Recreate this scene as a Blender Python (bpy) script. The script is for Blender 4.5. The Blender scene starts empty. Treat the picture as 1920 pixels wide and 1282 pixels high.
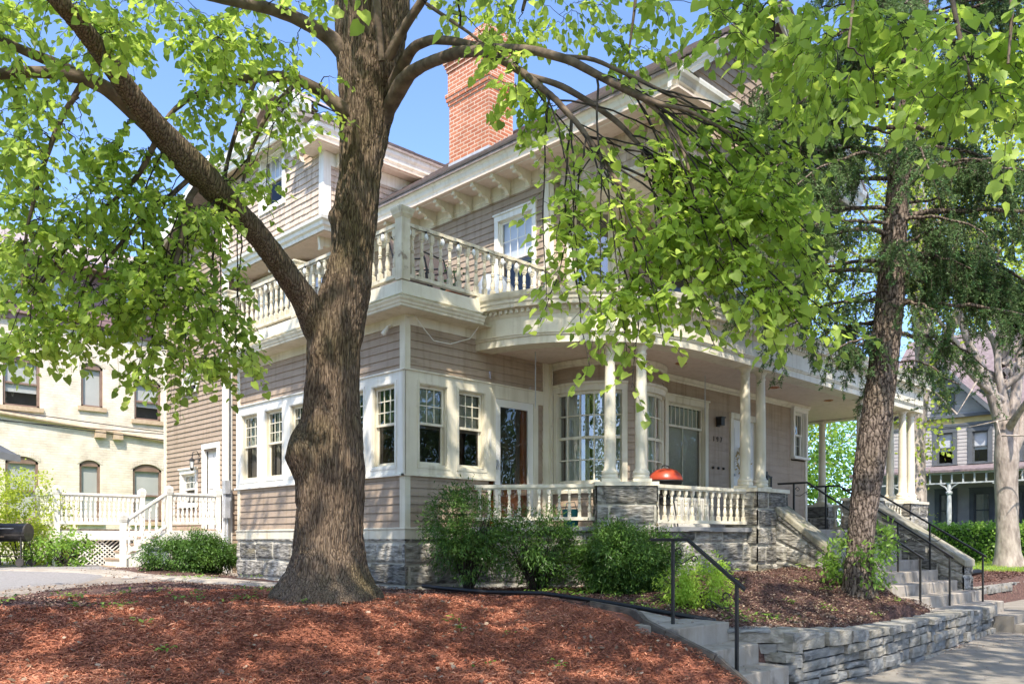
import bpy, bmesh, math, random
import numpy as np
from mathutils import Vector
random.seed(7); RNG = np.random.default_rng(11)
C = bpy.context.scene.collection
SC = bpy.context.scene
# ------------------------------------------------------------- camera, sky, sun, exposure
CAM = np.array([-7.340, -9.614, 1.60])
RT = np.array([0.71262, -0.70155]); FW = np.array([0.70155, 0.71262])   # camera right / forward in plan
F_PX = 1585.0; HOR = 1010.0
cam_d = bpy.data.cameras.new("camera"); cam = bpy.data.objects.new("camera", cam_d); C.objects.link(cam)
cam.location = CAM; cam.rotation_euler = (math.pi/2, 0, math.atan2(FW[1], FW[0]) - math.pi/2)
cam_d.sensor_width = 36; cam_d.lens = F_PX/1920*36; cam_d.shift_y = (HOR-641)/1920
cam_d.clip_end = 2000; SC.camera = cam
SUN = Vector((-0.52, -0.48, 0.97)).normalized()
el = math.asin(SUN.z); az = math.atan2(SUN.x, SUN.y)
w = bpy.data.worlds.new("World"); SC.world = w; w.use_nodes = True
wn = w.node_tree; sky = wn.nodes.new("ShaderNodeTexSky"); sky.sky_type = 'NISHITA'; sky.sun_disc = False
sky.sun_elevation = el; sky.sun_rotation = az; sky.air_density = 0.62; sky.dust_density = 1.2; sky.ozone_density = 5.0
bg = wn.nodes["Background"]; wn.links.new(sky.outputs[0], bg.inputs[0]); bg.inputs[1].default_value = 0.15
sl = bpy.data.lights.new("sun", 'SUN'); so = bpy.data.objects.new("sun", sl); C.objects.link(so)
sl.energy = 2.3; sl.angle = math.radians(0.6); sl.color = (1.0, 0.91, 0.78)
so.rotation_euler = SUN.to_track_quat('Z', 'Y').to_euler(); so.location = (0, 0, 30)
SC.view_settings.view_transform = 'Standard'; SC.view_settings.look = 'None'
SC.view_settings.exposure = 1.78; SC.view_settings.gamma = 1.0
SC.cycles.max_bounces = 8; SC.cycles.diffuse_bounces = 5; SC.cycles.transparent_max_bounces = 12
SC.cycles.caustics_reflective = False; SC.cycles.caustics_refractive = False
SC.cycles.sample_clamp_indirect = 6
try: SC.cycles.use_denoising = True
except Exception: pass

def W(px, py, d):
    """point seen at photo pixel (px,py), d metres in front of the camera plane"""
    q = (px-960)/F_PX*d
    return np.array([CAM[0]+q*RT[0]+d*FW[0], CAM[1]+q*RT[1]+d*FW[1], 1.6+(HOR-py)/F_PX*d])
def proj(p):
    p = np.atleast_2d(p); v = p[:, :2]-CAM[:2]; R = v@RT; D = v@FW; D = np.where(np.abs(D) < .01, .01, D)
    return 960+R/D*F_PX, HOR-(p[:, 2]-1.6)/D*F_PX, D

# ------------------------------------------------------------- noise
def _h(i, j, k, s=0):
    n = (i.astype(np.int64)*374761393 + j.astype(np.int64)*668265263 + k.astype(np.int64)*2147483647 + s*144665) & 0x7fffffff
    n = ((n ^ (n >> 13))*1274126177) & 0x7fffffff
    n = ((n ^ (n >> 15))*1103515245) & 0x7fffffff
    return (n & 0xffff)/65535.0
def vn(x, y, z, s=0):
    x, y, z = np.broadcast_arrays(np.asarray(x, float), np.asarray(y, float), np.asarray(z, float))
    i, j, k = np.floor(x), np.floor(y), np.floor(z); fx, fy, fz = x-i, y-j, z-k
    fx, fy, fz = (t*t*(3-2*t) for t in (fx, fy, fz)); r = 0
    for a in (0, 1):
        for b in (0, 1):
            for c in (0, 1):
                r = r + _h(i+a, j+b, k+c, s)*(fx if a else 1-fx)*(fy if b else 1-fy)*(fz if c else 1-fz)
    return r
def fbm(x, y, z, o=3, s=0):
    r = 0; a = .5
    for q in range(o):
        r = r+a*vn(x, y, z, s+q); x, y, z, a = x*2.03, y*2.03, z*2.03, a*.5
    return r

# ------------------------------------------------------------- mesh builder
ORG = {}
GT = None        # (scale, dx, dy, dz): rear wing, rear block and back deck scaled up about the camera position
REAR = (1.275, 2.018, 2.644, -.44)
def gt(p): return p if GT is None else (p[0]*GT[0]+GT[1], p[1]*GT[0]+GT[2], p[2]*GT[0]+GT[3])
class MB:
    def __init__(s, fr=None): s.v = []; s.f = []; s.m = []; s.cur = 0; s.fr = fr
    def T(s, p):
        if s.fr is None: return gt((p[0], p[1], p[2]))
        ox, oy, ux, uy, nx, ny = s.fr
        return gt((ox+ux*p[0]+nx*p[1], oy+uy*p[0]+ny*p[1], p[2]))
    def add(s, vs, fs):
        b = len(s.v); s.v += [s.T(p) for p in vs]
        for f in fs: s.f.append(tuple(b+i for i in f)); s.m.append(s.cur)
    def quad(s, a, b, c, d): s.add([a, b, c, d], [(0, 1, 2, 3)])
    def box(s, x0, x1, y0, y1, z0, z1):
        s.add([(x0,y0,z0),(x1,y0,z0),(x1,y1,z0),(x0,y1,z0),(x0,y0,z1),(x1,y0,z1),(x1,y1,z1),(x0,y1,z1)],
              [(0,3,2,1),(4,5,6,7),(0,1,5,4),(1,2,6,5),(2,3,7,6),(3,0,4,7)])
    def beam(s, p, q, w, h, up=(0, 0, 1)):
        """box bar from p to q, w wide, h high"""
        p = Vector(p); q = Vector(q); d = (q-p).normalized(); u = Vector(up)
        sd = d.cross(u); sd = sd.normalized() if sd.length > 1e-4 else Vector((1, 0, 0)); u = sd.cross(d)
        a = sd*w/2; b = u*h/2
        vs = [p-a-b, p+a-b, p+a+b, p-a+b, q-a-b, q+a-b, q+a+b, q-a+b]
        s.add([tuple(t) for t in vs], [(0,1,2,3),(7,6,5,4),(0,4,5,1),(1,5,6,2),(2,6,7,3),(3,7,4,0)])
    def prism(s, poly, z0, z1):
        n = len(poly); s.add([(x, y, z0) for x, y in poly]+[(x, y, z1) for x, y in poly],
            [tuple(range(n))[::-1], tuple(range(n, 2*n))]+[(i, (i+1) % n, n+(i+1) % n, n+i) for i in range(n)])
    def lathe(s, prof, c, seg=16, sq=0):
        cx, cy, cz = c; n = len(prof); vs = []
        for r, z in prof:
            for k in range(seg):
                t = 2*math.pi*(k+.5)/seg; vs.append((cx+r*math.cos(t), cy+r*math.sin(t), cz+z))
        fs = [(i*seg+k, i*seg+(k+1) % seg, (i+1)*seg+(k+1) % seg, (i+1)*seg+k) for i in range(n-1) for k in range(seg)]
        fs += [tuple(range(seg))[::-1], tuple(range((n-1)*seg, n*seg))]; s.add(vs, fs)
    def tube(s, pts, rad, seg=8, cap=True):
        P = [Vector(p) for p in pts]; n = len(P)
        if not hasattr(rad, '__len__'): rad = [rad]*n
        nr = None; vs = []
        for i in range(n):
            t = (P[min(i+1, n-1)]-P[max(i-1, 0)]).normalized()
            if nr is None: nr = t.cross(Vector((0, 0, 1))) if abs(t.z) < .9 else t.cross(Vector((1, 0, 0)))
            else: nr = nr-t*nr.dot(t)
            nr.normalize(); b = t.cross(nr)
            for k in range(seg):
                a = 2*math.pi*k/seg; vs.append(tuple(P[i]+(nr*math.cos(a)+b*math.sin(a))*rad[i]))
        fs = [(i*seg+k, i*seg+(k+1) % seg, (i+1)*seg+(k+1) % seg, (i+1)*seg+k) for i in range(n-1) for k in range(seg)]
        if cap: fs += [tuple(range(seg))[::-1], tuple(range((n-1)*seg, n*seg))]
        s.add(vs, fs)
    def sweep(s, path, prof, closed=False):
        """moulding: path = plan points, prof = (outward offset, z); outward is to the right of travel"""
        n = len(path); off = []
        for i in range(n):
            def nd(a, b):
                d = Vector((b[0]-a[0], b[1]-a[1])); d.normalize(); return Vector((d.y, -d.x))
            if closed: n1 = nd(path[i-1], path[i]); n2 = nd(path[i], path[(i+1) % n])
            else:
                n1 = nd(path[i-1], path[i]) if i > 0 else None; n2 = nd(path[i], path[i+1]) if i < n-1 else None
                n1 = n1 or n2; n2 = n2 or n1
            m = n1+n2; off.append(m/(m.length_squared/2) if m.length > 1e-4 else n1)
        k = len(prof); vs = [(path[i][0]+off[i].x*o, path[i][1]+off[i].y*o, z) for i in range(n) for o, z in prof]
        fs = [(i*k+j, ((i+1) % n)*k+j, ((i+1) % n)*k+j+1, i*k+j+1) for i in range(n if closed else n-1) for j in range(k-1)]
        if not closed: fs += [tuple(range(k)), tuple(range((n-1)*k, n*k))[::-1]]
        s.add(vs, fs)
    def build(s, name, mats, parent=None, smooth=False, recalc=True, kind=None):
        if not s.v: return None
        o = mkobj(name, np.array(s.v, float), s.f, mats, parent, smooth, s.m, recalc)
        if kind: o["kind"] = kind
        return o
def boxuv(me):
    nv = len(me.loops)
    if nv == 0: return
    co = np.empty(len(me.vertices)*3); me.vertices.foreach_get("co", co); co = co.reshape(-1, 3)
    li = np.empty(nv, np.int32); me.loops.foreach_get("vertex_index", li)
    npoly = len(me.polygons); nr = np.empty(npoly*3); me.polygons.foreach_get("normal", nr); nr = np.abs(nr.reshape(-1, 3))
    lt = np.empty(npoly, np.int32); me.polygons.foreach_get("loop_total", lt)
    pn = np.repeat(nr, lt, axis=0); p = co[li]
    ax = np.argmax(pn, axis=1)
    u = np.where(ax == 0, p[:, 1], p[:, 0]); v = np.where(ax == 2, p[:, 1], p[:, 2])
    uv = me.uv_layers.new(name="UVMap"); uv.data.foreach_set("uv", np.stack([u, v], 1).ravel())
def mkobj(name, co, faces, mats, parent=None, smooth=False, mi=None, recalc=False, attr=None, uv=True):
    if not isinstance(mats, (list, tuple)): mats = [mats]
    org = np.zeros(3)
    if parent is not None: org = ORG.get(parent.name, org)
    me = bpy.data.meshes.new(name); co = np.asarray(co, float)-org
    if isinstance(faces, np.ndarray):
        k = faces.shape[1]; nf = len(faces); me.vertices.add(len(co)); me.vertices.foreach_set("co", co.ravel())
        me.loops.add(nf*k); me.loops.foreach_set("vertex_index", faces.ravel().astype(np.int32))
        me.polygons.add(nf); me.polygons.foreach_set("loop_start", np.arange(0, nf*k, k, dtype=np.int32))
        me.update(calc_edges=True)
    else: me.from_pydata([tuple(c) for c in co], [], faces)
    for m in mats: me.materials.append(m)
    if mi is not None and len(mats) > 1: me.polygons.foreach_set("material_index", np.array(mi, np.int32))
    if recalc and len(me.vertices) < 60000:
        b = bmesh.new(); b.from_mesh(me); bmesh.ops.recalc_face_normals(b, faces=b.faces); b.to_mesh(me); b.free()
    if smooth: me.polygons.foreach_set("use_smooth", np.ones(len(me.polygons), bool))
    if attr is not None:
        a = me.attributes.new("lv", 'FLOAT', 'POINT'); a.data.foreach_set("value", np.asarray(attr, np.float32))
    if uv and len(me.vertices) < 120000: boxuv(me)
    me.update()
    o = bpy.data.objects.new(name, me); C.objects.link(o)
    if parent is not None: o.parent = parent; ORG[o.name] = org
    return o
def tag(o, label, cat, group=None):
    o["label"] = label; o["category"] = cat
    if group: o["group"] = group
    return o
def thing(name, loc, label, cat, group=None):
    loc = gt(loc); o = bpy.data.objects.new(name, None); C.objects.link(o); o.location = loc; o.empty_display_size = .2
    ORG[o.name] = np.array(loc, float); return tag(o, label, cat, group)
def single(o, loc, label, cat, group=None):
    """give a one-mesh thing its origin at its base"""
    loc = Vector(gt(loc)); o.data.transform(__import__('mathutils').Matrix.Translation(-loc)); o.location = loc
    return tag(o, label, cat, group)

# ------------------------------------------------------------- materials
def nmat(name):
    m = bpy.data.materials.new(name); m.use_nodes = True; t = m.node_tree; return m, t, t.nodes["Principled BSDF"]
def mat(name, c1, c2=None, sc=3.0, rough=.6, bump=0.0, bsc=20.0, stretch=(1, 1, 1), coord='Object', det=4, metal=0.0, spec=.4, dirt=None, lo=.35, hi=.65, streak=0):
    m, t, p = nmat(name); N = t.nodes; L = t.links
    p.inputs['Roughness'].default_value = rough; p.inputs['Metallic'].default_value = metal
    p.inputs['Specular IOR Level'].default_value = spec
    tc = N.new("ShaderNodeTexCoord"); mp = N.new("ShaderNodeMapping"); L.new(tc.outputs[coord], mp.inputs[0]); mp.inputs['Scale'].default_value = stretch
    col = None
    if c2 is None: p.inputs['Base Color'].default_value = (*c1, 1)
    else:
        n = N.new("ShaderNodeTexNoise"); n.inputs['Scale'].default_value = sc; n.inputs['Detail'].default_value = det; L.new(mp.outputs[0], n.inputs[0])
        r = N.new("ShaderNodeValToRGB"); r.color_ramp.elements[0].position = lo; r.color_ramp.elements[1].position = hi
        r.color_ramp.elements[0].color = (*c1, 1); r.color_ramp.elements[1].color = (*c2, 1); L.new(n.outputs[0], r.inputs[0]); col = r.outputs[0]
        if dirt:
            n2 = N.new("ShaderNodeTexNoise"); n2.inputs['Scale'].default_value = dirt[1]; n2.inputs['Detail'].default_value = 6; L.new(mp.outputs[0], n2.inputs[0])
            r2 = N.new("ShaderNodeValToRGB"); r2.color_ramp.elements[0].position = dirt[2]; r2.color_ramp.elements[1].position = dirt[2]+.12; L.new(n2.outputs[0], r2.inputs[0])
            mx = N.new("ShaderNodeMix"); mx.data_type = 'RGBA'; L.new(r2.outputs[0], mx.inputs[0]); L.new(col, mx.inputs[6]); mx.inputs[7].default_value = (*dirt[0], 1); col = mx.outputs[2]
        if streak:
            # rain streaks and grime, long in the vertical
            sm = N.new("ShaderNodeMapping"); sm.inputs['Scale'].default_value = (7, 7, .55); L.new(tc.outputs['Object'], sm.inputs[0]); s1 = N.new("ShaderNodeTexNoise"); s1.inputs['Scale'].default_value = 1.6; s1.inputs['Detail'].default_value = 7; L.new(sm.outputs[0], s1.inputs[0])
            sr = N.new("ShaderNodeValToRGB"); sr.color_ramp.elements[0].position = .50; sr.color_ramp.elements[0].color = (1, 1, 1, 1); sr.color_ramp.elements[1].position = .72; k_ = 1-streak; sr.color_ramp.elements[1].color = (k_, k_*.965, k_*.90, 1); L.new(s1.outputs[0], sr.inputs[0])
            mm_ = N.new("ShaderNodeMix"); mm_.data_type = 'RGBA'; mm_.blend_type = 'MULTIPLY'; mm_.inputs[0].default_value = 1; L.new(col, mm_.inputs[6]); L.new(sr.outputs[0], mm_.inputs[7]); col = mm_.outputs[2]
        L.new(col, p.inputs['Base Color'])
    if bump:
        b = N.new("ShaderNodeTexNoise"); b.inputs['Scale'].default_value = bsc; b.inputs['Detail'].default_value = 5; L.new(mp.outputs[0], b.inputs[0])
        bp = N.new("ShaderNodeBump"); bp.inputs['Strength'].default_value = 1; bp.inputs['Distance'].default_value = bump; L.new(b.outputs[0], bp.inputs['Height']); L.new(bp.outputs[0], p.inputs['Normal'])
    return m
def brickmat(name, c1, c2, mortar, bw=.21, bh=.073, mw=.011):
    m, t, p = nmat(name); N = t.nodes; L = t.links; p.inputs['Roughness'].default_value = .85
    tc = N.new("ShaderNodeTexCoord"); b = N.new("ShaderNodeTexBrick"); L.new(tc.outputs['UV'], b.inputs['Vector'])
    for k, v in (('Scale', 1.0), ('Mortar Size', mw), ('Brick Width', bw), ('Row Height', bh), ('Mortar Smooth', .25), ('Bias', 0)): b.inputs[k].default_value = v
    b.inputs['Color1'].default_value = (*c1, 1); b.inputs['Color2'].default_value = (*c2, 1); b.inputs['Mortar'].default_value = (*mortar, 1)
    n = N.new("ShaderNodeTexNoise"); n.inputs['Scale'].default_value = 2.2; n.inputs['Detail'].default_value = 8; L.new(tc.outputs['Object'], n.inputs[0])
    mx = N.new("ShaderNodeMix"); mx.data_type = 'RGBA'; mx.blend_type = 'MULTIPLY'; mx.inputs[0].default_value = .55
    r = N.new("ShaderNodeValToRGB"); r.color_ramp.elements[0].position = .3; r.color_ramp.elements[0].color = (.55, .5, .45, 1); r.color_ramp.elements[1].position = .6; L.new(n.outputs[0], r.inputs[0])
    L.new(b.outputs['Color'], mx.inputs[6]); L.new(r.outputs[0], mx.inputs[7]); L.new(mx.outputs[2], p.inputs['Base Color'])
    bp = N.new("ShaderNodeBump"); bp.invert = True; bp.inputs['Distance'].default_value = .008; L.new(b.outputs['Fac'], bp.inputs['Height']); L.new(bp.outputs[0], p.inputs['Normal'])
    return m
def leafmat(name, cols, trans=.45, rough=.45, spec=.35):
    m, t, p = nmat(name); N = t.nodes; L = t.links; p.inputs['Roughness'].default_value = rough; p.inputs['Specular IOR Level'].default_value = spec
    a = N.new("ShaderNodeAttribute"); a.attribute_name = "lv"; r = N.new("ShaderNodeValToRGB"); L.new(a.outputs['Fac'], r.inputs[0])
    e = r.color_ramp.elements; n = len(cols)
    while len(e) < n: e.new(.5)
    for i, c in enumerate(cols): e[i].position = i/(n-1); e[i].color = (*c, 1)
    L.new(r.outputs[0], p.inputs['Base Color'])
    tr = N.new("ShaderNodeBsdfTranslucent"); ms = N.new("ShaderNodeMixShader"); ms.inputs[0].default_value = trans
    hs = N.new("ShaderNodeHueSaturation"); hs.inputs['Hue'].default_value = .488; hs.inputs['Saturation'].default_value = 1.0; hs.inputs['Value'].default_value = 1.8
    L.new(r.outputs[0], hs.inputs['Color']); L.new(hs.outputs[0], tr.inputs[0])
    out = N["Material Output"]; L.new(p.outputs[0], ms.inputs[1]); L.new(tr.outputs[0], ms.inputs[2]); L.new(ms.outputs[0], out.inputs[0])
    return m
def glassmat(name, tint=(.9, .95, .93), refl=.5):
    m, t, p = nmat(name); N = t.nodes; L = t.links; N.remove(p)
    fc = N.new("ShaderNodeLayerWeight"); fc.inputs[0].default_value = .5; lw = N.new("ShaderNodeMath"); lw.operation = 'POWER'; lw.inputs[1].default_value = 4.5; L.new(fc.outputs['Facing'], lw.inputs[0])
    mr = N.new("ShaderNodeMapRange"); mr.inputs['From Max'].default_value = 1; mr.inputs['To Min'].default_value = .04+refl*.35; mr.inputs['To Max'].default_value = .25 if refl < .2 else .9; L.new(lw.outputs[0], mr.inputs[0])
    g = N.new("ShaderNodeBsdfGlossy"); g.inputs['Roughness'].default_value = .01; g.inputs[0].default_value = (.8, .8, .8, 1)
    n = N.new("ShaderNodeTexNoise"); n.inputs['Scale'].default_value = 1.6; tc = N.new("ShaderNodeTexCoord"); L.new(tc.outputs['Object'], n.inputs[0])
    bp = N.new("ShaderNodeBump"); bp.inputs['Distance'].default_value = .012; L.new(n.outputs[0], bp.inputs['Height']); L.new(bp.outputs[0], g.inputs['Normal'])
    tr = N.new("ShaderNodeBsdfTransparent"); tr.inputs[0].default_value = (*tint, 1)
    ms = N.new("ShaderNodeMixShader"); L.new(mr.outputs[0], ms.inputs[0]); L.new(tr.outputs[0], ms.inputs[1]); L.new(g.outputs[0], ms.inputs[2]); L.new(ms.outputs[0], N["Material Output"].inputs[0])
    return m
M = {}
M['siding'] = mat("taupe_clapboard", (.345,.262,.19), (.40,.308,.228), sc=1.6, rough=.55, bump=.0015, bsc=30, stretch=(1,1,6), dirt=((.285,.215,.155), 2.5, .62), streak=0.22)
M['shingle'] = mat("taupe_shingle", (.48,.39,.315), (.60,.50,.41), sc=5, rough=.8, bump=.004, bsc=60, stretch=(2,2,.4), dirt=((.36,.285,.225), 3, .58), streak=0.25)
M['trim'] = mat("cream_trim_paint", (.66,.605,.475), (.75,.70,.565), sc=2.5, rough=.5, bump=.0015, bsc=25, dirt=((.54,.49,.38), 5, .66), streak=0.18)
M['trimw'] = mat("white_trim_paint", (.76,.74,.67), (.83,.81,.75), sc=3, rough=.45, bump=.001, bsc=20, streak=0.15)
M['worn'] = mat("weathered_cream_paint", (.60,.54,.41), (.72,.67,.53), sc=5, rough=.65, bump=.003, bsc=45, dirt=((.33,.27,.2), 9, .60), streak=0.3)
M['soffit'] = mat("beadboard_soffit", (.66,.55,.46), (.72,.60,.51), sc=4, rough=.6, streak=0.12)
M['roof'] = mat("mauve_asphalt_shingle", (.24,.195,.18), (.36,.30,.28), sc=9, rough=.95, bump=.01, bsc=30, lo=.3, hi=.7)
M['brick'] = brickmat("red_chimney_brick", (.40,.125,.06), (.50,.185,.095), (.62,.47,.36), bw=.2, bh=.0735)
M['ybrick'] = brickmat("yellow_cream_brick", (.78,.68,.53), (.83,.745,.61), (.74,.67,.56), bw=.2, bh=.08, mw=.009)
M['stone'] = mat("grey_limestone", (.09,.084,.073), (.38,.36,.32), sc=6, rough=.93, bump=.03, bsc=10, stretch=(1,1,3.8), det=10, dirt=((.22,.20,.155), 1.2, .57), lo=.36, hi=.62, streak=0.3)
M['stone2'] = mat("pale_limestone", (.16,.15,.125), (.50,.475,.42), sc=6, rough=.93, bump=.03, bsc=11, stretch=(1,1,3.4), det=10, dirt=((.30,.27,.20), 1.5, .57), lo=.34, hi=.64, streak=0.3)
M['stone3'] = mat("dark_limestone", (.06,.057,.05), (.25,.24,.215), sc=7, rough=.93, bump=.03, bsc=10, stretch=(1,1,4.2), det=10, dirt=((.20,.175,.12), 1.5, .57), lo=.36, hi=.64)
M['mortar'] = mat("mortar", (.36,.34,.28), (.48,.45,.38), sc=8, rough=.95, bump=.006, bsc=40)
M['ledge'] = mat("stacked_ledge_stone", (.15,.143,.125), (.36,.345,.31), sc=6, rough=.9, bump=.012, bsc=28, stretch=(1,1,2), det=8, dirt=((.30,.245,.17), 3, .6), lo=.3, hi=.72)
M['coping'] = mat("sandstone_coping", (.24,.22,.16), (.37,.345,.27), sc=4, rough=.9, bump=.008, bsc=40, dirt=((.15,.16,.09), 5, .57), streak=0.35)
M['conc'] = mat("aged_concrete", (.28,.245,.20), (.42,.375,.32), sc=3.5, rough=.92, bump=.004, bsc=70, det=9, dirt=((.22,.19,.155), 4, .58), lo=.3, hi=.7, streak=0.14)
M['walk'] = mat("sidewalk_concrete", (.21,.19,.16), (.27,.245,.21), sc=2.2, rough=.92, bump=.003, bsc=90, det=9, dirt=((.20,.18,.15), 1.4, .6), streak=0.12)
M['asphalt'] = mat("worn_asphalt", (.20,.19,.185), (.30,.285,.275), sc=30, rough=.95, bump=.006, bsc=120, det=8)
M['iron'] = mat("black_iron", (.016,.016,.017), (.03,.028,.026), sc=12, rough=.42, bump=.001, bsc=60)
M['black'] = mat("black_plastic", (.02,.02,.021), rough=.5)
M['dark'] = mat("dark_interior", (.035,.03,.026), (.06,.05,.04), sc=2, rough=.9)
M['curtain'] = mat("sheer_curtain", (.50,.50,.45), (.62,.62,.56), sc=5, rough=.9)
M['blind'] = mat("window_blind", (.55,.56,.52), (.62,.62,.58), sc=2, rough=.6)
M['shade'] = mat("pale_roller_shade", (.62,.66,.72), (.68,.72,.78), sc=1, rough=.7)
M['glass'] = glassmat("window_glass", refl=.55)
M['glassd'] = glassmat("door_glass", tint=(.75,.75,.7), refl=.25)
M['glassc'] = glassmat("clear_glass", tint=(.97,.97,.97), refl=.25)
M['screen'] = glassmat("screened_glass", tint=(.42,.40,.38), refl=.1)
M['wood'] = mat("varnished_oak", (.22,.055,.015), (.38,.12,.035), sc=3, rough=.3, stretch=(6,6,.6))
M['doorw'] = mat("white_door_paint", (.70,.68,.63), (.76,.74,.69), sc=2, rough=.4)
M['deckw'] = mat("weathered_deck_boards", (.36,.26,.19), (.48,.36,.27), sc=5, rough=.8, stretch=(1,8,1), bump=.002)
M['flash'] = mat("galvanised_flashing", (.45,.46,.47), (.62,.63,.64), sc=5, rough=.5, metal=.4)
M['gfloor'] = mat("grey_porch_floor", (.20,.20,.20), (.26,.26,.26), sc=4, rough=.6)
M['red'] = mat("glossy_red_enamel", (.36,.05,.02), (.42,.065,.03), sc=8, rough=.34, spec=.5)
M['timber'] = mat("landscape_timber", (.085,.07,.055), (.16,.135,.11), sc=6, rough=.9, bump=.004, bsc=30, stretch=(1,1,3))
M['pipe'] = mat("black_edging_plastic", (.012,.013,.015), rough=.45)
def barkmat(name, c0, c1, c2, sc=26, st=.13, depth=.02, moss=None):
    m, t, p = nmat(name); N = t.nodes; L = t.links; p.inputs['Roughness'].default_value = .93; p.inputs['Specular IOR Level'].default_value = .2
    tc = N.new("ShaderNodeTexCoord"); n0 = N.new("ShaderNodeTexNoise"); n0.inputs['Scale'].default_value = 3.5; n0.inputs['Detail'].default_value = 4; L.new(tc.outputs['Object'], n0.inputs[0])
    va = N.new("ShaderNodeVectorMath"); va.operation = 'MULTIPLY_ADD'; L.new(n0.outputs['Color'], va.inputs[0]); va.inputs[1].default_value = (.10, .10, .5); L.new(tc.outputs['Object'], va.inputs[2])
    mp = N.new("ShaderNodeMapping"); mp.inputs['Scale'].default_value = (1, 1, st); L.new(va.outputs[0], mp.inputs[0])
    v = N.new("ShaderNodeTexVoronoi"); v.feature = 'DISTANCE_TO_EDGE'; v.inputs['Scale'].default_value = sc; L.new(mp.outputs[0], v.inputs['Vector'])
    n = N.new("ShaderNodeTexNoise"); n.inputs['Scale'].default_value = sc*2.2; n.inputs['Detail'].default_value = 7; mp2 = N.new("ShaderNodeMapping"); mp2.inputs['Scale'].default_value = (1, 1, st*2.2); L.new(tc.outputs['Object'], mp2.inputs[0]); L.new(mp2.outputs[0], n.inputs[0])
    ad = N.new("ShaderNodeMath"); ad.operation = 'MULTIPLY_ADD'; L.new(n.outputs[0], ad.inputs[0]); ad.inputs[1].default_value = .55; L.new(v.outputs['Distance'], ad.inputs[2])
    r = N.new("ShaderNodeValToRGB"); e = r.color_ramp.elements; e[0].position = .27; e[0].color = (*c0, 1); e[1].position = .58; e[1].color = (*c2, 1); k = e.new(.38); k.color = (*c1, 1); L.new(ad.outputs[0], r.inputs[0])
    n3 = N.new("ShaderNodeTexNoise"); n3.inputs['Scale'].default_value = 1.3; n3.inputs['Detail'].default_value = 5; L.new(tc.outputs['Object'], n3.inputs[0]); r3 = N.new("ShaderNodeValToRGB"); r3.color_ramp.elements[0].position = .5; r3.color_ramp.elements[1].position = .7; L.new(n3.outputs[0], r3.inputs[0])
    mx = N.new("ShaderNodeMix"); mx.data_type = 'RGBA'; mx.blend_type = 'MULTIPLY'; L.new(r3.outputs[0], mx.inputs[0]); L.new(r.outputs[0], mx.inputs[6]); mx.inputs[7].default_value = (*(moss or (.7,.75,.55)), 1); L.new(mx.outputs[2], p.inputs['Base Color'])
    bp = N.new("ShaderNodeBump"); bp.inputs['Distance'].default_value = depth; L.new(ad.outputs[0], bp.inputs['Height']); L.new(bp.outputs[0], p.inputs['Normal']); return m
M['bark'] = barkmat("furrowed_bark", (.055,.039,.028), (.155,.112,.078), (.225,.17,.123), sc=40, st=.062, depth=.03)
M['bark2'] = mat("smooth_limb_bark", (.08,.058,.043), (.18,.135,.10), sc=9, rough=.9, bump=.008, bsc=25, stretch=(1,1,1), det=7)
M['twig'] = mat("dark_twig", (.018,.013,.011), (.042,.032,.026), sc=9, rough=.8)
M['sprbark'] = barkmat('spruce_bark', (.03,.022,.018), (.13,.10,.082), (.24,.19,.158), sc=19, st=.32, depth=.03, moss=(.8,.8,.7))
M['greybark'] = mat("grey_flaky_bark", (.20,.165,.14), (.42,.36,.31), sc=8, rough=.95, bump=.02, bsc=20, stretch=(1,1,.35), det=7)
# ============================================================= GROUND
GL = np.array([(-.6,-4.3,.75),(-.3,-3.9,.79),(0,-3.4,.80),(.1,-2.5,.86),(-.6,-5.0,.69),(-.6,-5.3,.55),(-.6,-5.62,.38),(-.6,-5.9,.20),(-3.1,-4.4,.50),(-1.8,-4.8,.46),(-4.5,-4.4,.50),(-5.9,-3.6,.66),(-9,-3.4,.6),(-2.3,-1.8,1.0),(-2.9,-2.3,.90),(-1.6,-2.3,.92),(-2.2,-1.1,.96),
  (-1.4,-3.6,.68),(-.6,-2.6,.78),(-3.8,-1.6,.93),(-5.2,-.6,.99),(-8,2,1.0),(-3,2.2,1.0),(-1,2.5,.90),(-.4,0,.90),(-.3,5.0,.89),(-1.0,4.6,.93),(-.5,8,1.0),(-2,9,1.0),(-4,12,1.02),(0,14,1.05),(-12,8,1.03),(-3,-5.95,.05),(-6,-5.95,.05),(-9,-5.95,.05),(-1,-5.95,.06),(-12,-5.95,.05),(-14,0,.9),
  (0,30,1.3),(-60,60,1.5),(60,60,1.4),(-60,0,1)])
GR = np.array([(.6,-4.9,.70),(1,-5.2,.62),(2.5,-5.2,.56),(4,-5.2,.52),(6,-5.15,.48),(7.5,-5.1,.40),(0.4,-2,.86),(2,-3.4,.86),(4,-3,1.08),(5.9,-3.2,1.14),(5.5,-4.0,.95),(6.5,-4.5,.66),(7.6,-4.6,.4),(9.9,-4.0,.80),(12,-4.0,.72),(14,-3,.8),(20,-1,.88),(22,-1.7,.9),(30,0,.9),(30,-30,.6),(12,2,.95),(3,0,.9),(60,0,.9),(300,0,.9),(9,-30,.3)])
def idw(P, x, y):
    r = np.zeros_like(x); ws = np.zeros_like(x)
    for a, b, z in P:
        w_ = 1/(((x-a)**2+(y-b)**2)**1.5+.02); r += w_*z; ws += w_
    return r/ws
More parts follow.
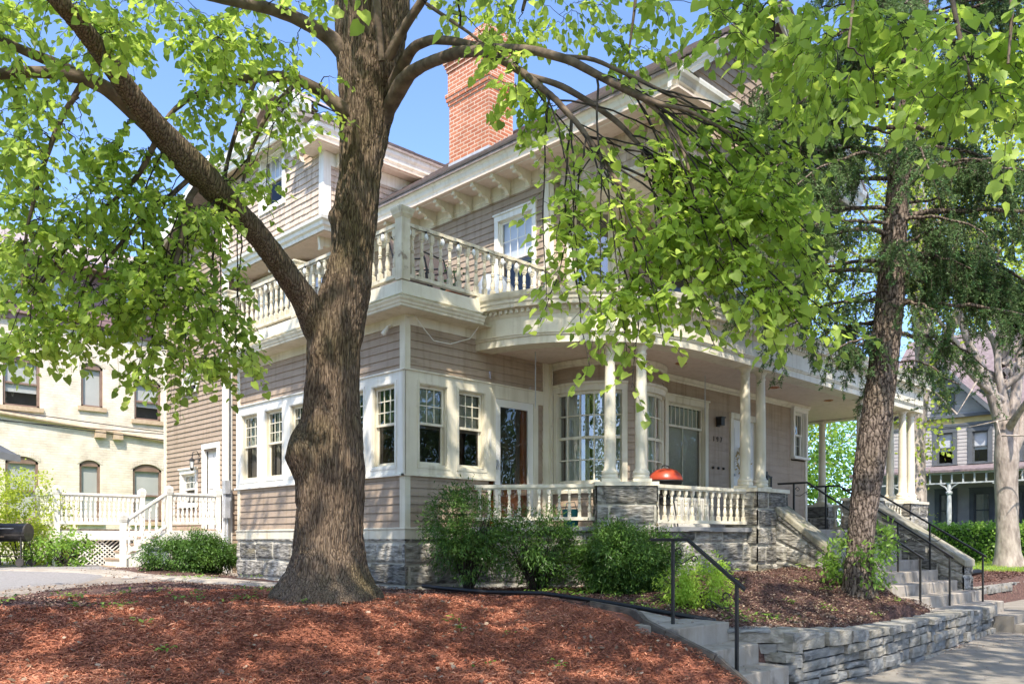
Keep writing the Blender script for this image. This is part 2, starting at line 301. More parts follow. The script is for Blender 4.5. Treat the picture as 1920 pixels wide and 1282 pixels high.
def gh(x, y):
    x = np.asarray(x, float); y = np.asarray(y, float)
    zl = idw(GL, x, y); zr = idw(GR, x, y)
    t = np.clip((x+.2)/1.2, 0, 1); z = zl*(1-t)+zr*t
    cut = np.where(x < -.55, -6.02, np.where(x > 3.5, -5.12+np.clip(x-3.5, 0, 1)*.1, -5.3))
    k = np.clip((y-cut)/.06, 0, 1); z = z*k
    tri = (x > .42) & (x < 1.0) & (y < -5.02-(x-.42)*.9); z = np.where(tri, 0, z); cor = (x > -.56) & (x < .46) & (y < -4.5); z = np.where(cor, np.minimum(z, .02), z)
    st = (x > 6.3) & (x < 9.8) & (y > -5.4) & (y < -2.5); z = np.where(st, np.minimum(z, .2), z)
    st = (x > 6.9) & (x < 16.5) & (y > -5.6) & (y < -4.3); z = np.where(st, np.minimum(z, .2), z)
    return z
def near(a, b, s): return list(np.arange(a, b, s))
gx = np.array([-300,-150,-80,-45,-28,-20,-16]+near(-13,15.01,.16)+[15.5,16,17,18,20,22,24,26,29,33,40,60,100,180,300])
gy = np.array([-300,-120,-60,-30,-18,-12,-9,-7.5]+near(-6.6,9.5,.13)+[10,11,12,14,16,19,23,30,45,80,150,300])
X, Y = np.meshgrid(gx, gy, indexing='ij'); Z = gh(X, Y)
bumpy = np.where((Z > .1) & (abs(X) < 15) & ((X > -.2) | (Y < -1.1) | (Y > 12)), (fbm(X*2.2, Y*2.2, X*0, 3)-.45)*.07, 0); Z = Z+bumpy
nx_, ny_ = len(gx), len(gy)
idx = np.arange(nx_*ny_).reshape(nx_, ny_)
fq = np.stack([idx[:-1,:-1], idx[1:,:-1], idx[1:,1:], idx[:-1,1:]], -1).reshape(-1, 4)
cx = ((X[:-1,:-1]+X[1:,1:])/2).ravel(); cy = ((Y[:-1,:-1]+Y[1:,1:])/2).ravel()
edge = -1.05+.22*(fbm(cx*1.5, cy*1.5, cx*0, 3)-.45)*4
# mulch boundary on the left bed: a line from the trunk's far side down to the left of the picture
bnd = (cy < edge+.0*(cx)) & (cy > -6.2) & (cx < .3) & (cx > -16)
bnd = bnd | ((cx > -4.4) & (cx < -1.2) & (cy < 1.4-.9*np.abs(cx+2.6)) & (cy > -3))
bnd = bnd | ((cx < .34) & (cx > -1.5) & (cy < -.9) & (cy > -4.4)); red = bnd; brown = (cx > .34) & (cx < 16) & (cy > -5.6) & (cy < 0) | ((cx > -1.0) & (cx < .6) & (cy > -1.0) & (cy < 6.0)) | ((cx > -1.1) & (cx < .9) & (cy > 5.2) & (cy < 8.8))
brown = brown | ((cx > -5.5) & (cx <= -1.0) & (cy > -1.5) & (cy < 2.9+.35*(cx+1)))
lawn = (cx > 15.2) | (cy > 11) | (cx < -16)
mi = np.where(red, 0, np.where(brown, 1, np.where(lawn, 2, 3)))
M['mulchr'] = mat("red_bark_mulch_bed", (.17,.062,.038), (.38,.145,.088), sc=22, rough=.97, bump=.03, bsc=38, det=9, lo=.33, hi=.68)
M['mulchb'] = mat("old_brown_mulch_bed", (.055,.03,.025), (.155,.085,.068), sc=20, rough=.97, bump=.03, bsc=36, det=9, lo=.33, hi=.68, dirt=((.20,.155,.11), 9, .62))
M['lawn'] = mat("lawn_grass", (.11,.20,.035), (.22,.33,.07), sc=3, rough=.95, bump=.03, bsc=60, det=8)
M['soil'] = mat("bare_earth", (.20,.17,.14), (.30,.26,.22), sc=5, rough=.95, bump=.01, bsc=50)
g = mkobj("ground", np.stack([X, Y, Z], -1).reshape(-1, 3), fq, [M['mulchr'], M['mulchb'], M['lawn'], M['soil']], smooth=True, mi=mi); g["kind"] = "structure"

def strip(name, center, width, dz, m, n=60, nw=8, flat=None):
    """a path laid on the ground along a smooth centre line"""
    P = np.array(center, float); t = np.linspace(0, len(P)-1, n); c = np.stack([np.interp(t, range(len(P)), P[:, k]) for k in (0, 1)], 1)
    for _ in range(3): c[1:-1] = (c[:-2]+c[2:]+2*c[1:-1])/4
    wd = np.interp(t, range(len(P)), width if hasattr(width, '__len__') else [width]*len(P))
    d = np.gradient(c, axis=0); d /= np.linalg.norm(d, axis=1)[:, None]; nn = np.stack([-d[:, 1], d[:, 0]], 1)
    s = np.linspace(-.5, .5, nw+1); wob = 1+.06*(fbm(t*2, t*0, t*0, 2)[:, None]-.4)
    xy = c[:, None]+nn[:, None]*(s[None, :, None]*(wd[:, None]*wob)[..., None])
    z = gh(xy[..., 0], xy[..., 1])+dz if flat is None else np.full(xy.shape[:2], flat)
    z[:, 0] -= .09; z[:, -1] -= .09; co = np.concatenate([xy, z[..., None]], -1).reshape(-1, 3); ii = np.arange(n*(nw+1)).reshape(n, nw+1)
    f = np.stack([ii[:-1,:-1], ii[1:,:-1], ii[1:,1:], ii[:-1,1:]], -1).reshape(-1, 4)
    o = mkobj(name, co, f, m, smooth=True); o["kind"] = "structure"; return o
strip("landing_path", [(-.04,-4.7),(.0,-4.5),(.14,-4.2),(.34,-3.85)], [.86,.72,.42,.1], .05, M['conc'], n=30)
strip("side_path", [(-.62,-.2),(-1.0,.9),(-1.05,3.0),(-1.25,5.2),(-1.8,7.2),(-2.8,8.6)], [.2,.7,.8,.85,1.0,1.1], .03, M['conc'], n=90)
strip("driveway", [(-14,-2.2),(-10.5,.2),(-7.6,2.0),(-5.0,5.0),(-3.8,8.2),(-3.0,11.0),(-2.6,14)], [3.6,3.7,3.9,4.6,5.4,5.4,5.0], .02, M['asphalt'], n=90, nw=24)
# sidewalk slabs along the street, scored every 1.5 m
sb = MB(); xs = np.arange(-15, 40, 1.5)
for a in xs: sb.box(a+.006, a+1.494, -7.6, -6.03 if a < -.2 else (-5.40 if a < 3.5 else -5.1), -.1, .022)
sw = sb.build("sidewalk", M['walk'], kind="structure")
rb = MB(); rb.box(-60, 90, -22, -8.6, -.25, .012); rb.build("street", M['asphalt'], kind="structure")
kb = MB(); kb.box(-60, 90, -8.6, -8.45, -.2, .13); kb.build("kerb", M['conc'], kind="structure")
lw_ = MB(); lw_.box(8.66, 16.5, -5.40, -4.3, -.05, .30); lw_.box(6.6, 8.66, -5.0, -4.3, -.05, .298); lw_.box(8.72, 16.5, -5.76, -5.405, -.05, .16); lw_.build("entrance_walkway", M['walk'], kind="structure")

# ---------------- short concrete steps down to the sidewalk
t = thing("concrete_steps", (0, -5.3, 0), "short flight of worn concrete steps between the mulch bed and the ledge-stone wall", "steps")
for k, (y0, y1, z1) in enumerate([(-4.96,-4.42,.745),(-5.29,-4.9,.55),(-5.61,-5.2,.36),(-5.95,-5.5,.17)]):
    b = MB(); x0, x1 = -.50-.012*k, .40+.01*k
    nyy = 12; b.box(x0, x1, y0, y1, -.05, z1); o = b.build("tread", M['conc'], t)
    md = o.modifiers.new("bev", 'BEVEL'); md.width = .012; md.segments = 2
# thin concrete / timber edging following the steps on the left, black plastic edging on the right bed
b = MB(); pth = [(-.60,-6.0),(-.60,-5.4),(-.57,-4.85),(-.42,-4.5),(-.12,-4.2),(.16,-3.9),(.28,-3.2)]
for (xa, ya), (xb, yb) in zip(pth[:-1], pth[1:]):
    za = float(gh(xa, ya))+.055; zb_ = float(gh(xb, yb))+.055; b.beam((xa, ya, za-.06), (xb, yb, zb_-.06), .05, .16)
o = b.build("bed_edging", M['timber']); single(o, (-.62,-5,.3), "dark timber edging between the red mulch and the concrete steps", "edging")
b = MB(); pth = [(-.02,-.42),(.02,-.8),(.18,-1.5),(.32,-2.4),(.41,-3.3),(.46,-4.1),(.46,-4.75)]
b.tube([(x, y, float(gh(x, y))+.07) for x, y in pth], .028, 8)
o = b.build("lawn_edging", M['pipe'], smooth=True); single(o, (.3,-2.5,.8), "black plastic edging pipe running from the house corner to the top step", "edging")
b = MB(); pp = [(12.2,-3.5),(12.6,-3.35),(13.1,-3.3),(13.6,-3.4)]
b.tube([(x, y, float(gh(x, y))+.06) for x, y in pp], .07, 8); o = b.build("lawn_edging", M['pipe'], smooth=True)
single(o, (12.9,-3.4,.8), "short curved piece of black edging lying in the far bed by the lawn", "edging")

# ---------------- dry-stacked ledge-stone retaining walls
M['ledge2'] = mat("warm_ledge_stone", (.20,.18,.14), (.42,.385,.32), sc=7, rough=.9, bump=.012, bsc=28, stretch=(1,1,2), det=8)
M['ledge3'] = mat("blue_grey_ledge_stone", (.13,.13,.125), (.30,.30,.285), sc=5, rough=.9, bump=.012, bsc=24, stretch=(1,1,2), det=8, dirt=((.34,.33,.29), 4, .6))
def ledge_wall(name, path, ztop, label, seed, zb0=-.03, depth=.34):
    rnd = random.Random(seed); b = MB(); seg = []
    for (p, q) in zip(path[:-1], path[1:]):
        p = Vector(p); q = Vector(q); L_ = (q-p).length; u = (q-p)/L_; nrm = Vector((u.y, -u.x)); seg.append((p, u, nrm, L_))
    for p, u, nrm, L_ in seg:
        z = zb0; row = 0
        while z < ztop(p.x+u.x*L_/2)-.03:
            h = rnd.uniform(.075, .15); a = -rnd.uniform(0, .25)
            last = z+h > ztop(p.x+u.x*L_/2)-.07
            while a < L_-.05:
                l = rnd.uniform(.22, .62)*(1.25 if last else 1); zt = ztop(p.x+u.x*(a+l/2)) if last else z+h
                if zt-z > .04:
                    tl = rnd.uniform(-.016, .016); j = rnd.uniform(-.05, .03)+(.045 if last else 0); hh = (zt-z)-.017
                    a1 = min(a+l, L_+.06)-.020; g_ = .018; n0 = len(b.v)
                    # rough quarried block: grid front + irregular top, tapered body
                    nu = max(3, int((a1-a)/.07)); nv_ = 2; vs = []; fs = []
                    for iv in range(nv_+1):
                        for iu in range(nu+1):
                            fu, fv = iu/nu, iv/nv_; ed = .022 if (iu in (0, nu) or iv in (0, nv_)) else 0
                            d = j-ed*.4+rnd.uniform(-.007, .008); aa = a+(a1-a)*fu+(rnd.uniform(-.006, .006)); zz = z+tl*(fu-.5)+hh*fv+rnd.uniform(-.004, .004)
                            pt = p+u*aa+nrm*d; vs.append((pt.x, pt.y, zz))
                    for iv in range(nv_):
                        for iu in range(nu): q_ = iv*(nu+1)+iu; fs.append((q_, q_+1, q_+nu+2, q_+nu+1))
                    b2 = len(vs)
                    for iv in (0, nv_):
                        for iu in range(nu+1):
                            pt = p+u*(a+(a1-a)*iu/nu)-nrm*depth*rnd.uniform(.9, 1.05); vs.append((pt.x, pt.y, z+hh*(iv/nv_)+rnd.uniform(-.006, .006)))
                    for iu in range(nu):
                        fs.append((b2+iu, b2+iu+1, iu+1, iu)); tp = nv_*(nu+1)
                        fs.append((tp+iu, tp+iu+1, b2+nu+1+iu+1, b2+nu+1+iu)); fs.append((b2+iu, b2+nu+1+iu, b2+nu+2+iu, b2+iu+1))
                    fs.append((0, nu+1, 2*(nu+1), b2+nu+1, b2)); fs.append((nu, b2+nu, b2+2*nu+1, 3*(nu+1)-1, 2*(nu+1)-1))
                    b.cur = rnd.choice([0, 0, 1, 2]); b.add(vs, fs)
                a += l
            z += h; row += 1
    o = b.build(name, [M['ledge'], M['ledge2'], M['ledge3']]); single(o, (path[0][0], path[0][1], 0), label, "wall"); return o
ledge_wall("ledge_stone_wall", [(.42,-4.98),(.80,-5.52),(2.6,-5.58),(4.8,-5.47),(6.9,-5.30),(8.7,-5.12)], lambda x: .72-.06*min(x, 2.5)+.0*x-.012*max(0, x-2.5), "dry-stacked grey ledge-stone retaining wall between the steps and the sidewalk", 3)
ledge_wall("ledge_stone_wall", [(10.3,-4.28),(14.6,-4.28)], lambda x: .70, "low ledge-stone wall right of the entrance stairs, under the far mulch bed", 5, zb0=.28)
# ============================================================= HOUSE HELPERS
FR_F = (0, 0, 1, 0, 0, -1)            # sunroom front: a = X, d = -Y
def frR(y): return (0, y, 1, 0, 0, -1)
def frL(x): return (x, 0, 0, 1, -1, 0)   # side walls: a = Y, d = -X
def siding(mb, a0, a1, z0, z1, holes=(), exp=.117, lap=.016, kind='lap', lim=None, seed=1):
    rnd = random.Random(seed); z = z0
    while z < z1-1e-4:
        zt = min(z+exp, z1); br = sorted({z, zt}|{h[k] for h in holes for k in (2, 3) if z+1e-4 < h[k] < zt-1e-4})
        for za, zb in zip(br[:-1], br[1:]):
            iv = [(a0, a1)] if lim is None else [lim((za+zb)/2)]
            for h in holes:
                if h[2] < (za+zb)/2 < h[3]:
                    nv = []
                    for p, q in iv:
                        if h[0] > p: nv.append((p, min(q, h[0])))
                        if h[1] < q: nv.append((max(p, h[1]), q))
                    iv = nv
            d0 = lap*(1-(za-z)/exp)+.002; d1 = lap*(1-(zb-z)/exp)+.002
            for p, q in iv:
                if q-p < .003: continue
                if kind == 'lap':
                    # butt joints between boards
                    cuts = [p]; c = p+rnd.uniform(1.0, 3.6)
                    while c < q-.4: cuts.append(c); c += rnd.uniform(2.2, 4.2)
                    cuts.append(q)
                    for u, v in zip(cuts[:-1], cuts[1:]):
                        j = rnd.uniform(-.0012, .0015); v2 = v-(.0025 if v < q else 0)
                        mb.add([(u,d0+j,za),(v2,d0+j,za),(v2,d1,zb),(u,d1,zb)], [(0,1,2,3)])
                        if abs(za-z) < 1e-5: mb.add([(u,-.004,za),(v2,-.004,za),(v2,d0+j,za),(u,d0+j,za)], [(0,1,2,3)])
                else:
                    c = p
                    while c < q-1e-3:
                        wv = min(c+rnd.uniform(.10, .24), q); wv = q if q-wv < .05 else wv
                        j = rnd.uniform(-.002, .004); e = rnd.uniform(-.004, .003) if abs(za-z) < 1e-5 else 0
                        mb.add([(c+.003,d0+j,za+e),(wv-.003,d0+j,za+e),(wv-.003,d1+j,zb),(c+.003,d1+j,zb),(c+.003,-.003,za+e),(wv-.003,-.003,za+e),(c+.003,-.003,zb),(wv-.003,-.003,zb)],
                               [(0,1,2,3),(4,5,1,0),(4,0,3,6),(1,5,7,2)]); c = wv
        z = zt
    if kind != 'lap' and lim is None:
        # dark felt seen in the gaps between shingles
        pass
def wallback(mb, a0, a1, z0, z1, holes=(), d=-.004):
    xs = sorted({a0, a1}|{h[0] for h in holes if a0 < h[0] < a1}|{h[1] for h in holes if a0 < h[1] < a1})
    for p, q in zip(xs[:-1], xs[1:]):
        segs = [(z0, z1)]
        for h in holes:
            if h[0] <= (p+q)/2 <= h[1]:
                ns = []
                for s0, s1 in segs:
                    if h[2] > s0: ns.append((s0, min(s1, h[2])))
                    if h[3] < s1: ns.append((max(s0, h[3]), s1))
                segs = ns
        for s0, s1 in segs:
            if s1-s0 > .003: mb.add([(p,d,s0),(q,d,s0),(q,d,s1),(p,d,s1)], [(0,1,2,3)])
H = thing("house", (4, 1, 1), "large taupe Queen Anne house with cream trim, corner porch and upstairs balcony", "house")
def window(fr, a0, a1, z0, z1, casing=.09, mid=.52, up=(3, 2), low=(0, 0), tm='trim', fill='blind', proud=.035, sill=True, par=None, lab=None, screen=True, head=True, casing_on=True, blindz=None, clear=False):
    par = par or H; b = MB(fr); c = casing; zt = z0+(z1-z0)*mid
    if casing_on:
        b.box(a0-c, a0, -.03, proud, z0, z1); b.box(a1, a1+c, -.03, proud, z0, z1)
        b.box(a0-c, a1+c, -.03, proud+.006, z1, z1+c*1.1)
        if head: b.box(a0-c-.02, a1+c+.02, -.03, proud+.03, z1+c*1.1, z1+c*1.1+.03)
        if sill: b.box(a0-c-.02, a1+c+.02, -.03, proud+.035, z0-.045, z0)
        else: b.box(a0-c, a1+c, -.03, proud+.004, z0-c, z0)
    # jamb returns
    for p, q in ((a0, a0+.012), (a1-.012, a1)): b.box(p, q, -.11, .0, z0, z1)
    b.box(a0, a1, -.11, 0, z1-.012, z1); b.box(a0, a1, -.11, .0, z0, z0+.014)
    s = .038
    for (s0, s1, d) in ((zt-.018, z1-.012, -.035), (z0+.014, zt+.018, -.062)):
        b.box(a0+.012, a0+.012+s, d-.02, d, s0, s1); b.box(a1-.012-s, a1-.012, d-.02, d, s0, s1)
        b.box(a0+.012+s, a1-.012-s, d-.02, d, s0, s0+s); b.box(a0+.012+s, a1-.012-s, d-.02, d, s1-s, s1)
    def munt(n, s0, s1, d):
        for i in range(1, n[0]): x = a0+.05+(a1-a0-.1)*i/n[0]; b.box(x-.008, x+.008, d-.012, d+.002, s0, s1)
        for i in range(1, n[1]): z = s0+(s1-s0)*i/n[1]; b.box(a0+.05, a1-.05, d-.0125, d+.0025, z-.008, z+.008)
    munt(up, zt+.02, z1-.05, -.045); munt(low, z0+.05, zt-.018, -.072)
    o = b.build("window", M[tm], par)
    if lab: o["label"] = lab
    up_g = 'glassc' if fill == 'shade' or clear else 'glass'
    g = MB(fr); g.add([(a0+.04,-.046,zt),(a1-.04,-.046,zt),(a1-.04,-.046,z1-.04),(a0+.04,-.046,z1-.04)], [(0,1,2,3)]); g.build("pane", M[up_g], o, recalc=False)
    g = MB(fr); g.add([(a0+.04,-.066,z0+.04),(a1-.04,-.066,z0+.04),(a1-.04,-.066,zt),(a0+.04,-.066,zt)], [(0,1,2,3)]); g.build("pane", M['screen' if screen else ('glassc' if clear else 'glass')], o, recalc=False)
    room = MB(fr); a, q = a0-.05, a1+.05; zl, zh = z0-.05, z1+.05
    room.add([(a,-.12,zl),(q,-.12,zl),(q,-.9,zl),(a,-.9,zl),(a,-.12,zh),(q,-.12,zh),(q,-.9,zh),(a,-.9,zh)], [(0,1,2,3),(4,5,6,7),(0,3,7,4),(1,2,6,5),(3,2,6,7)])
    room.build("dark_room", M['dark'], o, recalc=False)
    if fill == 'blind':
        bz = blindz if blindz is not None else z0+.02; bl = MB(fr); z = z1-.05
        while z > bz: bl.add([(a0+.03,-.105,z),(a1-.03,-.105,z),(a1-.03,-.125,z-.017),(a0+.03,-.125,z-.017)], [(0,1,2,3)]); z -= .022
        bl.build("blind", M['blind'], o, recalc=False)
    elif fill in ('curtain', 'drape'):
        cu = MB(fr); n = int((a1-a0)/.012); pts = []
        rng = [(a0+.02, a1-.02)] if fill == 'curtain' else [(a0+.02, a0+(a1-a0)*.33), (a0+(a1-a0)*.68, a1-.02)]
        for p, q in rng:
            n = max(8, int((q-p)/.012)); base = len(cu.v); vs = []
            for i in range(n+1):
                x = p+(q-p)*i/n; d = -.17+.02*math.sin(x*95)+.012*math.sin(x*41+1); vs += [(x, d, z0), (x, d, z1)]
            cu.add(vs, [(2*i, 2*i+2, 2*i+3, 2*i+1) for i in range(n)])
        cu.build("curtain", M['curtain'], o, recalc=False)
    elif fill == 'shade':
        bl = MB(fr); bz = blindz if blindz is not None else zt; bl.add([(a0+.03,-.10,bz),(a1-.03,-.10,bz),(a1-.03,-.10,z1),(a0+.03,-.10,z1)], [(0,1,2,3)]); bl.build("blind", M['shade'], o, recalc=False)
    return o
def rock_wall(name, fr, a0, a1, z0, z1, par, seed=0, bh=.31, res=.032, amp=.035, batter=0, topz=None, pale=False):
    """rock-faced limestone blocks with recessed mortar, one displaced grid"""
    na = max(4, int((a1-a0)/res)); nz = max(4, int((z1-z0)/(res*.75)))
    A, Z_ = np.meshgrid(np.linspace(a0, a1, na+1), np.linspace(z0, z1, nz+1), indexing='ij')
    wz = Z_+(fbm(A*1.3, Z_*0, A*0+seed, 2)-.4)*.05
    rows = np.floor(wz/bh); rnd = np.random.default_rng(seed+5); hsh = _h(rows, rows*0, rows*0, seed)
    bw = .42+.45*_h(rows, rows*0+3, rows*0, seed); sh = A/bw+hsh*7+(fbm(A*3, Z_*3, A*0, 2, seed)-.4)*.12
    ca = sh-np.floor(sh); cz = wz/bh-rows
    e = np.minimum(np.minimum(ca, 1-ca)*bw, np.minimum(cz, 1-cz)*bh)
    mort = np.clip((e-.011)/.018, 0, 1)
    blk = _h(rows, np.floor(sh), rows*0, seed+9)
    str_ = .6*fbm(A*3.2+blk*9, Z_*17+fbm(A*3, Z_*6, A*0, 2)*3, A*0+blk*5, 4, seed)+.4*fbm(A*14, Z_*20, A*0+blk*5, 3, seed+4); big = fbm(A*4, Z_*7, blk*3, 3, seed+2)
    d = mort*(.022+amp*(.55*(big-.3)+.75*np.abs(str_-.45)*2)+blk*.012)
    if topz is not None: Z_ = z0+(Z_-z0)*(np.array([topz(a) for a in A.ravel()]).reshape(A.shape)-z0)/(z1-z0)
    ox, oy, ux, uy, nx, ny = fr
    co = np.stack([ox+ux*A+nx*d, oy+uy*A+ny*d, Z_], -1).reshape(-1, 3); ii = np.arange((na+1)*(nz+1)).reshape(na+1, nz+1)
    f = np.stack([ii[:-1,:-1], ii[1:,:-1], ii[1:,1:], ii[:-1,1:]], -1).reshape(-1, 4)
    b_ = blk[:-1,:-1]; mm = np.where(mort[:-1,:-1]+mort[1:,1:] < .9, 3, np.where(b_ < .38, 0, np.where(b_ < (.8 if pale else .62), 1 if pale else 2, 2 if pale else 1))).ravel()
    return mkobj(name, co, f, [M['stone'], M['stone2'], M['stone3'], M['mortar']], par, smooth=False, mi=mm)

# ============================================================= SUNROOM + BALCONY
SX = 2.95
sun_holes_F = [(-.01, 1.63, 2.53, 4.0), (1.60, 2.70, 1.6, 4.0)]
w = MB(FR_F); siding(w, .06, SX, 1.75, 4.66, sun_holes_F+[(1.60,2.70,1.6,4.0)], seed=2); w.build("wall", M['siding'], H)
w = MB(frL(0)); siding(w, .06, 4.93, 1.75, 4.66, [(-.1, 5.1, 2.53, 4.0)], seed=3); w.build("wall", M['siding'], H)
t_ = MB()
# corner boards, water table, friezes
for z0, z1 in ((1.75, 2.53), (4.0, 4.66)):
    t_.box(-.025, .07, -.025, .0, z0, z1); t_.box(-.025, .0, 0, .10, z0, z1)
    t_.box(-.022, .0, 4.93, 5.03, z0, z1)
t_.sweep([(-.0, 5.05), (0, 0), (SX-.1, 0)], [(0,1.60),(.035,1.60),(.035,1.73),(.05,1.74),(.05,1.755),(0,1.77)][::1])
t_.sweep([(0, 5.05), (0, 0), (SX, 0)], [(0,4.65),(.022,4.65),(.022,4.79),(0,4.79)])
t_.box(-.032, -.0, -.03, .02, 2.50, 4.0); t_.box(-.02, .03, -.032, .0, 2.50, 4.0)
t_.build("trim_board", M['trim'], H)
b = MB(); b.box(SX-.13, SX+.0, -.03, .0, 1.75, 4.5); b.box(SX-.0, SX+.03, -.1, .0, 1.75, 4.5); b.build("corner_board", M['trim'], H)
# window bands: a continuous white frame with the sashes set in it
def band(fr, a0, a1, wins, zb, zt, g0, g1, tm, doors=()):
    b = MB(fr); holes = sorted([(p, q, g0, g1) for p, q in wins]+[(p, q, zb-1, 3.80) for p, q in doors])
    b.fr = fr; xs = a0
    for p, q, s0, s1 in holes:
        if p > xs: b.box(xs, p, -.02, .03, zb, zt)
        if s0 > zb: b.box(p, q, -.02, .03, zb, s0)
        b.box(p, q, -.02, .03, s1, zt); xs = q
    if xs < a1:
        if doors: b.box(xs, xs+.10, -.02, .03, zb-.8, zt); b.box(xs+.10, a1, -.02, .03, 3.80, zt)
        else: b.box(xs, a1, -.02, .03, zb, zt)
    b.box(a0-.02, a1, -.02, .055, zt, zt+.02); 
    for p, q, s0, s1 in holes:
        if s0 > zb: b.box(p-.05, q+.05, .03, .038, s0-.05, s0-.012); b.box(p-.05, p-.012, .03, .038, s0-.012, s1+.05); b.box(q+.012, q+.05, .03, .038, s0-.012, s1+.05); b.box(p-.012, q+.012, .03, .038, s1+.012, s1+.05)
    if not doors: b.box(a0-.03, a1+.03, -.02, .06, zb-.03, zb)
    else:
        b.box(a0-.03, doors[0][0]-.02, -.02, .06, zb-.03, zb)
    return b.build("window_band", M[tm], H)
FW_ = [(.235, .745), (.985, 1.50)]
LW = [(.22,.76),(1.0,1.55),(1.80,2.35),(2.60,3.12),(3.40,3.98),(4.27,4.85)]
band(FR_F, -.03, SX-.13, FW_, 2.53, 4.0, 2.67, 3.83, 'trim', doors=[(1.74, 2.60)])
band(frL(0), -.01, 5.06, LW, 2.53, 4.0, 2.66, 3.83, 'trimw')
for k, (p, q) in enumerate(FW_): window(FR_F, p, q, 2.67, 3.83, up=(3, 3 if k else 2), fill='blind', casing_on=False, blindz=3.22)
for k, (p, q) in enumerate(LW): window(frL(0), p, q, 2.66, 3.83, up=(3, 3), fill='drape' if k > 3 else 'none', casing_on=False)
# foundation of rock-faced blocks
rock_wall("foundation", FR_F, -.02, SX, .75, 1.60, H, 1, pale=True); rock_wall("foundation", frL(0), -.02, 5.03, .7, 1.60, H, 2, pale=True, amp=.045)
# sunroom storm door
b = MB(FR_F); z0, z1 = 1.76, 3.80; a0, a1 = 1.74, 2.60
b.box(a0, a1, -.02, .008, z1-.12, z1); b.box(a0, a0+.12, -.02, .008, z0, z1-.12); b.box(a1-.12, a1, -.02, .008, z0, z1-.12); b.box(a0+.12, a1-.12, -.02, .008, z0, z0+.14)
b.cur = 0; d = b.build("storm_door", M['doorw'], H)
b = MB(FR_F); b.add([(a0+.12,-.008,z0+.14),(a1-.12,-.008,z0+.14),(a1-.12,-.008,z1-.12),(a0+.12,-.008,z1-.12)], [(0,1,2,3)]); b.build("pane", M['glassd'], d, recalc=False)
b = MB(FR_F); b.box(a0+.02, a1-.02, -.13, -.09, z0, z0+.72); b.box(a0+.02, a0+.17, -.13, -.088, z0+.72, z1); b.box(a1-.17, a1-.02, -.13, -.088, z0+.72, z1); b.box(a0+.2, a1-.2, -.09, -.075, z0+.12, z0+.60)
b.box(a0+.17, a1-.17, -.095, -.08, z0+.66, z0+.72); b.build("inner_door", M['wood'], d)
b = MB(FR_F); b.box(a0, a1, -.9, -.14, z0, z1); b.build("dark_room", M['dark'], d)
b = MB(FR_F); b.box(a0+.03, a0+.07, .008, .03, z0+.93, z0+1.08); b.tube([(a0+.05,.05,z0+.98),(a0+.05,.05,z0+1.06)], .008, 6); b.build("handle", M['flash'], d)
b = MB(FR_F); b.box(1.585, 1.625, .03, .05, 3.03, 3.30); b.build("mailbox", M['trimw'], H)
# floor / ceiling blockers, cornice and balcony deck
b = MB(); b.box(.02, SX, .02, 5.0, 1.55, 1.62); b.build("floor", M['dark'], H)
b = MB(); cor = [(.0,4.79),(.34,4.79),(.345,4.82),(.36,4.835),(.365,4.86),(.385,4.885),(.39,4.905),(.30,4.93),(.30,4.955),(.33,4.96),(.33,4.975),(.27,4.98),(.26,5.17),(.235,5.18),(0,5.185)]
b.sweep([(0, 5.06), (0, 0), (1.20, 0)], cor); b.build("cornice", M['trim'], H)
b = MB(); b.sweep([(0, 5.06), (0, 0), (SX-.1, 0)], [(.0,4.787),(.33,4.787),(.33,4.783),(0,4.783)]); b.build("soffit", M['trim'], H)
b = MB(); b.box(-.2, SX, -.2, 5.06, 5.10, 5.175); b.build("balcony_floor", M['gfloor'], H)

# ---- turned balusters
def bal_prof(h, r=.030):
    return [(r*1.0,0),(r*1.0,h*.16),(r*.75,h*.175),(r*.95,h*.20),(r*1.15,h*.27),(r*1.05,h*.34),(r*.66,h*.46),(r*.62,h*.485),(r*.95,h*.50),(r*.98,h*.515),(r*.62,h*.53),(r*.95,h*.545),(r*.9,h*.56),(r*.62,h*.575),(r*.8,h*.66),(r*.72,h*.74),(r*.6,h*.78),(r*.95,h*.80),(r*.95,h*.82),(r*1.0,h*.835),(r*1.0,h)]
BAL = {}
def baluster(kind, h, m, r=.03):
    global GT
    if kind in BAL: return BAL[kind]
    g0, GT = GT, None
    b = MB(); pr = bal_prof(h, r); b.lathe(pr[1:-1], (0, 0, 0), 12)
    q = r*.98; b.box(-q, q, -q, q, 0, h*.16); b.box(-q, q, -q, q, h*.84, h)
    me_o = b.build("baluster", M[m], smooth=False); me = me_o.data; bpy.data.objects.remove(me_o); BAL[kind] = me; GT = g0; return me
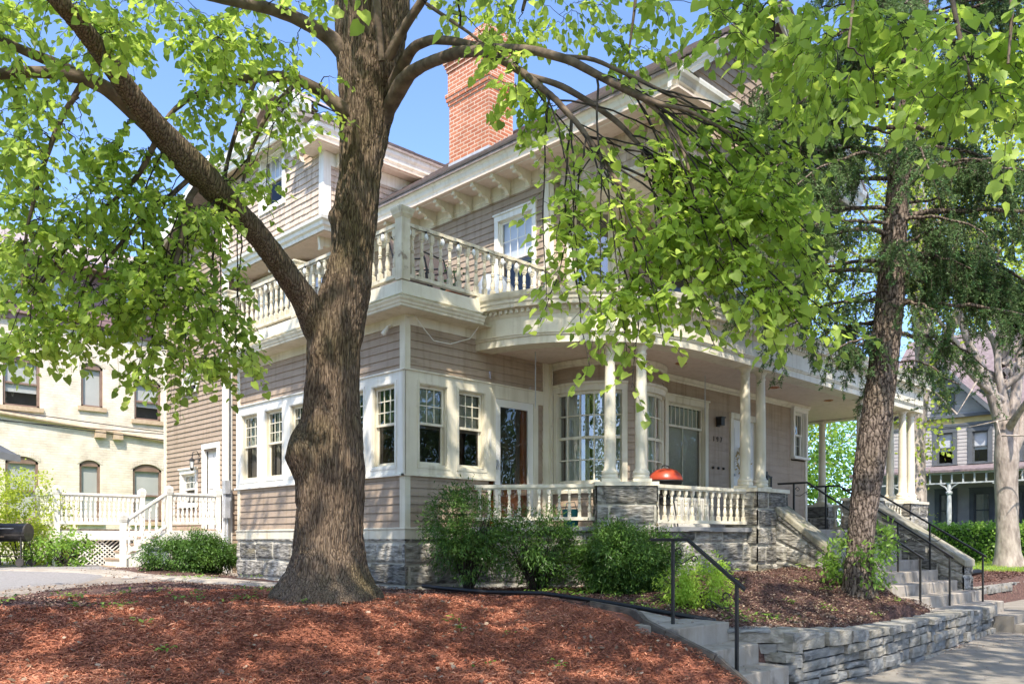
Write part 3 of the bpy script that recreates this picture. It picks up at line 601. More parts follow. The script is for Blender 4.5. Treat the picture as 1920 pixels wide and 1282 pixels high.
def railing(name, p, q, zb, zt, m='trim', kind='porch', sp=.15, n=None, par=None, top=(.085, .045), bot=(.075, .05), r=.028, z2=None, ends=(.5, .5), face=True):
    """railing between plan points p,q; z2 = (zb,zt) at q when sloping"""
    par = par or H; p = Vector((*p, 0)); q = Vector((*q, 0)); L_ = (q-p).length; zb2, zt2 = z2 or (zb, zt); b = MB()
    b.beam(p+Vector((0,0,zt-top[1]/2)), q+Vector((0,0,zt2-top[1]/2)), top[0], top[1]); b.beam(p+Vector((0,0,zt-top[1]-.012)), q+Vector((0,0,zt2-top[1]-.012)), top[0]*.6, .026)
    b.beam(p+Vector((0,0,zb+bot[1]/2)), q+Vector((0,0,zb2+bot[1]/2)), bot[0], bot[1])
    o = b.build(name, M[m], par); h = zt-top[1]-.02-(zb+bot[1]); me = baluster((kind, round(h, 2), m, r), h, m, r)
    n = n or int(L_/sp); org = ORG[o.name]; ang = math.atan2(q.y-p.y, q.x-p.x)
    for i in range(n):
        f = (i+ends[0])/(n-1+ends[0]+ends[1]); c = p.lerp(q, f); x = bpy.data.objects.new("baluster", me); C.objects.link(x); x.parent = o
        x.location = Vector(gt((c.x, c.y, zb+(zb2-zb)*f+bot[1]-.001)))-Vector(org); x.rotation_euler.z = ang; k_ = 1 if GT is None else GT[0]; x.scale = (k_,)*3
    return o
def newel(x, y, z0, z1, s=.075, m='worn', cap=.12, par=None):
    b = MB(); b.box(x-s, x+s, y-s, y+s, z0, z1-.16)
    k_ = cap/.12
    def pyr(a0, a1, za, zb): b.add([(x-a0,y-a0,za),(x+a0,y-a0,za),(x+a0,y+a0,za),(x-a0,y+a0,za),(x-a1,y-a1,zb),(x+a1,y-a1,zb),(x+a1,y+a1,zb),(x-a1,y+a1,zb)], [(0,3,2,1),(4,5,6,7),(0,1,5,4),(1,2,6,5),(2,3,7,6),(3,0,4,7)])
    pyr(s+.004, s+.03*k_, z1-.165, z1-.12); pyr(s+.031*k_, s+.033*k_, z1-.12, z1-.095); pyr(s+.034*k_, s+.045*k_, z1-.094, z1-.055); pyr(cap, cap, z1-.055, z1-.03); pyr(cap-.003, .012, z1-.03, z1)
    return b.build("newel_post", M[m], par or H)
newel(-.20, -.20, 5.18, 6.20); newel(2.88, -.16, 5.18, 6.10, s=.07); newel(-.20, 2.62, 5.18, 6.12, s=.065); newel(-.20, 4.95, 5.18, 6.12, s=.065)
railing("balcony_railing", (-.12,-.20), (2.82,-.18), 5.235, 5.99, 'worn', 'balc', n=17, r=.032, top=(.09,.05))
railing("balcony_railing", (-.20,-.12), (-.20,2.56), 5.235, 5.99, 'worn', 'balc', n=15, r=.032, top=(.09,.05))
railing("balcony_railing", (-.20,2.68), (-.20,4.90), 5.235, 5.99, 'worn', 'balc', n=13, r=.032, top=(.09,.05))

# ============================================================= MAIN BLOCK, SECOND FLOOR
RY = -.93; ch0 = (SX, -.05); ch1 = (3.83, -.93)
hL = [(.25, 1.24, 5.62, 7.26)]
w = MB(frL(SX)); siding(w, -.05, 7.6, 5.18, 7.58, hL, seed=4); wallback(w, -.05, 7.6, 5.1, 7.7, hL); w.build("wall", M['siding'], H)
u = Vector((ch1[0]-ch0[0], ch1[1]-ch0[1])).normalized(); FRC = (ch0[0], ch0[1], u.x, u.y, u.y, -u.x); CL = (Vector(ch1)-Vector(ch0)).length
n_ = Vector((FRC[4], FRC[5]));  # outward must point to -x,-y
if n_.x > 0 or n_.y > 0: FRC = (*FRC[:4], -abs(FRC[4]), -abs(FRC[5]))
hC = [(.27, CL-.12, 5.55, 7.2)]
w = MB(FRC); siding(w, 0, CL, 5.18, 7.58, hC, seed=5); wallback(w, 0, CL, 5.1, 7.7, hC); w.build("wall", M['siding'], H)
hR = [(7.2, 8.2, 5.7, 7.2), (4.9, 5.9, 5.7, 7.2)]
w = MB(frR(RY)); siding(w, 3.83, 10.25, 5.18, 7.58, hR, seed=6); wallback(w, 3.83, 10.25, 4.5, 7.7, hR); w.build("wall", M['siding'], H)
window(frL(SX), .33, 1.16, 5.70, 7.17, up=(4, 2), fill='shade', blindz=6.38, tm='trimw', screen=True)
window(FRC, .40, CL-.22, 5.66, 7.05, up=(2, 1), fill='none', casing=.12, tm='trim', screen=False)
for a in (5.0, 7.3): window(frR(RY), a, a+.8, 5.78, 7.1, up=(2, 2), fill='blind')
b = MB(); b.box(SX-.022, SX, -.05, .06, 5.18, 7.56); b.build("corner_board", M['trim'], H)
b = MB(FRC); b.box(0, .07, 0, .022, 5.18, 7.56); b.box(CL-.07, CL, 0, .022, 5.18, 7.56); b.box(.2, CL-.08, .0, .03, 5.36, 5.50); b.build("corner_board", M['trim'], H)
# frieze under the eaves + brackets
b = MB(); b.sweep([(SX, 7.6), (SX, -.05), (3.83, -.93), (10.25, -.93), (10.25, 8)], [(0,7.55),(.02,7.55),(.02,7.62),(.035,7.63),(.035,7.80),(0,7.80)]); b.build("frieze", M['trim'], H)
def bracket_mesh(name="bracket"):
    b = MB(); prof = [(0,0),(.03,-.26),(.07,-.25),(.09,-.19),(.14,-.165),(.20,-.17),(.235,-.13),(.29,-.105),(.345,-.11),(.38,-.07),(.43,-.055),(.44,0)]
    for s0, s1, sc_ in ((-.035, .035, 1.0), (-.055, .055, .0)):
        if sc_ == 0: continue
        n = len(prof); vs = [(d, s0, z) for d, z in prof]+[(d, s1, z) for d, z in prof]
        b.add(vs, [tuple(range(n)), tuple(range(n, 2*n))[::-1]]+[(i, (i+1) % n, n+(i+1) % n, n+i) for i in range(n)])
    for d, z, r in ((.05,-.235,.03),(.215,-.15,.028),(.36,-.09,.026),(.425,-.05,.02)):
        vs = []; k = 10
        for s in (-.045, .045): vs += [(d+r*math.cos(2*math.pi*i/k), s, z+r*math.sin(2*math.pi*i/k)) for i in range(k)]
        b.add(vs, [tuple(range(k)), tuple(range(k, 2*k))[::-1]]+[(i, (i+1) % k, k+(i+1) % k, k+i) for i in range(k)])
    o = b.build(name, M['trim']); me = o.data; bpy.data.objects.remove(o); return me
BRK = bracket_mesh()
def bracket(x, y, z, ang, par=None, s=1.0):
    o = bpy.data.objects.new("bracket", BRK); C.objects.link(o); par = par or H; o.parent = par
    o.location = Vector(gt((x, y, z)))-Vector(ORG[par.name]); o.rotation_euler.z = ang; s *= 1 if GT is None else GT[0]; o.scale = (s, s, s)
for yy in (2.88,2.37,1.86,1.36,.86,.36,-.14): bracket(SX-.035, yy, 7.80, math.pi)
for yy in (3.39, 3.9, 4.41, 4.92, 5.43): bracket(SX-.035, yy, 7.80, math.pi)
# eaves: soffit + gutter crown, straight from the rear to the front gable
EX = 2.40
b = MB(); b.box(EX+.02, SX+.5, -2.95, 7.4, 7.80, 7.83); b.box(SX, 10.8, -1.45, .2, 7.801, 7.829); b.build("soffit", M['soffit'], H)
crown = [(0,7.795),(-.02,7.795),(.0,7.80),(.035,7.83),(.05,7.875),(.055,7.90),(.085,7.93),(.10,7.98),(.11,8.0),(.14,8.03),(.15,8.08),(.15,8.10),(.0,8.11)]
b = MB(); b.sweep([(EX+.12, 7.4), (EX+.12, -2.83), (EX+.5, -2.83)], crown); b.build("gutter_cornice", M['trimw'], H)
# lower pediment cornice along the front gable and the right part's cornice
b = MB(); b.sweep([(EX+.12, -2.83), (8.4, -2.83), (8.4, -1.2)], crown); b.build("gable_cornice", M['trimw'], H)
b = MB(); b.sweep([(8.4, -1.35), (10.7, -1.35), (10.7, 8)], [(o, z-.12) for o, z in crown]); b.build("gutter_cornice", M['trimw'], H)
b = MB(); b.box(8.3, 10.7, -1.35, 8, 7.67, 7.70); b.build("soffit", M['soffit'], H)
# attic storey over the corner: shingled, jettied, chamfered
AX = SX; path = [(AX, -.3), (AX, -2.18), (3.38, -2.60), (8.0, -2.60), (8.0, -.9)]
for k, (p, q) in enumerate(zip(path[:-1], path[1:])):
    p = Vector(p); q = Vector(q); d = (q-p).normalized(); w = MB((p.x, p.y, d.x, d.y, d.y, -d.x)); L_ = (q-p).length
    if k in (0, 3):
        pass
    siding(w, 0, L_, 7.22, 7.80, [], exp=.135, kind='shingle', seed=20+k); wallback(w, 0, L_, 7.2, 7.81); w.build("wall", M['shingle'], H)
b = MB(); b.sweep(path, [(0,7.05),(.05,7.05),(.06,7.10),(.09,7.12),(.10,7.18),(.03,7.22),(0,7.22)]); b.prism([(AX,-.3),(AX,-2.18),(3.38,-2.6),(8,-2.6),(8,-.9)][::-1], 7.03, 7.05); b.build("attic_trim", M['trim'], H)
# front gable: clapboard pediment with rake boards
gx0, gx1, gpx = EX+.0, 8.6, 5.5; gs = .72; gy = -2.95; ze = 8.08
w = MB(frR(-2.62)); siding(w, gx0+.3, gx1-.3, 8.11, 9.9, [], lim=lambda z: (gx0+.25+(z-8.06)/gs, gx1-.25-(z-8.06)/gs), exp=.14, seed=8); w.add([(gx0+.2,-.005,8.0),(gx1-.2,-.005,8.0),(gpx,-.005,10.0)], [(0,1,2)]); w.build("gable_wall", M['siding'], H)
def rake(x0, z0, x1, z1, y, m, depth=.30, thick=.26, name="rake_board"):
    b = MB(); sx = 1 if x1 > x0 else -1
    prof = [(0,0),(0,-thick),(.05,-thick),(.06,-thick+.07),(.10,-thick+.09),(.10,-.12),(.14,-.10),(.16,-.03),(.16,.0)]
    n = len(prof); vs = []
    for x, z in ((x0, z0), (x1, z1)): vs += [(x, y+.16-o, z+dz) for o, dz in prof]
    b.add(vs, [(i, i+1, n+i+1, n+i) for i in range(n-1)]+[(n-1, 0, n, 2*n-1), tuple(range(n)), tuple(range(n, 2*n))[::-1]]); return b.build(name, M[m], H)
rake(gx0, ze+.02, gpx, ze+.02+(gpx-gx0)*gs, gy+.0, 'trimw'); rake(gx1, ze+.02, gpx, ze+.02+(gx1-gpx)*gs, gy+.0, 'trimw')
# main roof
def roofslab(name, pts, th=.05, m='roof'):
    b = MB(); n = len(pts); vs = [tuple(p) for p in pts]+[(p[0], p[1], p[2]-th) for p in pts]
    b.add(vs, [tuple(range(n)), tuple(range(n, 2*n))[::-1]]+[(i, (i+1) % n, n+(i+1) % n, n+i) for i in range(n)]); return b.build(name, M[m], H)
pk = ze+.07+(gpx-gx0)*gs
def shingled_plane(name, p00, p10, p01, p11, rows, seed=1):
    """roof plane as lapped shingle courses: p0* along the eave, p*1 up the slope"""
    rnd = random.Random(seed); b = MB(); a, c, e, g_ = (Vector(p) for p in (p00, p10, p01, p11))
    nrm = (c-a).cross(e-a).normalized(); nrm = nrm if nrm.z > 0 else -nrm
    L_ = (c-a).length; nc = max(3, int(L_/.28))
    for r in range(rows):
        v0, v1 = r/rows, min(1, (r+1.15)/rows); off = rnd.random()
        us = [0]+[min(1, max(0, (k+off+rnd.uniform(-.1, .1))/nc)) for k in range(nc)]+[1]
        for u0, u1 in zip(us[:-1], us[1:]):
            if u1-u0 < 1e-4: continue
            lo0 = a.lerp(c, u0).lerp(e.lerp(g_, u0), v0); lo1 = a.lerp(c, u1-.004/L_).lerp(e.lerp(g_, u1), v0); hi0 = a.lerp(c, u0).lerp(e.lerp(g_, u0), v1); hi1 = a.lerp(c, u1-.004/L_).lerp(e.lerp(g_, u1), v1)
            t0 = nrm*(.016+rnd.uniform(0, .006)); vs = [lo0+t0, lo1+t0, hi1+nrm*.002, hi0+nrm*.002, lo0-nrm*.01, lo1-nrm*.01]
            b.add([tuple(x) for x in vs], [(0,1,2,3),(4,5,1,0)])
    return b.build(name, M['roof'], H, recalc=False)
roofslab("roof", [(EX-.06,-2.97,ze),(EX-.06,7.4,ze),(gpx,7.4,pk),(gpx,-2.97,pk)]); roofslab("roof", [(gx1+.06,-2.97,ze),(gx1+.06,7.4,ze),(gpx,7.4,pk),(gpx,-2.97,pk)])
shingled_plane("roof_shingles", (EX-.08,-2.98,ze+.01), (EX-.08,7.4,ze+.01), (gpx,-2.98,pk+.01), (gpx,7.4,pk+.01), 26)
roofslab("roof", [(8.2,-1.5,7.98),(10.85,-1.5,7.98),(9.3,1.5,9.3),(8.2,1.5,9.3)]); roofslab("roof", [(10.85,-1.5,7.98),(10.85,8,7.98),(9.3,6,9.3),(9.3,1.5,9.3)])
# chimney with corbelled bands and stepped flashing
b = MB(); cx0, cx1, cy0, cy1 = 3.3, 3.92, 1.80, 2.93
b.box(cx0, cx1, cy0, cy1, 7.9, 10.1)
for k, (z0, z1, o) in enumerate([(9.98,10.055,.02),(10.055,10.13,.045),(10.13,10.2,.06)]): b.box(cx0-o, cx1+o, cy0-o, cy1+o, z0, z1)
b.box(cx0-.02, cx1+.02, cy0-.02, cy1+.02, 10.2, 10.7)
for k, (z0, z1, o) in enumerate([(10.62,10.695,.04),(10.695,10.77,.065),(10.77,10.845,.09),(10.845,11.02,.11)]): b.box(cx0-o, cx1+o, cy0-o, cy1+o, z0, z1)
ch = b.build("chimney", M['brick'], H)
b = MB(); b.box(cx0+.1, cx1-.1, cy0+.2, cy0+.5, 11.02, 11.26); b.box(cx0+.1, cx1-.1, cy1-.5, cy1-.2, 11.02, 11.22); b.build("chimney_pot", M['brick'], ch)
b = MB(); b.box(cx0-.012, cx0-.004, cy0-.012, cy1+.01, 8.5, 8.86)
for k in range(5): b.box(cx0+k*.124, cx0+(k+1)*.124, cy0-.012, cy0-.004, 8.55+k*.08, 8.86+k*.085)
b.build("flashing", M['flash'], ch)
# ============================================================= REAR WING (jettied third storey) AND REAR BLOCK
GT = REAR
# jetty walls
hW = [(2.95, 3.83, 7.14, 8.17)]
w = MB(frL(-.2)); siding(w, 1.8, 5.1, 6.60, 8.20, hW, exp=.098, kind='shingle', seed=31); wallback(w, 1.8, 5.1, 6.5, 8.2, hW); w.build("wall", M['shingle'], H)
w = MB(frR(1.8)); siding(w, -.2, SX+.6, 6.60, 7.62, exp=.098, kind='shingle', seed=32); wallback(w, -.2, SX+.6, 6.5, 7.62); w.build("wall", M['shingle'], H)
window(frL(-.2), 3.04, 3.74, 7.23, 8.07, up=(4, 1), fill='shade', blindz=7.63, tm='trimw', screen=True, casing=.085, sill=False)
b = MB(); b.box(-.235, -.2, 1.765, 1.90, 6.58, 8.2); b.box(-.2, -.10, 1.765, 1.8, 6.58, 7.62); b.build("corner_board", M['trimw'], H)
b = MB(); b.box(-.225, -.2, 5.0, 5.12, 5.1, 8.2); b.box(-.235, -.2, 5.0, 5.14, .95, 4.80); b.box(-.2, -.10, 5.07, 5.1, .95, 4.80); b.build("corner_board", M['trimw'], H)
jc = [(0,6.40),(.02,6.40),(.03,6.45),(.07,6.47),(.08,6.52),(.12,6.54),(.13,6.585),(.0,6.63)]
b = MB(); b.sweep([(-.2, 5.12), (-.2, 1.8), (2.95, 1.8)], jc); b.build("cornice", M['trimw'], H)
b = MB(); b.box(-.18, 3, 1.82, 5.1, 6.40, 6.43); b.build("soffit", M['soffit'], H)
# wing: side cornice and roof
b = MB(); b.box(-.5, 3.6, 1.5, 2.1, 7.625, 7.65); b.box(-.5, -.1, 2.2, 5.5, 8.19, 8.215); b.build("soffit", M['soffit'], H)
wc = [(0,.0),(.02,.02),(.03,.08),(.06,.10),(.07,.16),(.10,.20),(.11,.27),(.12,.29),(0,.31)]
b = MB(); b.sweep([(-.18, 2.35), (-.43, 2.35), (-.43, 1.57), (3.6, 1.57)], [(o, z+7.62) for o, z in wc]); b.build("gutter_cornice", M['trimw'], H)
b = MB(); b.sweep([(-.43, 5.6), (-.43, 2.25), (-.18, 2.25)], [(o, z+8.06) for o, z in wc]); b.build("gable_cornice", M['trimw'], H)
b = MB(); b.sweep([(-.2, 1.8), (SX, 1.8)], [(0,7.42),(.03,7.42),(.03,7.62),(0,7.62)]); b.build("frieze", M['trimw'], H)
for x in (.02, 1.75, 2.45): bracket(x, 1.77, 7.62, -math.pi/2, s=.8)
for y in (2.1, 3.7, 4.95): bracket(-.12, y, 6.40, 0, s=.8)
roofslab("roof", [(-.55,1.44,7.93),(4.5,1.44,7.93),(4.5,3.55,8.98),(-.2,3.55,8.98)]); roofslab("roof", [(-.2,5.6,7.95),(4.5,5.6,7.95),(4.5,3.55,8.98),(-.2,3.55,8.98)])
shingled_plane("roof_shingles", (-.55,1.43,7.94), (4.4,1.43,7.94), (-.2,3.55,8.99), (4.4,3.55,8.99), 16, 4)
w = MB(frL(-.2)); siding(w, 2.2, 5.5, 8.36, 9.25, exp=.12, kind='shingle', lim=lambda z: (1.98+(z-8.34)/.66, 4.35-(z-8.34)/.62), seed=35); w.add([(1.95,-.004,8.3),(4.4,-.004,8.3),(3.12,-.004,9.1)], [(0,1,2)]); w.build("gable_wall", M['shingle'], H)
def rakeL(y0, z0, y1, z1, x, m='trimw', thick=.2, o=.28):
    b = MB(); prof = [(0,0),(0,-thick),(.05,-thick),(.06,-.11),(.10,-.09),(.11,-.02),(.11,.01)]; n = len(prof)
    vs = [(x-q, y, z+dz) for y, z in ((y0, z0), (y1, z1)) for q, dz in prof]
    b.add(vs, [(i, i+1, n+i+1, n+i) for i in range(n-1)]+[(n-1, 0, n, 2*n-1), tuple(range(n)), tuple(range(n, 2*n))[::-1]])
    b.build("rake_board", M[m], H)
    b = MB(); b.add([(x,y0,z0-.02),(x,y1,z1-.02),(x+.6,y1,z1-.02),(x+.6,y0,z0-.02),(x-.11,y0,z0+.02),(x-.11,y1,z1+.02),(x+.6,y1,z1+.02),(x+.6,y0,z0+.02)], [(0,1,2,3),(4,5,6,7),(0,1,5,4)]); b.build("gable_roof", M['roof'], H)
rakeL(1.85, 8.34, 3.12, 9.16, -.40); rakeL(4.5, 8.34, 3.12, 9.16, -.40)
# bay under the jetty, opening on the balcony
bay = [(.30, 5.09), (.30, 3.30), (.90, 2.70), (SX, 2.70)]
for k, (p, q) in enumerate(zip(bay[:-1], bay[1:])):
    p = Vector(p); q = Vector(q); d = (q-p).normalized(); L_ = (q-p).length; fr = (p.x, p.y, d.x, d.y, d.y, -d.x)
    hs = [(.28, 1.48, 5.25, 6.25)] if k == 0 else ([(.10, L_-.10, 5.6, 6.25)] if k == 1 else [])
    w = MB(fr); siding(w, 0, L_, 5.18, 6.42, hs, seed=40+k); wallback(w, 0, L_, 5.1, 6.42, hs); w.build("wall", M['siding'], H)
    if hs: h = hs[0]; window(fr, h[0]+.08, h[1]-.08, h[2]+.08, h[3]-.09, up=(3, 1), fill='blind', tm='trimw', casing=.09, head=False)
b = MB(); b.sweep(bay, [(0,6.14),(.03,6.14),(.03,6.22),(.08,6.25),(.10,6.33),(.0,6.36)]); b.build("cornice", M['trimw'], H)
# rear block
gl = lambda y: 1.0
hB = [(5.36, 6.02, 1.5, 3.26), (6.28, 7.06, 2.18, 2.95), (6.25, 6.95, 4.43, 4.85)]
w = MB(frL(-.2)); siding(w, 5.1, 7.84, .95, 7.4, hB, seed=50, exp=.092); wallback(w, 5.1, 7.84, .8, 7.4, hB); w.build("wall", M['siding'], H)
w = MB(frL(-.2)); siding(w, 5.1, 7.84, 7.4, 8.3, exp=.092, lim=lambda z: (5.1, 7.84 if z < 7.35 else max(5.11, 7.84-(z-7.35)/.40)), seed=51); w.add([(5.1,-.004,7.4),(7.84,-.004,7.4),(5.1,-.004,8.4)], [(0,1,2)]); w.build("wall", M['siding'], H)
w = MB((-.2, 5.09, 1, 0, 0, -1)); siding(w, 0, 3.2, .95, 6.4, seed=52, exp=.092); wallback(w, 0, 3.2, .9, 8.3); w.build("wall", M['siding'], H)
w = MB((-.2, 7.84, 1, 0, 0, 1)); wallback(w, 0, 9, .9, 7.4); w.build("wall", M['siding'], H)
b = MB(); b.box(-.225, -.2, 7.74, 7.86, .95, 7.4); b.build("corner_board", M['trim'], H)
roofslab("roof", [(-.6,4.9,8.46),(6,4.9,8.46),(6,8.3,7.10),(-.6,8.3,7.10)], .12); b = MB(); b.beam((-.60,4.9,8.32), (-.60,8.3,6.96), .06, .26); b.build("rake_board", M['trimw'], H)
# rear door, windows, lamp
b = MB(frL(-.2)); b.box(5.33, 5.42, -.03, .04, 1.78, 3.30); b.box(5.96, 6.05, -.03, .04, 1.78, 3.30); b.box(5.33, 6.05, -.03, .045, 3.30, 3.40); b.build("door_frame", M['trimw'], H)
b = MB(frL(-.2)); b.box(5.42, 5.96, -.10, -.05, 1.78, 3.30)
for z0, z1 in ((1.9, 2.45), (2.55, 3.2)):
    for a in (5.48, 5.72): b.box(a, a+.19, -.05, -.04, z0, z1)
d = b.build("back_door", M['doorw'], H); b = MB(frL(-.2)); b.lathe([(.02,0),(.028,.02),(.02,.045)], (5.47, -.03, 2.36), 8); b.build("handle", M['flash'], d)
window(frL(-.2), 6.36, 6.98, 2.26, 2.88, up=(3, 2), fill='blind', tm='trimw', casing=.075); window(frL(-.2), 6.32, 6.88, 4.49, 4.79, up=(1, 1), fill='none', tm='trimw', casing=.06)
def lantern(x, y, z, nx, ny, m='iron', par=None):
    b = MB(); b.tube([(x,y,z+.05),(x+nx*.06,y+ny*.06,z+.16),(x+nx*.14,y+ny*.14,z+.14),(x+nx*.16,y+ny*.16,z+.03)], .009, 6); b.lathe([(.05,0),(.03,.02)], (x+nx*.01, y+ny*.01, z), 8)
    b.lathe([(.012,0),(.05,-.03),(.066,-.05),(.058,-.055)], (x+nx*.16, y+ny*.16, z+.03), 8)
    b.lathe([(.04,-.2),(.02,-.225),(.005,-.25)], (x+nx*.16, y+ny*.16, z+.03), 8)
    for k in range(4): t = k*math.pi/2+.4; b.tube([(x+nx*.16+.055*math.cos(t), y+ny*.16+.055*math.sin(t), z-.02), (x+nx*.16+.04*math.cos(t), y+ny*.16+.04*math.sin(t), z-.18)], .005, 4)
    o = b.build("wall_lantern", M[m], par or H); b = MB(); b.lathe([(.03,-.06),(.045,-.07),(.035,-.19),(.02,-.195)], (x+nx*.16, y+ny*.16, z+.03), 10); b.build("lamp_glass", M['blind'], o); return o
lantern(-.2, 6.2, 3.12, -1, 0)
b = MB(); b.box(-.30, -.2, 4.94-.0, 5.06, 2.42, 2.66); b.box(-.30, -.2, 4.90+.04, 5.07, 1.98, 2.30); b.tube([(-.23,5.0,1.98),(-.23,5.0,1.0)], .018, 6); b.tube([(-.26,5.04,1.98),(-.26,5.04,1.1)], .014, 6)
b.box(-.28, -.17, 4.97, 5.07, 2.3, 2.42); o = b.build("meter_box", M['flash'], H)
b = MB(); b.tube([(-.24,5.12,7.9),(-.24,5.12,6.7),(-.24,5.12,1.0)], .03, 8); b.build("downspout", M['trimw'], H)

GT = None
# ============================================================= FRONT WALL UNDER THE PORCH
FZ = 1.78; CZ = 4.50
hG = [(4.95, 6.30, 2.2, 4.10), (7.14, 8.10, 1.70, 3.98), (9.55, 10.22, 3.28, 4.40)]
w = MB(frR(RY)); siding(w, 4.80, 10.25, FZ, 4.48, hG, exp=.15, lap=.006, seed=60); wallback(w, 4.8, 10.25, 1.7, 4.6, hG); w.build("wall", M['siding'], H)
w = MB((10.25, -.93, 0, 1, 1, 0)); siding(w, 0, 8, 1.2, 7.58, seed=61); wallback(w, 0, 8, 1.0, 7.7); w.build("wall", M['siding'], H)
b = MB(); b.box(10.18, 10.275, -.955, -.93, FZ, 4.5); b.box(10.25, 10.275, -.93, -.84, FZ, 4.5); b.build("corner_board", M['trim'], H)
window(frR(RY), 5.04, 6.21, 2.28, 4.02, mid=.77, up=(8, 1), low=(2, 1), fill='blind', casing=.10, screen=False, clear=True)
window(frR(RY), 9.63, 10.14, 3.36, 4.32, mid=.5, up=(3, 1), low=(3, 2), fill='curtain', casing=.07, proud=.07, screen=False, tm='trimw')
# front door with wreath
b = MB(frR(RY)); b.box(7.09, 7.19, -.03, .04, FZ, 3.93); b.box(8.05, 8.15, -.03, .04, FZ, 3.93); b.box(7.09, 8.15, -.03, .05, 3.93, 4.04); b.build("door_frame", M['trim'], H)
b = MB(frR(RY)); b.box(7.19, 8.05, -.07, -.02, FZ, 3.93)
for a in (7.27, 7.65):
    for z0, z1 in ((1.95, 2.75), (2.9, 3.8)): b.box(a, a+.32, -.02, -.008, z0, z1); b.box(a+.03, a+.29, -.008, .0, z0+.03, z1-.03)
fd = b.build("front_door", M['doorw'], H); b = MB(frR(RY)); b.lathe([(.02,0),(.03,.02),(.02,.05)], (7.26, .02, 2.82), 8); b.build("handle", M['flash'], fd)
b = MB(); rr = random.Random(4)
for k in range(520):
    t = rr.uniform(0, 6.283); q = rr.gauss(0, .035); r_ = .22+q; x = 7.50+r_*math.cos(t); z = 3.12+r_*math.sin(t)*1.05; y = RY-.03-rr.uniform(0, .07)
    e = [Vector((rr.uniform(-1, 1), rr.uniform(-1, 1), rr.uniform(-1, 1)))*.022 for _ in range(3)]; c = Vector((x, y, z)); b.add([tuple(c+e[0]), tuple(c+e[1]), tuple(c+e[2])], [(0,1,2)])
M['wreath'] = mat("dried_yellow_wreath", (.30,.20,.05), (.55,.40,.12), sc=40, rough=.9)
o = b.build("wreath", M['wreath'], recalc=False); single(o, (7.50, RY-.03, 3.12), "round dried yellow wreath hanging on the white front door", "wreath")
# house number, doorbells, sconce
def textobj(s, size, loc, rot, m, par, name="house_number", ext=.006):
    cu = bpy.data.curves.new(name, 'FONT'); cu.body = s; cu.size = size; cu.extrude = ext; cu.align_x = 'CENTER'; cu.space_character = 1.9
    o = bpy.data.objects.new(name, cu); C.objects.link(o); bpy.context.view_layer.update()
    dg = bpy.context.evaluated_depsgraph_get(); me = bpy.data.meshes.new_from_object(o.evaluated_get(dg)); bpy.data.objects.remove(o)
    o = bpy.data.objects.new(name, me); C.objects.link(o); me.materials.clear(); me.materials.append(M[m]); o.parent = par; o.location = Vector(loc)-Vector(ORG[par.name]); o.rotation_euler = rot; return o
M['brz'] = mat("aged_bronze", (.12,.085,.06), rough=.5, metal=.5)
textobj("197", .135, (6.64, RY-.024, 3.44), (math.pi/2, 0, 0), 'brz', H)
for x in (6.50, 6.68, 6.86):
    b = MB(frR(RY)); b.lathe([(.022,-.022),(.026,0),(.022,.022)], (x, .018, 2.94), 10); b.build("doorbell", M['iron'], H)
b = MB(frR(RY)); b.box(6.61, 6.71, .01, .03, 3.72, 3.90); b.box(6.60, 6.72, .03, .13, 3.74, 3.88); b.box(6.585, 6.735, .02, .15, 3.88, 3.90); b.build("wall_sconce", M['iron'], H)

# ---- round bow on the corner
BC = (4.0, -.35); BR = 1.0
def arc(a0, a1, r, c=BC, st=4.0): n = max(1, int(abs(a1-a0)/st)); return [(c[0]+r*math.cos(math.radians(a0+(a1-a0)*i/n)), c[1]+r*math.sin(math.radians(a0+(a1-a0)*i/n))) for i in range(n+1)]
def arc_siding(a0, a1, z0, z1, seed):
    w = MB(); P = arc(a0, a1, BR)
    for i, (p, q) in enumerate(zip(P[:-1], P[1:])):
        p = Vector(p); q = Vector(q); d = (q-p).normalized(); w.fr = (p.x, p.y, d.x, d.y, d.y, -d.x); siding(w, 0, (q-p).length, z0, z1, seed=seed); wallback(w, 0, (q-p).length, z0, z1)
    w.fr = None; w.build("bow_wall", M['siding'], H, recalc=False)
arc_siding(159, 325, FZ, 2.34, 70); arc_siding(159, 325, 4.10, 4.5, 70)
for a0, a1 in ((159, 166), (241, 249), (322, 325)): arc_siding(a0, a1, 2.34, 4.10, 71)
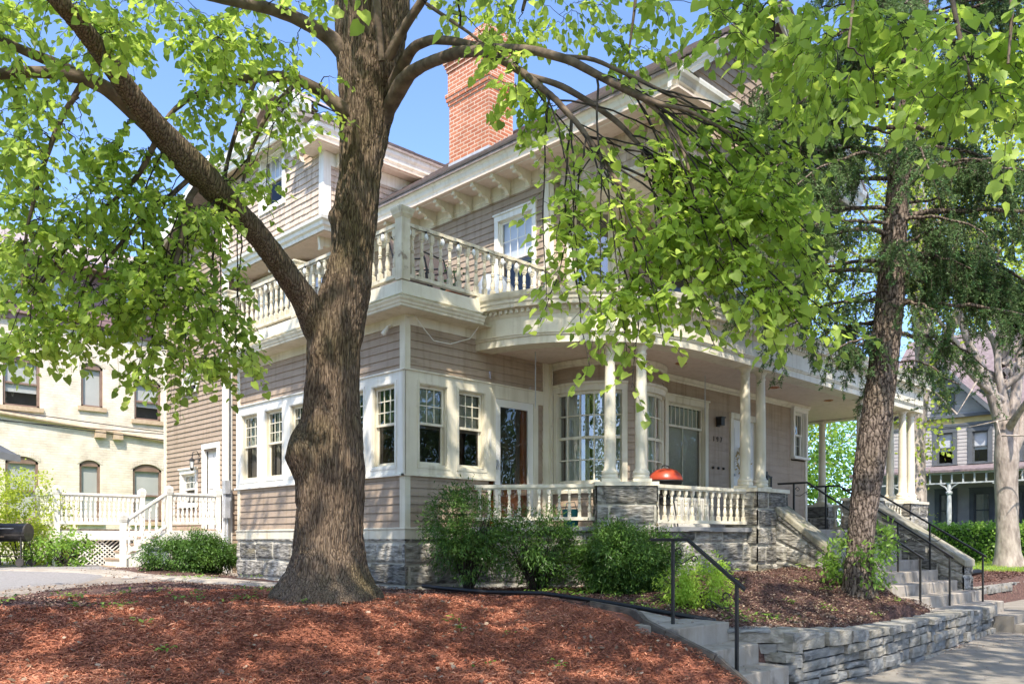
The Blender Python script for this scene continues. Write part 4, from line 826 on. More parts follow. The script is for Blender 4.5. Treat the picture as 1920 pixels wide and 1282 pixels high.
for a0, a1 in ((168.5, 238), (251.5, 320)):
    b = MB(); P = arc(a0-2.5, a1+2.5, BR)
    b.sweep(P, [(0,3.99),(.045,3.99),(.05,4.08),(.08,4.10),(.08,4.13),(0,4.14)]); b.sweep(P, [(0,2.34),(.07,2.34),(.07,2.39),(.04,2.40),(.04,2.49),(0,2.49)])
    P = arc(a0, a1, BR)
    for z, h in ((2.52, .03), (2.88, .009), (3.24, .022), (3.60, .009), (3.97, .03)): b.sweep(P, [(-.05,z-h),(-.01,z-h),(-.01,z+h),(-.05,z+h),(-.05,z-h)])
    nb = 5; 
    for k in range(nb+1):
        t = math.radians(a0+(a1-a0)*k/nb); wd = .045 if k in (0, nb) else .010; c = Vector((BC[0], BC[1])); rd = Vector((math.cos(t), math.sin(t))); tg = Vector((-rd.y, rd.x))
        r0, r1 = (BR-.06, BR+.04) if k in (0, nb) else (BR-.052, BR-.008)
        b.prism([tuple(c+rd*r0-tg*wd), tuple(c+rd*r1-tg*wd), tuple(c+rd*r1+tg*wd), tuple(c+rd*r0+tg*wd)], 2.45, 4.02)
    o = b.build("window", M['trim'], H)
    P = arc(a0, a1, BR-.03); g = MB(); g.sweep(P, [(0,2.5),(0,4.1)]); g.build("pane", M['glass'], o, recalc=False)
    n = 220; vs = []; g = MB()
    for i in range(n+1):
        t = math.radians(a0+(a1-a0)*i/n); r_ = BR-.16+.022*math.sin(i*.62)+.012*math.sin(i*.23)
        vs += [(BC[0]+r_*math.cos(t), BC[1]+r_*math.sin(t), 2.3), (BC[0]+r_*math.cos(t), BC[1]+r_*math.sin(t), 4.2)]
    g.add(vs, [(2*i, 2*i+2, 2*i+3, 2*i+1) for i in range(n) if (i % 110) > 9]); g.build("curtain", M['curtain'], o, recalc=False, smooth=True)
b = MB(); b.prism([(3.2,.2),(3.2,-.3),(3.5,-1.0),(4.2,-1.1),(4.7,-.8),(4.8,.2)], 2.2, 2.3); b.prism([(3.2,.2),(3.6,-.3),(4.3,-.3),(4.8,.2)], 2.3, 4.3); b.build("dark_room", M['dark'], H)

# ============================================================= PORCH: floor, ceiling, entablature, columns
EC = (3.9, .15); ER = 2.57
ent = arc(183.4, 270, ER, EC, 3.0)+[(12.95, -2.42), (12.95, 3.2)]
inner = [(3.9+(p[0]-3.9)*.86, .15+(p[1]-.15)*.86) for p in arc(183.4, 270, ER, EC, 3.0)]+[(12.6, -2.06), (12.6, 3.2)]
b = MB(); b.prism(inner+[(10.25, 3.2), (10.25, -.94), (4.82, -.94), (4.0, -1.0), (3.1, -.5), (3.0, 0)], CZ, CZ+.03); b.build("porch_ceiling", M['soffit'], H)
b = MB(); b.prism([(1.2, -.02), (2.3, -1.55), (3.1, -2.1), (3.9, -2.35), (12.75, -2.35), (12.75, 3.2), (10.26, 3.2), (10.26, -.0), (4.9, -.0), (1.2, -.0)], FZ-.05, FZ); b.build("porch_floor", M['gfloor'], H)
pr = [(-.34,4.50),(-.34,4.47),(0,4.47),(0,4.575),(.018,4.585),(.02,4.605),(.034,4.615),(.034,4.63),(.004,4.635),(.004,4.88),(.02,4.90),(.03,4.925),(.035,4.93),(.035,4.985),(.06,4.99),(.13,5.0),(.135,5.05),(.15,5.07),(.155,5.11),(.18,5.14),(.195,5.19),(.20,5.215),(.05,5.245),(-.3,5.26)]
b = MB(); b.sweep(ent, pr); b.build("entablature", M['trim'], H)
b = MB(); acc = 0; P = ent
for p, q in zip(P[:-1], P[1:]):
    p = Vector(p); q = Vector(q); L_ = (q-p).length; d = (q-p).normalized(); nn = Vector((d.y, -d.x)); s = -acc % .088
    while s < L_:
        c = p+d*s; a_ = c-d*.024+nn*.03; e_ = c+d*.024+nn*.03; f_ = c+d*.024+nn*.075; g_ = c-d*.024+nn*.075
        b.prism([tuple(a_), tuple(e_), tuple(f_), tuple(g_)], 4.934, 4.985); s += .088
    acc += L_
b.build("dentil_band", M['trim'], H)
b = MB(); b.prism([(1.2,.0)]+arc(183.4, 270, ER-.02, EC, 3)+[(12.9,-2.4),(12.9,3.2),(10.2,3.2),(10.2,-.8),(3.0,.0)], 5.19, 5.235); b.build("porch_roof", M['flash'], H)
b = MB(); b.sweep([(3.02, 0)]+arc(159, 325, BR, BC, 6)+[(10.25, -.93), (10.25, 3)], [(0,4.39),(.02,4.39),(.03,4.41),(.07,4.43),(.08,4.49),(0,4.50)]); b.build("crown_moulding", M['trim'], H)
COLP = [(r_*.84, z_) for r_, z_ in [(.150,0),(.150,.055),(.135,.06),(.150,.075),(.152,.10),(.140,.125),(.118,.13),(.118,.15),(.104,.165),(.105,.5),(.103,.9),(.096,1.4),(.086,1.80),(.086,1.83),(.098,1.84),(.098,1.86),(.087,1.87),(.087,1.91),(.112,1.935),(.125,1.965),(.125,1.97)]]
cb = MB(); cb.lathe([(r, z) for r, z in COLP], (0, 0, .045), 28); cb.box(-.137, .137, -.137, .137, 0, .05); cb.box(-.12, .12, -.12, .12, 2.012, 2.05); co = cb.build("column", M['trim']); COLM = co.data; bpy.data.objects.remove(co)
COLM.polygons.foreach_set("use_smooth", [len(p.vertices) == 4 and p.index < 28*20 for p in COLM.polygons])
CAPZ = 2.44
def column(x, y, ang=0, z=None):
    o = bpy.data.objects.new("column", COLM); C.objects.link(o); o.parent = H; o.location = Vector((x, y, CAPZ if z is None else z))-Vector(ORG[H.name]); o.rotation_euler.z = ang
def pedestal(cx, cy, ux, uy, w_, d_, zb, seed, cap=.06):
    u = Vector((ux, uy)); n = Vector((uy, -ux)); c = Vector((cx, cy))
    for k, (dr, nn, L_, off) in enumerate([(u, n, w_, d_/2), (-n, u, d_, w_/2), (n, -u, d_, w_/2), (-u, -n, w_, d_/2)]):
        o = c+nn*off-dr*L_/2; rock_wall("pedestal", (o.x, o.y, dr.x, dr.y, nn.x, nn.y), -.015, L_+.015, zb, CAPZ-cap, H, seed+k, bh=.3, amp=.03)
    b = MB(); q = .05
    for sgn in (1,): b.prism([tuple(c-u*(w_/2+q)+n*(d_/2+q)), tuple(c+u*(w_/2+q)+n*(d_/2+q)), tuple(c+u*(w_/2+q)-n*(d_/2+q)), tuple(c-u*(w_/2+q)-n*(d_/2+q))], CAPZ-cap, CAPZ)
    b.build("pedestal_cap", M['trim'], H)
pedestal(2.72, -1.79, RT[0], RT[1], .84, .50, .75, 100); pedestal(5.72, -2.28, 1, 0, .98, .56, .9, 110); pedestal(10.0, -2.30, 1, 0, .6, .56, .7, 120); pedestal(12.42, -2.0, 1, 0, 1.0, 1.0, .6, 130); pedestal(12.65, -.15, 1, 0, .5, .5, .7, 140)
ca = math.atan2(RT[1], RT[0])
column(2.49, -1.70, ca); column(2.84, -2.01, ca); column(5.42, -2.24); column(5.93, -2.24); column(10.0, -2.24); column(12.22, -2.24); column(12.70, -2.24); column(12.70, -1.78); column(12.68, -.15)
# porch foundation in rock-faced stone between the pedestals
def seg_wall(p, q, z0, z1, seed):
    p = Vector(p); q = Vector(q); d = (q-p).normalized(); rock_wall("foundation", (p.x, p.y, d.x, d.y, d.y, -d.x), 0, (q-p).length, z0, z1, H, seed)
seg_wall((1.28, .0), (2.40, -1.52), .75, FZ-.06, 150); seg_wall((3.02, -2.08), (5.24, -2.40), .85, FZ-.06, 151); seg_wall((9.3, -2.5), (12.0, -2.42), .6, FZ-.06, 152)
b = MB(); b.beam((1.25, -.05, FZ-.03), (2.42, -1.58, FZ-.03), .12, .07); b.beam((3.0, -2.12, FZ-.03), (5.26, -2.44, FZ-.03), .12, .07); b.beam((9.3, -2.5, FZ-.03), (12.0, -2.5, FZ-.03), .12, .07); b.build("floor_edge", M['gfloor'], H)
railing("porch_railing", (1.28, -.05), (2.38, -1.50), FZ+.10, CAPZ-.02, 'trim', 'pr', n=12, r=.026, top=(.10,.05))
railing("porch_railing", (3.03, -2.10), (5.24, -2.36), FZ+.06, CAPZ-.02, 'trim', 'pr2', n=14, r=.026, top=(.10,.05))
railing("porch_railing", (10.3, -2.34), (11.92, -2.34), FZ+.06, CAPZ-.02, 'trim', 'pr2', n=10, r=.026, top=(.10,.05))
railing("porch_railing", (12.68, -.40), (12.68, -1.5), FZ+.06, CAPZ-.02, 'trim', 'pr2', n=7, r=.026, top=(.10,.05)); railing("porch_railing", (12.68, .1), (12.68, 2.4), FZ+.06, CAPZ-.02, 'trim', 'pr2', n=14, r=.026, top=(.10,.05))
M['copper'] = mat("copper_light_trim", (.50,.20,.09), rough=.35, metal=.6)
for x, y in ((4.45, -1.62), (7.6, -1.6), (9.8, -1.65)):
    b = MB(); b.lathe([(.095,0),(.095,-.012),(.06,-.015),(.058,.0)], (x, y, CZ), 20); o = b.build("ceiling_light", M['copper'], H)
# swing chains hanging from the porch ceiling
def chain(x, y, z0, z1, label):
    b = MB(); z = z1; k = 0
    while z > z0:
        L_ = .032; r = .0075; pts = []
        for i in range(9):
            t = 2*math.pi*i/8; a, c = r*math.cos(t)*1.2, (L_*.62)*math.sin(t)
            pts.append((x+(a if k % 2 else 0), y+(0 if k % 2 else a), z-L_/2+c))
        b.tube(pts, .0036, 5, cap=False); z -= L_*.82; k += 1
    o = b.build("hanging_chain", M['flash'], smooth=True, recalc=False); single(o, (x, y, z1), label, "chain", "empty swing chains")
p = W(1004, 700, 13.1); chain(p[0], p[1], 3.66, CZ, "rusty swing chain hanging from the porch ceiling beside the storm door")
p = W(1322, 700, 15.0); chain(p[0], p[1], 3.70, CZ, "swing chain hanging from the ceiling in front of the blinds window")

# ============================================================= ENTRANCE STAIRS
S = thing("entrance_stairs", (7.9, -3.5, .3), "wide worn concrete entrance stairs between sloping stone side walls", "stairs")
nz = [FZ-.01, 1.57, 1.39, 1.21, 1.03, .85, .67, .49]
for k, z in enumerate(nz[1:]):
    y0 = -2.67-.33*(k+1); b = MB(); x1 = 9.30 if k < 4 else 9.30+.12*(k-3)
    b.box(6.30-.0*k, x1, y0, y0+.42, .1, z); o = b.build("tread", M['conc'], S); md = o.modifiers.new("bev", 'BEVEL'); md.width = .015; md.segments = 2
b = MB(); b.box(6.25, 9.35, -2.72, -2.3, .3, FZ-.005); b.build("landing", M['conc'], S)
def cheek(x0, x1, ya, za, yb, zb, seed, zg):
    top = lambda a: za+(zb-za)*max(0, min(1, (a)/(ya-yb)))-.10
    rock_wall("side_wall", (x0, ya, 0, -1, -1, 0), 0, ya-yb, zg, 2, S, seed, topz=top, amp=.028); rock_wall("side_wall", (x1, ya, 0, -1, 1, 0), 0, ya-yb, zg, 2, S, seed+1, topz=top, amp=.028)
    rock_wall("side_wall", (x0, yb, 1, 0, 0, -1), -.02, x1-x0+.02, zg, zb-.10, S, seed+2, amp=.028)
    b = MB(); e = .045; vs = []
    for y, z in ((ya, za), (yb-.06, zb-.04)):
        for x in (x0-e, x1+e): vs += [(x, y, z-.13), (x, y, z)]
    b.add(vs, [(0,1,5,4),(2,3,7,6),(1,3,7,5),(0,2,6,4),(0,1,3,2),(4,5,7,6)]); o = b.build("coping", M['coping'], S); md = o.modifiers.new("bev", 'BEVEL'); md.width = .02; md.segments = 2
cheek(5.86, 6.28, -2.42, 2.28, -3.62, 1.36, 200, .85); cheek(9.32, 9.76, -2.60, 2.42, -4.40, 1.26, 210, .5)

# ---- black iron handrails
def scroll(b, c, u, size, flip=1):
    pts = []
    for i in range(22):
        t = i/21*2.1*math.pi; r = size*(1-.72*i/21); pts.append(Vector(c)+Vector(u)*(r*math.cos(t))*flip+Vector((0, 0, r*math.sin(t))))
    b.tube(pts, .0055, 5)
def handrail(pts, posts, label, m='iron', loc=None, grp="black iron handrails", tw=.028, scr=()):
    t = thing("iron_handrail", loc or posts[0][:3], label, "handrail", grp); b = MB()
    for p, q in zip(pts[:-1], pts[1:]): b.beam(p, q, .045, .018); b.beam((p[0], p[1], p[2]-.016), (q[0], q[1], q[2]-.016), .02, .016)
    b.build("rail", M[m], t)
    for x, y, z0, z1 in posts:
        b = MB(); b.box(x-tw/2, x+tw/2, y-tw/2, y+tw/2, z0-.02, z1); b.build("post", M[m], t)
    for x, y, z, dy, f in scr:
        b = MB(); scroll(b, (x, y+dy*.07, z), (0, 1, 0), .045, f); scroll(b, (x, y+dy*.25, z-.07), (0, 1, 0), .04, -f)
        b.tube([(x, y+dy*.03, z-.10), (x, y+dy*.12, z-.11), (x, y+dy*.22, z-.05)], .0055, 5); b.build("scroll", M[m], t)
    return t
handrail([(-.22,-4.42,1.60),(-.22,-4.86,1.60),(-.27,-5.52,1.135)], [(-.22,-4.69,.745,1.60),(-.27,-5.44,.36,1.19)], "short black handrail with scrolls standing on the small concrete steps", loc=(-.22,-4.69,.74),
    scr=[(-.22,-4.69,1.47,-1,1),(-.25,-5.38,1.05,1,-1)])
def srail(x, label, ya=-2.55, yb=-4.72):
    zt = FZ+.80; zb = .49+.80; f = lambda y: zt+(zb-zt)*((ya-.25-y)/(ya-.25-yb)) if y < ya-.25 else zt
    posts = [(x, ya, FZ, zt), (x, (ya+yb)/2-.2, 0, 0), (x, yb+.06, .49, f(yb+.06))]
    ym = posts[1][1]; zst = [z for k, z in enumerate(nz[1:]) if -2.67-.33*(k+1) <= ym][0]; posts[1] = (x, ym, zst, f(ym))
    handrail([(x, ya+.3, zt), (x, ya-.25, zt), (x, yb, zb)], posts, label, scr=[(x, ya, zt-.12, -1, 1), (x, ym, f(ym)-.22, -1, 1)])
srail(6.52, "black stair handrail nearest the left side wall, behind the conifer trunk"); srail(7.75, "black handrail down the middle of the entrance stairs", yb=-4.75); srail(9.12, "black stair handrail next to the right sloping side wall", yb=-4.85)

# ============================================================= BACK DECK
GT = REAR
D = thing("wooden_deck", (-1.2, 6.2, 1.12), "white painted wooden deck with turned rails and lattice skirt at the back door", "deck")
DZ = 1.78
b = MB()
for k in range(17): b.box(-.22-(k+1)*.145+.004, -.22-k*.145-.004, 5.2 if k < 7 else 6.5, 7.35, DZ-.03, DZ)
b.build("deck_floor", M['deckw'], D)
b = MB(); b.box(-1.23, -.22, 5.17, 5.2, DZ-.2, DZ-.03); b.box(-1.23, -1.2, 5.2, 6.5, DZ-.2, DZ-.03); b.box(-2.72, -1.2, 6.47, 6.5, DZ-.2, DZ-.03); b.box(-2.75, -2.72, 6.47, 7.35, DZ-.2, DZ-.03); b.build("fascia_board", M['trimw'], D)
for x, y in ((-.30,5.24),(-1.2,5.24),(-1.2,6.46),(-2.66,6.46),(-2.70,7.3)): newel(x, y, 1.0, 2.54, s=.042, m='trimw', cap=.055, par=D)
for p, q, n in (((-1.15,5.24),(-.35,5.24),10),((-2.62,6.46),(-1.25,6.46),17),((-2.70,7.25),(-2.68,6.52),6)): railing("deck_railing", p, q, DZ+.08, 2.42, 'trimw', 'dk', n=n, r=.024, top=(.08,.04), par=D)
b = MB()
for k in range(5):
    z = DZ-.13*(k+1); b.box(-1.22-.17*(k+1), -1.22-.17*k+.02, 5.26, 6.40, z-.025, z)
b.build("stair_tread", M['deckw'], D)
b = MB()
for k in range(5): z = DZ-.13*(k+1); b.box(-1.22-.17*(k+1)+.02, -1.22-.17*(k+1)+.035, 5.28, 6.38, z-.13, z-.025)
b.add([(-1.22,5.25,DZ-.03),(-2.15,5.25,1.08),(-1.9,5.25,1.0),(-1.22,5.25,1.45),(-1.22,5.28,DZ-.03),(-2.15,5.28,1.08),(-1.9,5.28,1.0),(-1.22,5.28,1.45)], [(0,1,2,3),(4,5,6,7),(0,1,5,4),(3,2,6,7)]); b.build("stringer", M['trimw'], D)
newel(-1.98, 5.24, 1.05, 2.05, s=.042, m='trimw', cap=.055, par=D)
railing("stair_railing", (-1.94,5.24), (-1.24,5.24), 1.33, 1.93, 'trimw', 'st', n=6, r=.022, top=(.07,.035), bot=(.06,.035), z2=(1.82, 2.42), par=D)
b = MB(); 
for s in (-1, 1):
    k = -3.2
    while k < .3:
        x0, z0 = k, 1.06; x1, z1 = k+s*.62, 1.60
        if -2.6 < min(x0, x1) and max(x0, x1) < -1.25: b.beam((x0, 6.52+.004*s, z0), (x1, 6.52+.004*s, z1), .006, .022, up=(0, 1, 0)) if 0 else b.beam((x0, 6.52+.004*s, z0), (x1, 6.52+.004*s, z1), .006, .022)
        k += .085
b.box(-2.7, -1.2, 6.50, 6.53, 1.0, 1.07); b.box(-2.72, -2.60, 6.44, 6.50, 1.0, 1.6); b.build("lattice", M['trimw'], D)
b = MB(); b.box(-2.7, -1.25, 6.75, 6.8, 1.0, 1.7); b.build("under_deck_shade", M['black'], D)  # black sheet standing in for the shade under the deck, behind the lattice
GT = None
# ============================================================= FOLIAGE TOOLS
def unit(a): return a/np.maximum(np.linalg.norm(a, axis=-1, keepdims=True), 1e-9)
HEART = np.array([(0,0,0),(0,.5,-.02),(0,1.05,-.10),(-.34,-.09,.04),(-.53,.22,.07),(-.36,.66,.03),(.34,-.09,.04),(.53,.22,.07),(.36,.66,.03)])
HEARTF = np.array([(0,1,4,3),(1,2,5,4),(0,6,7,1),(1,7,8,2)])
LANCE = np.array([(0,0,0),(-.5,.45,.06),(0,1,-.05),(.5,.45,.06)]); LANCEF = np.array([(0,3,2,1)])
OVAL = np.array([(0,0,0),(-.42,.25,.05),(-.40,.68,.04),(0,1,-.06),(.40,.68,.04),(.42,.25,.05)]); OVALF = np.array([(0,5,4,1),(1,4,3,2)])
def leafmesh(name, pos, dr, nr, ln, wd, shape, m, parent=None, lv=None, kind=None):
    T, F = {'heart': (HEART, HEARTF), 'lance': (LANCE, LANCEF), 'oval': (OVAL, OVALF)}[shape]
    n = len(pos); y = unit(dr); z = unit(nr-(nr*y).sum(-1, keepdims=True)*y); x = np.cross(y, z)
    ln = np.broadcast_to(ln, (n,))[:, None, None]; wd = np.broadcast_to(wd, (n,))[:, None, None]
    V = pos[:, None]+x[:, None]*T[None, :, 0:1]*wd+y[:, None]*T[None, :, 1:2]*ln+z[:, None]*T[None, :, 2:3]*ln*RNG.uniform(-.6, 3.4, n)[:, None, None]
    k = len(T); faces = (np.arange(n)[:, None, None]*k+F[None]).reshape(-1, 4)
    lv = RNG.random(n) if lv is None else lv
    o = mkobj(name, V.reshape(-1, 3), faces, m, parent, attr=np.repeat(np.clip(lv, 0, 1), k), uv=False)
    if kind: o["kind"] = kind
    return o
def rdir(n): return unit(RNG.normal(size=(n, 3)))
def limbmesh(pts, rad, seg=40, step=.03, bark=.01, bumps=(), fur=(26, 5), seed=0):
    """tapered, furrowed limb; pts (n,3), rad (n,)"""
    P = np.array(pts, float); R = np.array(rad, float); s = np.r_[0, np.cumsum(np.linalg.norm(np.diff(P, axis=0), axis=1))]
    n = max(6, int(s[-1]/step)); t = np.linspace(0, s[-1], n)
    def cr(A):
        out = np.stack([np.interp(t, s, A[:, k]) for k in range(A.shape[1])], 1); w_ = max(1, int(.12*n/len(P)*2))
        ker = np.ones(2*w_+1)/(2*w_+1); pad = np.pad(out, ((w_, w_), (0, 0)), 'edge'); 
        sm = np.stack([np.convolve(pad[:, k], ker, 'valid') for k in range(A.shape[1])], 1); sm[0], sm[-1] = out[0], out[-1]; return sm
    Pc = cr(P); Rc = cr(R[:, None])[:, 0]; T = unit(np.gradient(Pc, axis=0)); N = np.zeros_like(Pc); a = np.cross(T[0], (0.3, 1, .1)); N[0] = unit(a)
    for i in range(1, n): v = N[i-1]-T[i]*N[i-1].dot(T[i]); N[i] = v/np.linalg.norm(v)
    B = np.cross(T, N); th = np.linspace(0, 2*np.pi, seg, endpoint=False)
    D = N[:, None]*np.cos(th)[None, :, None]+B[:, None]*np.sin(th)[None, :, None]
    S = Pc[:, None]+D*Rc[:, None, None]
    x, y, z = S[..., 0], S[..., 1], S[..., 2]
    wv = (fbm(x*2.5, y*2.5, z*1.2, 3, seed)-.45)
    fx = fur[0]; q = fbm(x*fx+wv*6, y*fx+wv*6, z*fur[1]+wv*3, 3, seed+3); ridge = 1-np.abs(q-.45)*4
    d = -bark*np.clip(ridge, 0, 1)**1.5+wv*Rc[:, None]*.16
    for c, r, amp in bumps:
        c = np.array(c); dist = np.linalg.norm(S-c, axis=-1); d = d+amp*np.exp(-(dist/r)**2)*(1+.35*(fbm(x*9, y*9, z*9, 2)-.45)*2)
    S = S+D*d[..., None]; ii = np.arange(n*seg).reshape(n, seg); nx = np.roll(ii, -1, 1)
    f = np.stack([ii[:-1], nx[:-1], nx[1:], ii[1:]], -1).reshape(-1, 4); return S.reshape(-1, 3), f, Pc, Rc
def limbobj(name, pts, rad, m, parent, **k):
    co, f, Pc, Rc = limbmesh(pts, rad, **k); return mkobj(name, co, f, m, parent, smooth=True, uv=False), Pc, Rc
def merge(parts):
    V = []; F = []; b = 0
    for v, f in parts: V.append(v); F.append(f+b); b += len(v)
    return np.concatenate(V), np.concatenate(F)
def twigtube(P, R, seg=4):
    """P (k,n,3) many polylines at once, R (k,n)"""
    k, n, _ = P.shape; T = unit(np.gradient(P, axis=1)); up = np.zeros_like(T); up[..., 0] = .31; up[..., 2] = .9
    N = unit(np.cross(T, up)); B = np.cross(T, N); th = np.linspace(0, 2*np.pi, seg, endpoint=False)
    S = P[:, :, None]+(N[:, :, None]*np.cos(th)[:, None]+B[:, :, None]*np.sin(th)[:, None])*R[:, :, None, None]
    ii = np.arange(k*n*seg).reshape(k, n, seg); nx = np.roll(ii, -1, 2)
    return S.reshape(-1, 3), np.stack([ii[:, :-1], nx[:, :-1], nx[:, 1:], ii[:, 1:]], -1).reshape(-1, 4)
def pxl(L_): return [W(a, b, d) for a, b, d, r in L_], [r/F_PX*d for a, b, d, r in L_]

# ============================================================= THE BIG LINDEN
LD = 9.2
M['linden'] = leafmat("linden_leaf", [(.16,.25,.04),(.26,.38,.06),(.36,.49,.085),(.48,.60,.13)], trans=.52)
LT = thing("linden_tree", tuple(W(615, 1116, LD)), "massive linden with furrowed burly trunk rising from the red mulch", "tree")
edges = [(1122,508,722),(1112,521,709),(1100,529,701),(1080,536,694),(1050,545,688),(1010,550,681),(960,553,682),(900,555,683),(850,558,681),(800,562,680),(760,569,676),(700,572,675),(640,576,678),(610,578,683),(575,590,689),(530,606,698),(480,620,701),(430,624,706),(380,628,712),(330,636,716),(290,637,722),(240,637,733),(190,637,742),(140,634,752),(90,630,760),(40,628,766),(0,628,770),(-80,630,770),(-220,640,765),(-500,650,755),(-900,670,745),(-1300,690,735)]
def edge3(u, y, s): return W(u, y, LD)
bumps = [(W(560,850,LD-.15),.20,.15),(W(556,815,LD-.1),.10,.05),(W(612,403,LD-.1),.11,.10),(W(712,396,LD-.15),.055,.09),(W(702,522,LD-.2),.06,.07),(W(640,462,LD-.38),.10,.07),(W(648,440,LD-.4),.06,.04),(W(690,870,LD-.1),.15,.04),(W(700,640,LD),.12,.02),(W(600,650,LD-.3),.12,.04),(W(536,1112,LD-.1),.20,.10),(W(580,1122,LD-.42),.16,.09),(W(632,1124,LD-.48),.14,.07),(W(676,1118,LD-.36),.15,.09),(W(703,1108,LD-.05),.18,.08),(W(655,1060,LD-.42),.10,.035),(W(572,1050,LD-.38),.10,.035)]
tp = [W((l+r)/2, y, LD) for y, l, r in edges]; tr = [(r-l)/2/F_PX*LD for y, l, r in edges]
# root flare under ground
tp = [tp[0]-np.array([0,0,.25])]+tp; tr = [tr[0]*1.12]+tr
o, P_, R_ = limbobj("trunk", tp, tr, M['bark'], LT, seg=250, step=.017, bark=.026, bumps=bumps, fur=(27, 2.6))
LIMBS = [
 [(618,665,9.2,30),(596,610,9.15,40),(570,560,9.0,31),(522,492,8.7,28),(480,436,8.45,28),(430,384,8.2,30),(388,338,7.9,34),(352,302,7.7,34),(315,264,7.5,31),(285,230,7.3,29),(254,190,7.1,26),(220,140,6.9,24),(185,92,6.7,23),(150,46,6.5,22),(112,5,6.3,22),(55,-65,6.1,20),(-40,-200,5.8,17),(-150,-420,5.5,11)],
 [(290,240,7.35,20),(262,212,7.3,22),(232,190,7.2,17),(200,166,7.1,14),(160,147,7.0,13),(110,137,6.9,12),(50,135,6.8,11),(0,139,6.7,10),(-80,150,6.6,7),(-160,170,6.5,4)],
 [(195,166,7.1,11),(160,150,7.05,11),(125,128,7.0,11),(85,112,6.9,10),(48,97,6.8,9),(0,75,6.7,7),(-60,40,6.6,5)],
 [(668,228,9.1,15),(642,206,9.0,15),(622,188,8.95,13),(600,170,8.9,11),(560,150,8.8,10.5),(520,143,8.7,10),(480,145,8.6,9),(440,152,8.5,8),(400,166,8.4,7),(350,187,8.3,6),(318,214,8.2,4),(290,250,8.1,2)],
 [(665,120,9.1,18),(640,92,9.05,18),(622,74,9.0,15),(590,52,8.9,13),(550,32,8.8,12),(500,15,8.6,11),(440,3,8.4,10),(380,-10,8.2,9),(300,-40,8,7),(180,-90,7.8,5)],
 [(700,262,9.2,10),(728,205,9.1,14),(752,160,8.9,16),(768,138,8.75,13),(795,122,8.5,11),(825,110,8.2,11),(860,98,7.9,11),(900,96,7.6,10),(935,108,7.4,8.5),(985,140,7.2,7.5),(1040,185,7.0,6.5),(1085,235,6.85,6),(1125,290,6.75,5),(1160,345,6.65,4),(1205,405,6.55,3)],
 [(705,215,9.2,8),(735,160,9.05,11),(757,118,8.85,12),(775,88,8.65,9),(810,74,8.35,8.5),(850,77,8.05,8),(905,90,7.7,8),(960,92,7.4,9),(1000,94,7.2,8.5),(1069,113,6.95,8),(1137,150,6.75,7.5),(1192,178,6.6,7),(1222,191,6.5,6),(1255,200,6.4,4),(1292,207,6.3,3.5),(1370,250,6.2,2.5)],
 [(1206,186,6.55,5),(1240,212,6.5,4.6),(1268,248,6.45,4),(1292,315,6.4,3),(1305,380,6.35,2)],
 [(1050,106,7.0,4),(1110,109,6.95,4.5),(1137,122,6.9,4),(1192,147,6.8,4),(1275,188,6.7,3.5),(1360,236,6.6,3),(1440,300,6.5,2)],
 [(985,140,7.2,5),(1051,160,7.1,6),(1103,190,7,5.5),(1160,230,6.9,5),(1210,285,6.8,4),(1255,345,6.7,3.5),(1300,410,6.6,3),(1350,480,6.5,2.5),(1400,540,6.4,1.6)],
 [(728,110,8.8,10),(742,80,8.7,9.5),(765,40,8.6,9),(790,5,8.5,8),(830,-60,8.3,7),(900,-180,8,5)],
 [(716,115,8.75,6),(711,60,8.7,7),(706,0,8.65,7.5),(700,-90,8.6,7),(680,-250,8.5,5)],
 [(800,8,8.4,3.5),(840,35,8.2,3.5),(880,62,8,3),(905,82,7.9,2.5)],
 [(700,-420,9.2,32),(900,-520,8.5,24),(1150,-560,7.6,18),(1400,-480,6.6,14),(1600,-330,5.8,10),(1720,-160,5.4,8),(1782,-20,5.15,5.5),(1797,50,5.1,5),(1806,115,5.05,4.5),(1828,172,5.0,3.2)],
 [(1400,-480,6.6,9),(1420,-250,6.3,7),(1430,-80,6.1,5),(1450,40,6,3)],
 [(1150,-560,7.6,10),(1180,-300,7.6,7),(1200,-100,7.5,5),(1190,20,7.5,3),(1180,90,7.6,2)],
 [(1600,-330,5.8,7),(1620,-150,5.6,5),(1600,0,5.4,3.5),(1590,90,5.3,2)],
 [(1720,-160,5.4,6),(1850,-120,5,5),(1900,0,4.9,4),(1890,120,4.9,2.5)],
 [(690,-260,9.2,26),(520,-420,8.6,20),(300,-560,7.6,15),(60,-700,6.5,10)],
 [(740,-320,9.2,24),(900,-330,9.3,16),(980,-200,9.3,10),(1000,-60,9.2,5),(980,20,9.1,3)],
 [(375,345,7.85,6),(352,372,7.8,7),(345,430,7.7,6),(330,490,7.6,5),(315,550,7.55,4),(300,620,7.5,2.5)],
 [(355,335,7.75,5),(300,385,7.7,4.5),(240,440,7.6,4),(190,500,7.5,3),(150,560,7.4,2)],
 [(480,145,8.6,5),(455,210,8.4,4.5),(435,270,8.3,4),(420,330,8.2,3.5),(405,420,8.1,3),(395,520,8.0,2)],
 [(560,150,8.8,5),(500,215,8.5,4.5),(470,280,8.4,4),(455,345,8.3,3),(430,430,8.2,2.4)],
 [(160,147,7.0,6),(110,230,7.0,5),(75,330,7,4),(50,430,7,3),(40,540,7,2)],
 [(300,250,7.4,6),(260,330,7.5,5),(190,400,7.5,4),(120,470,7.5,3),(60,560,7.5,2)],
]
parts = []; NODES = []; NR = []
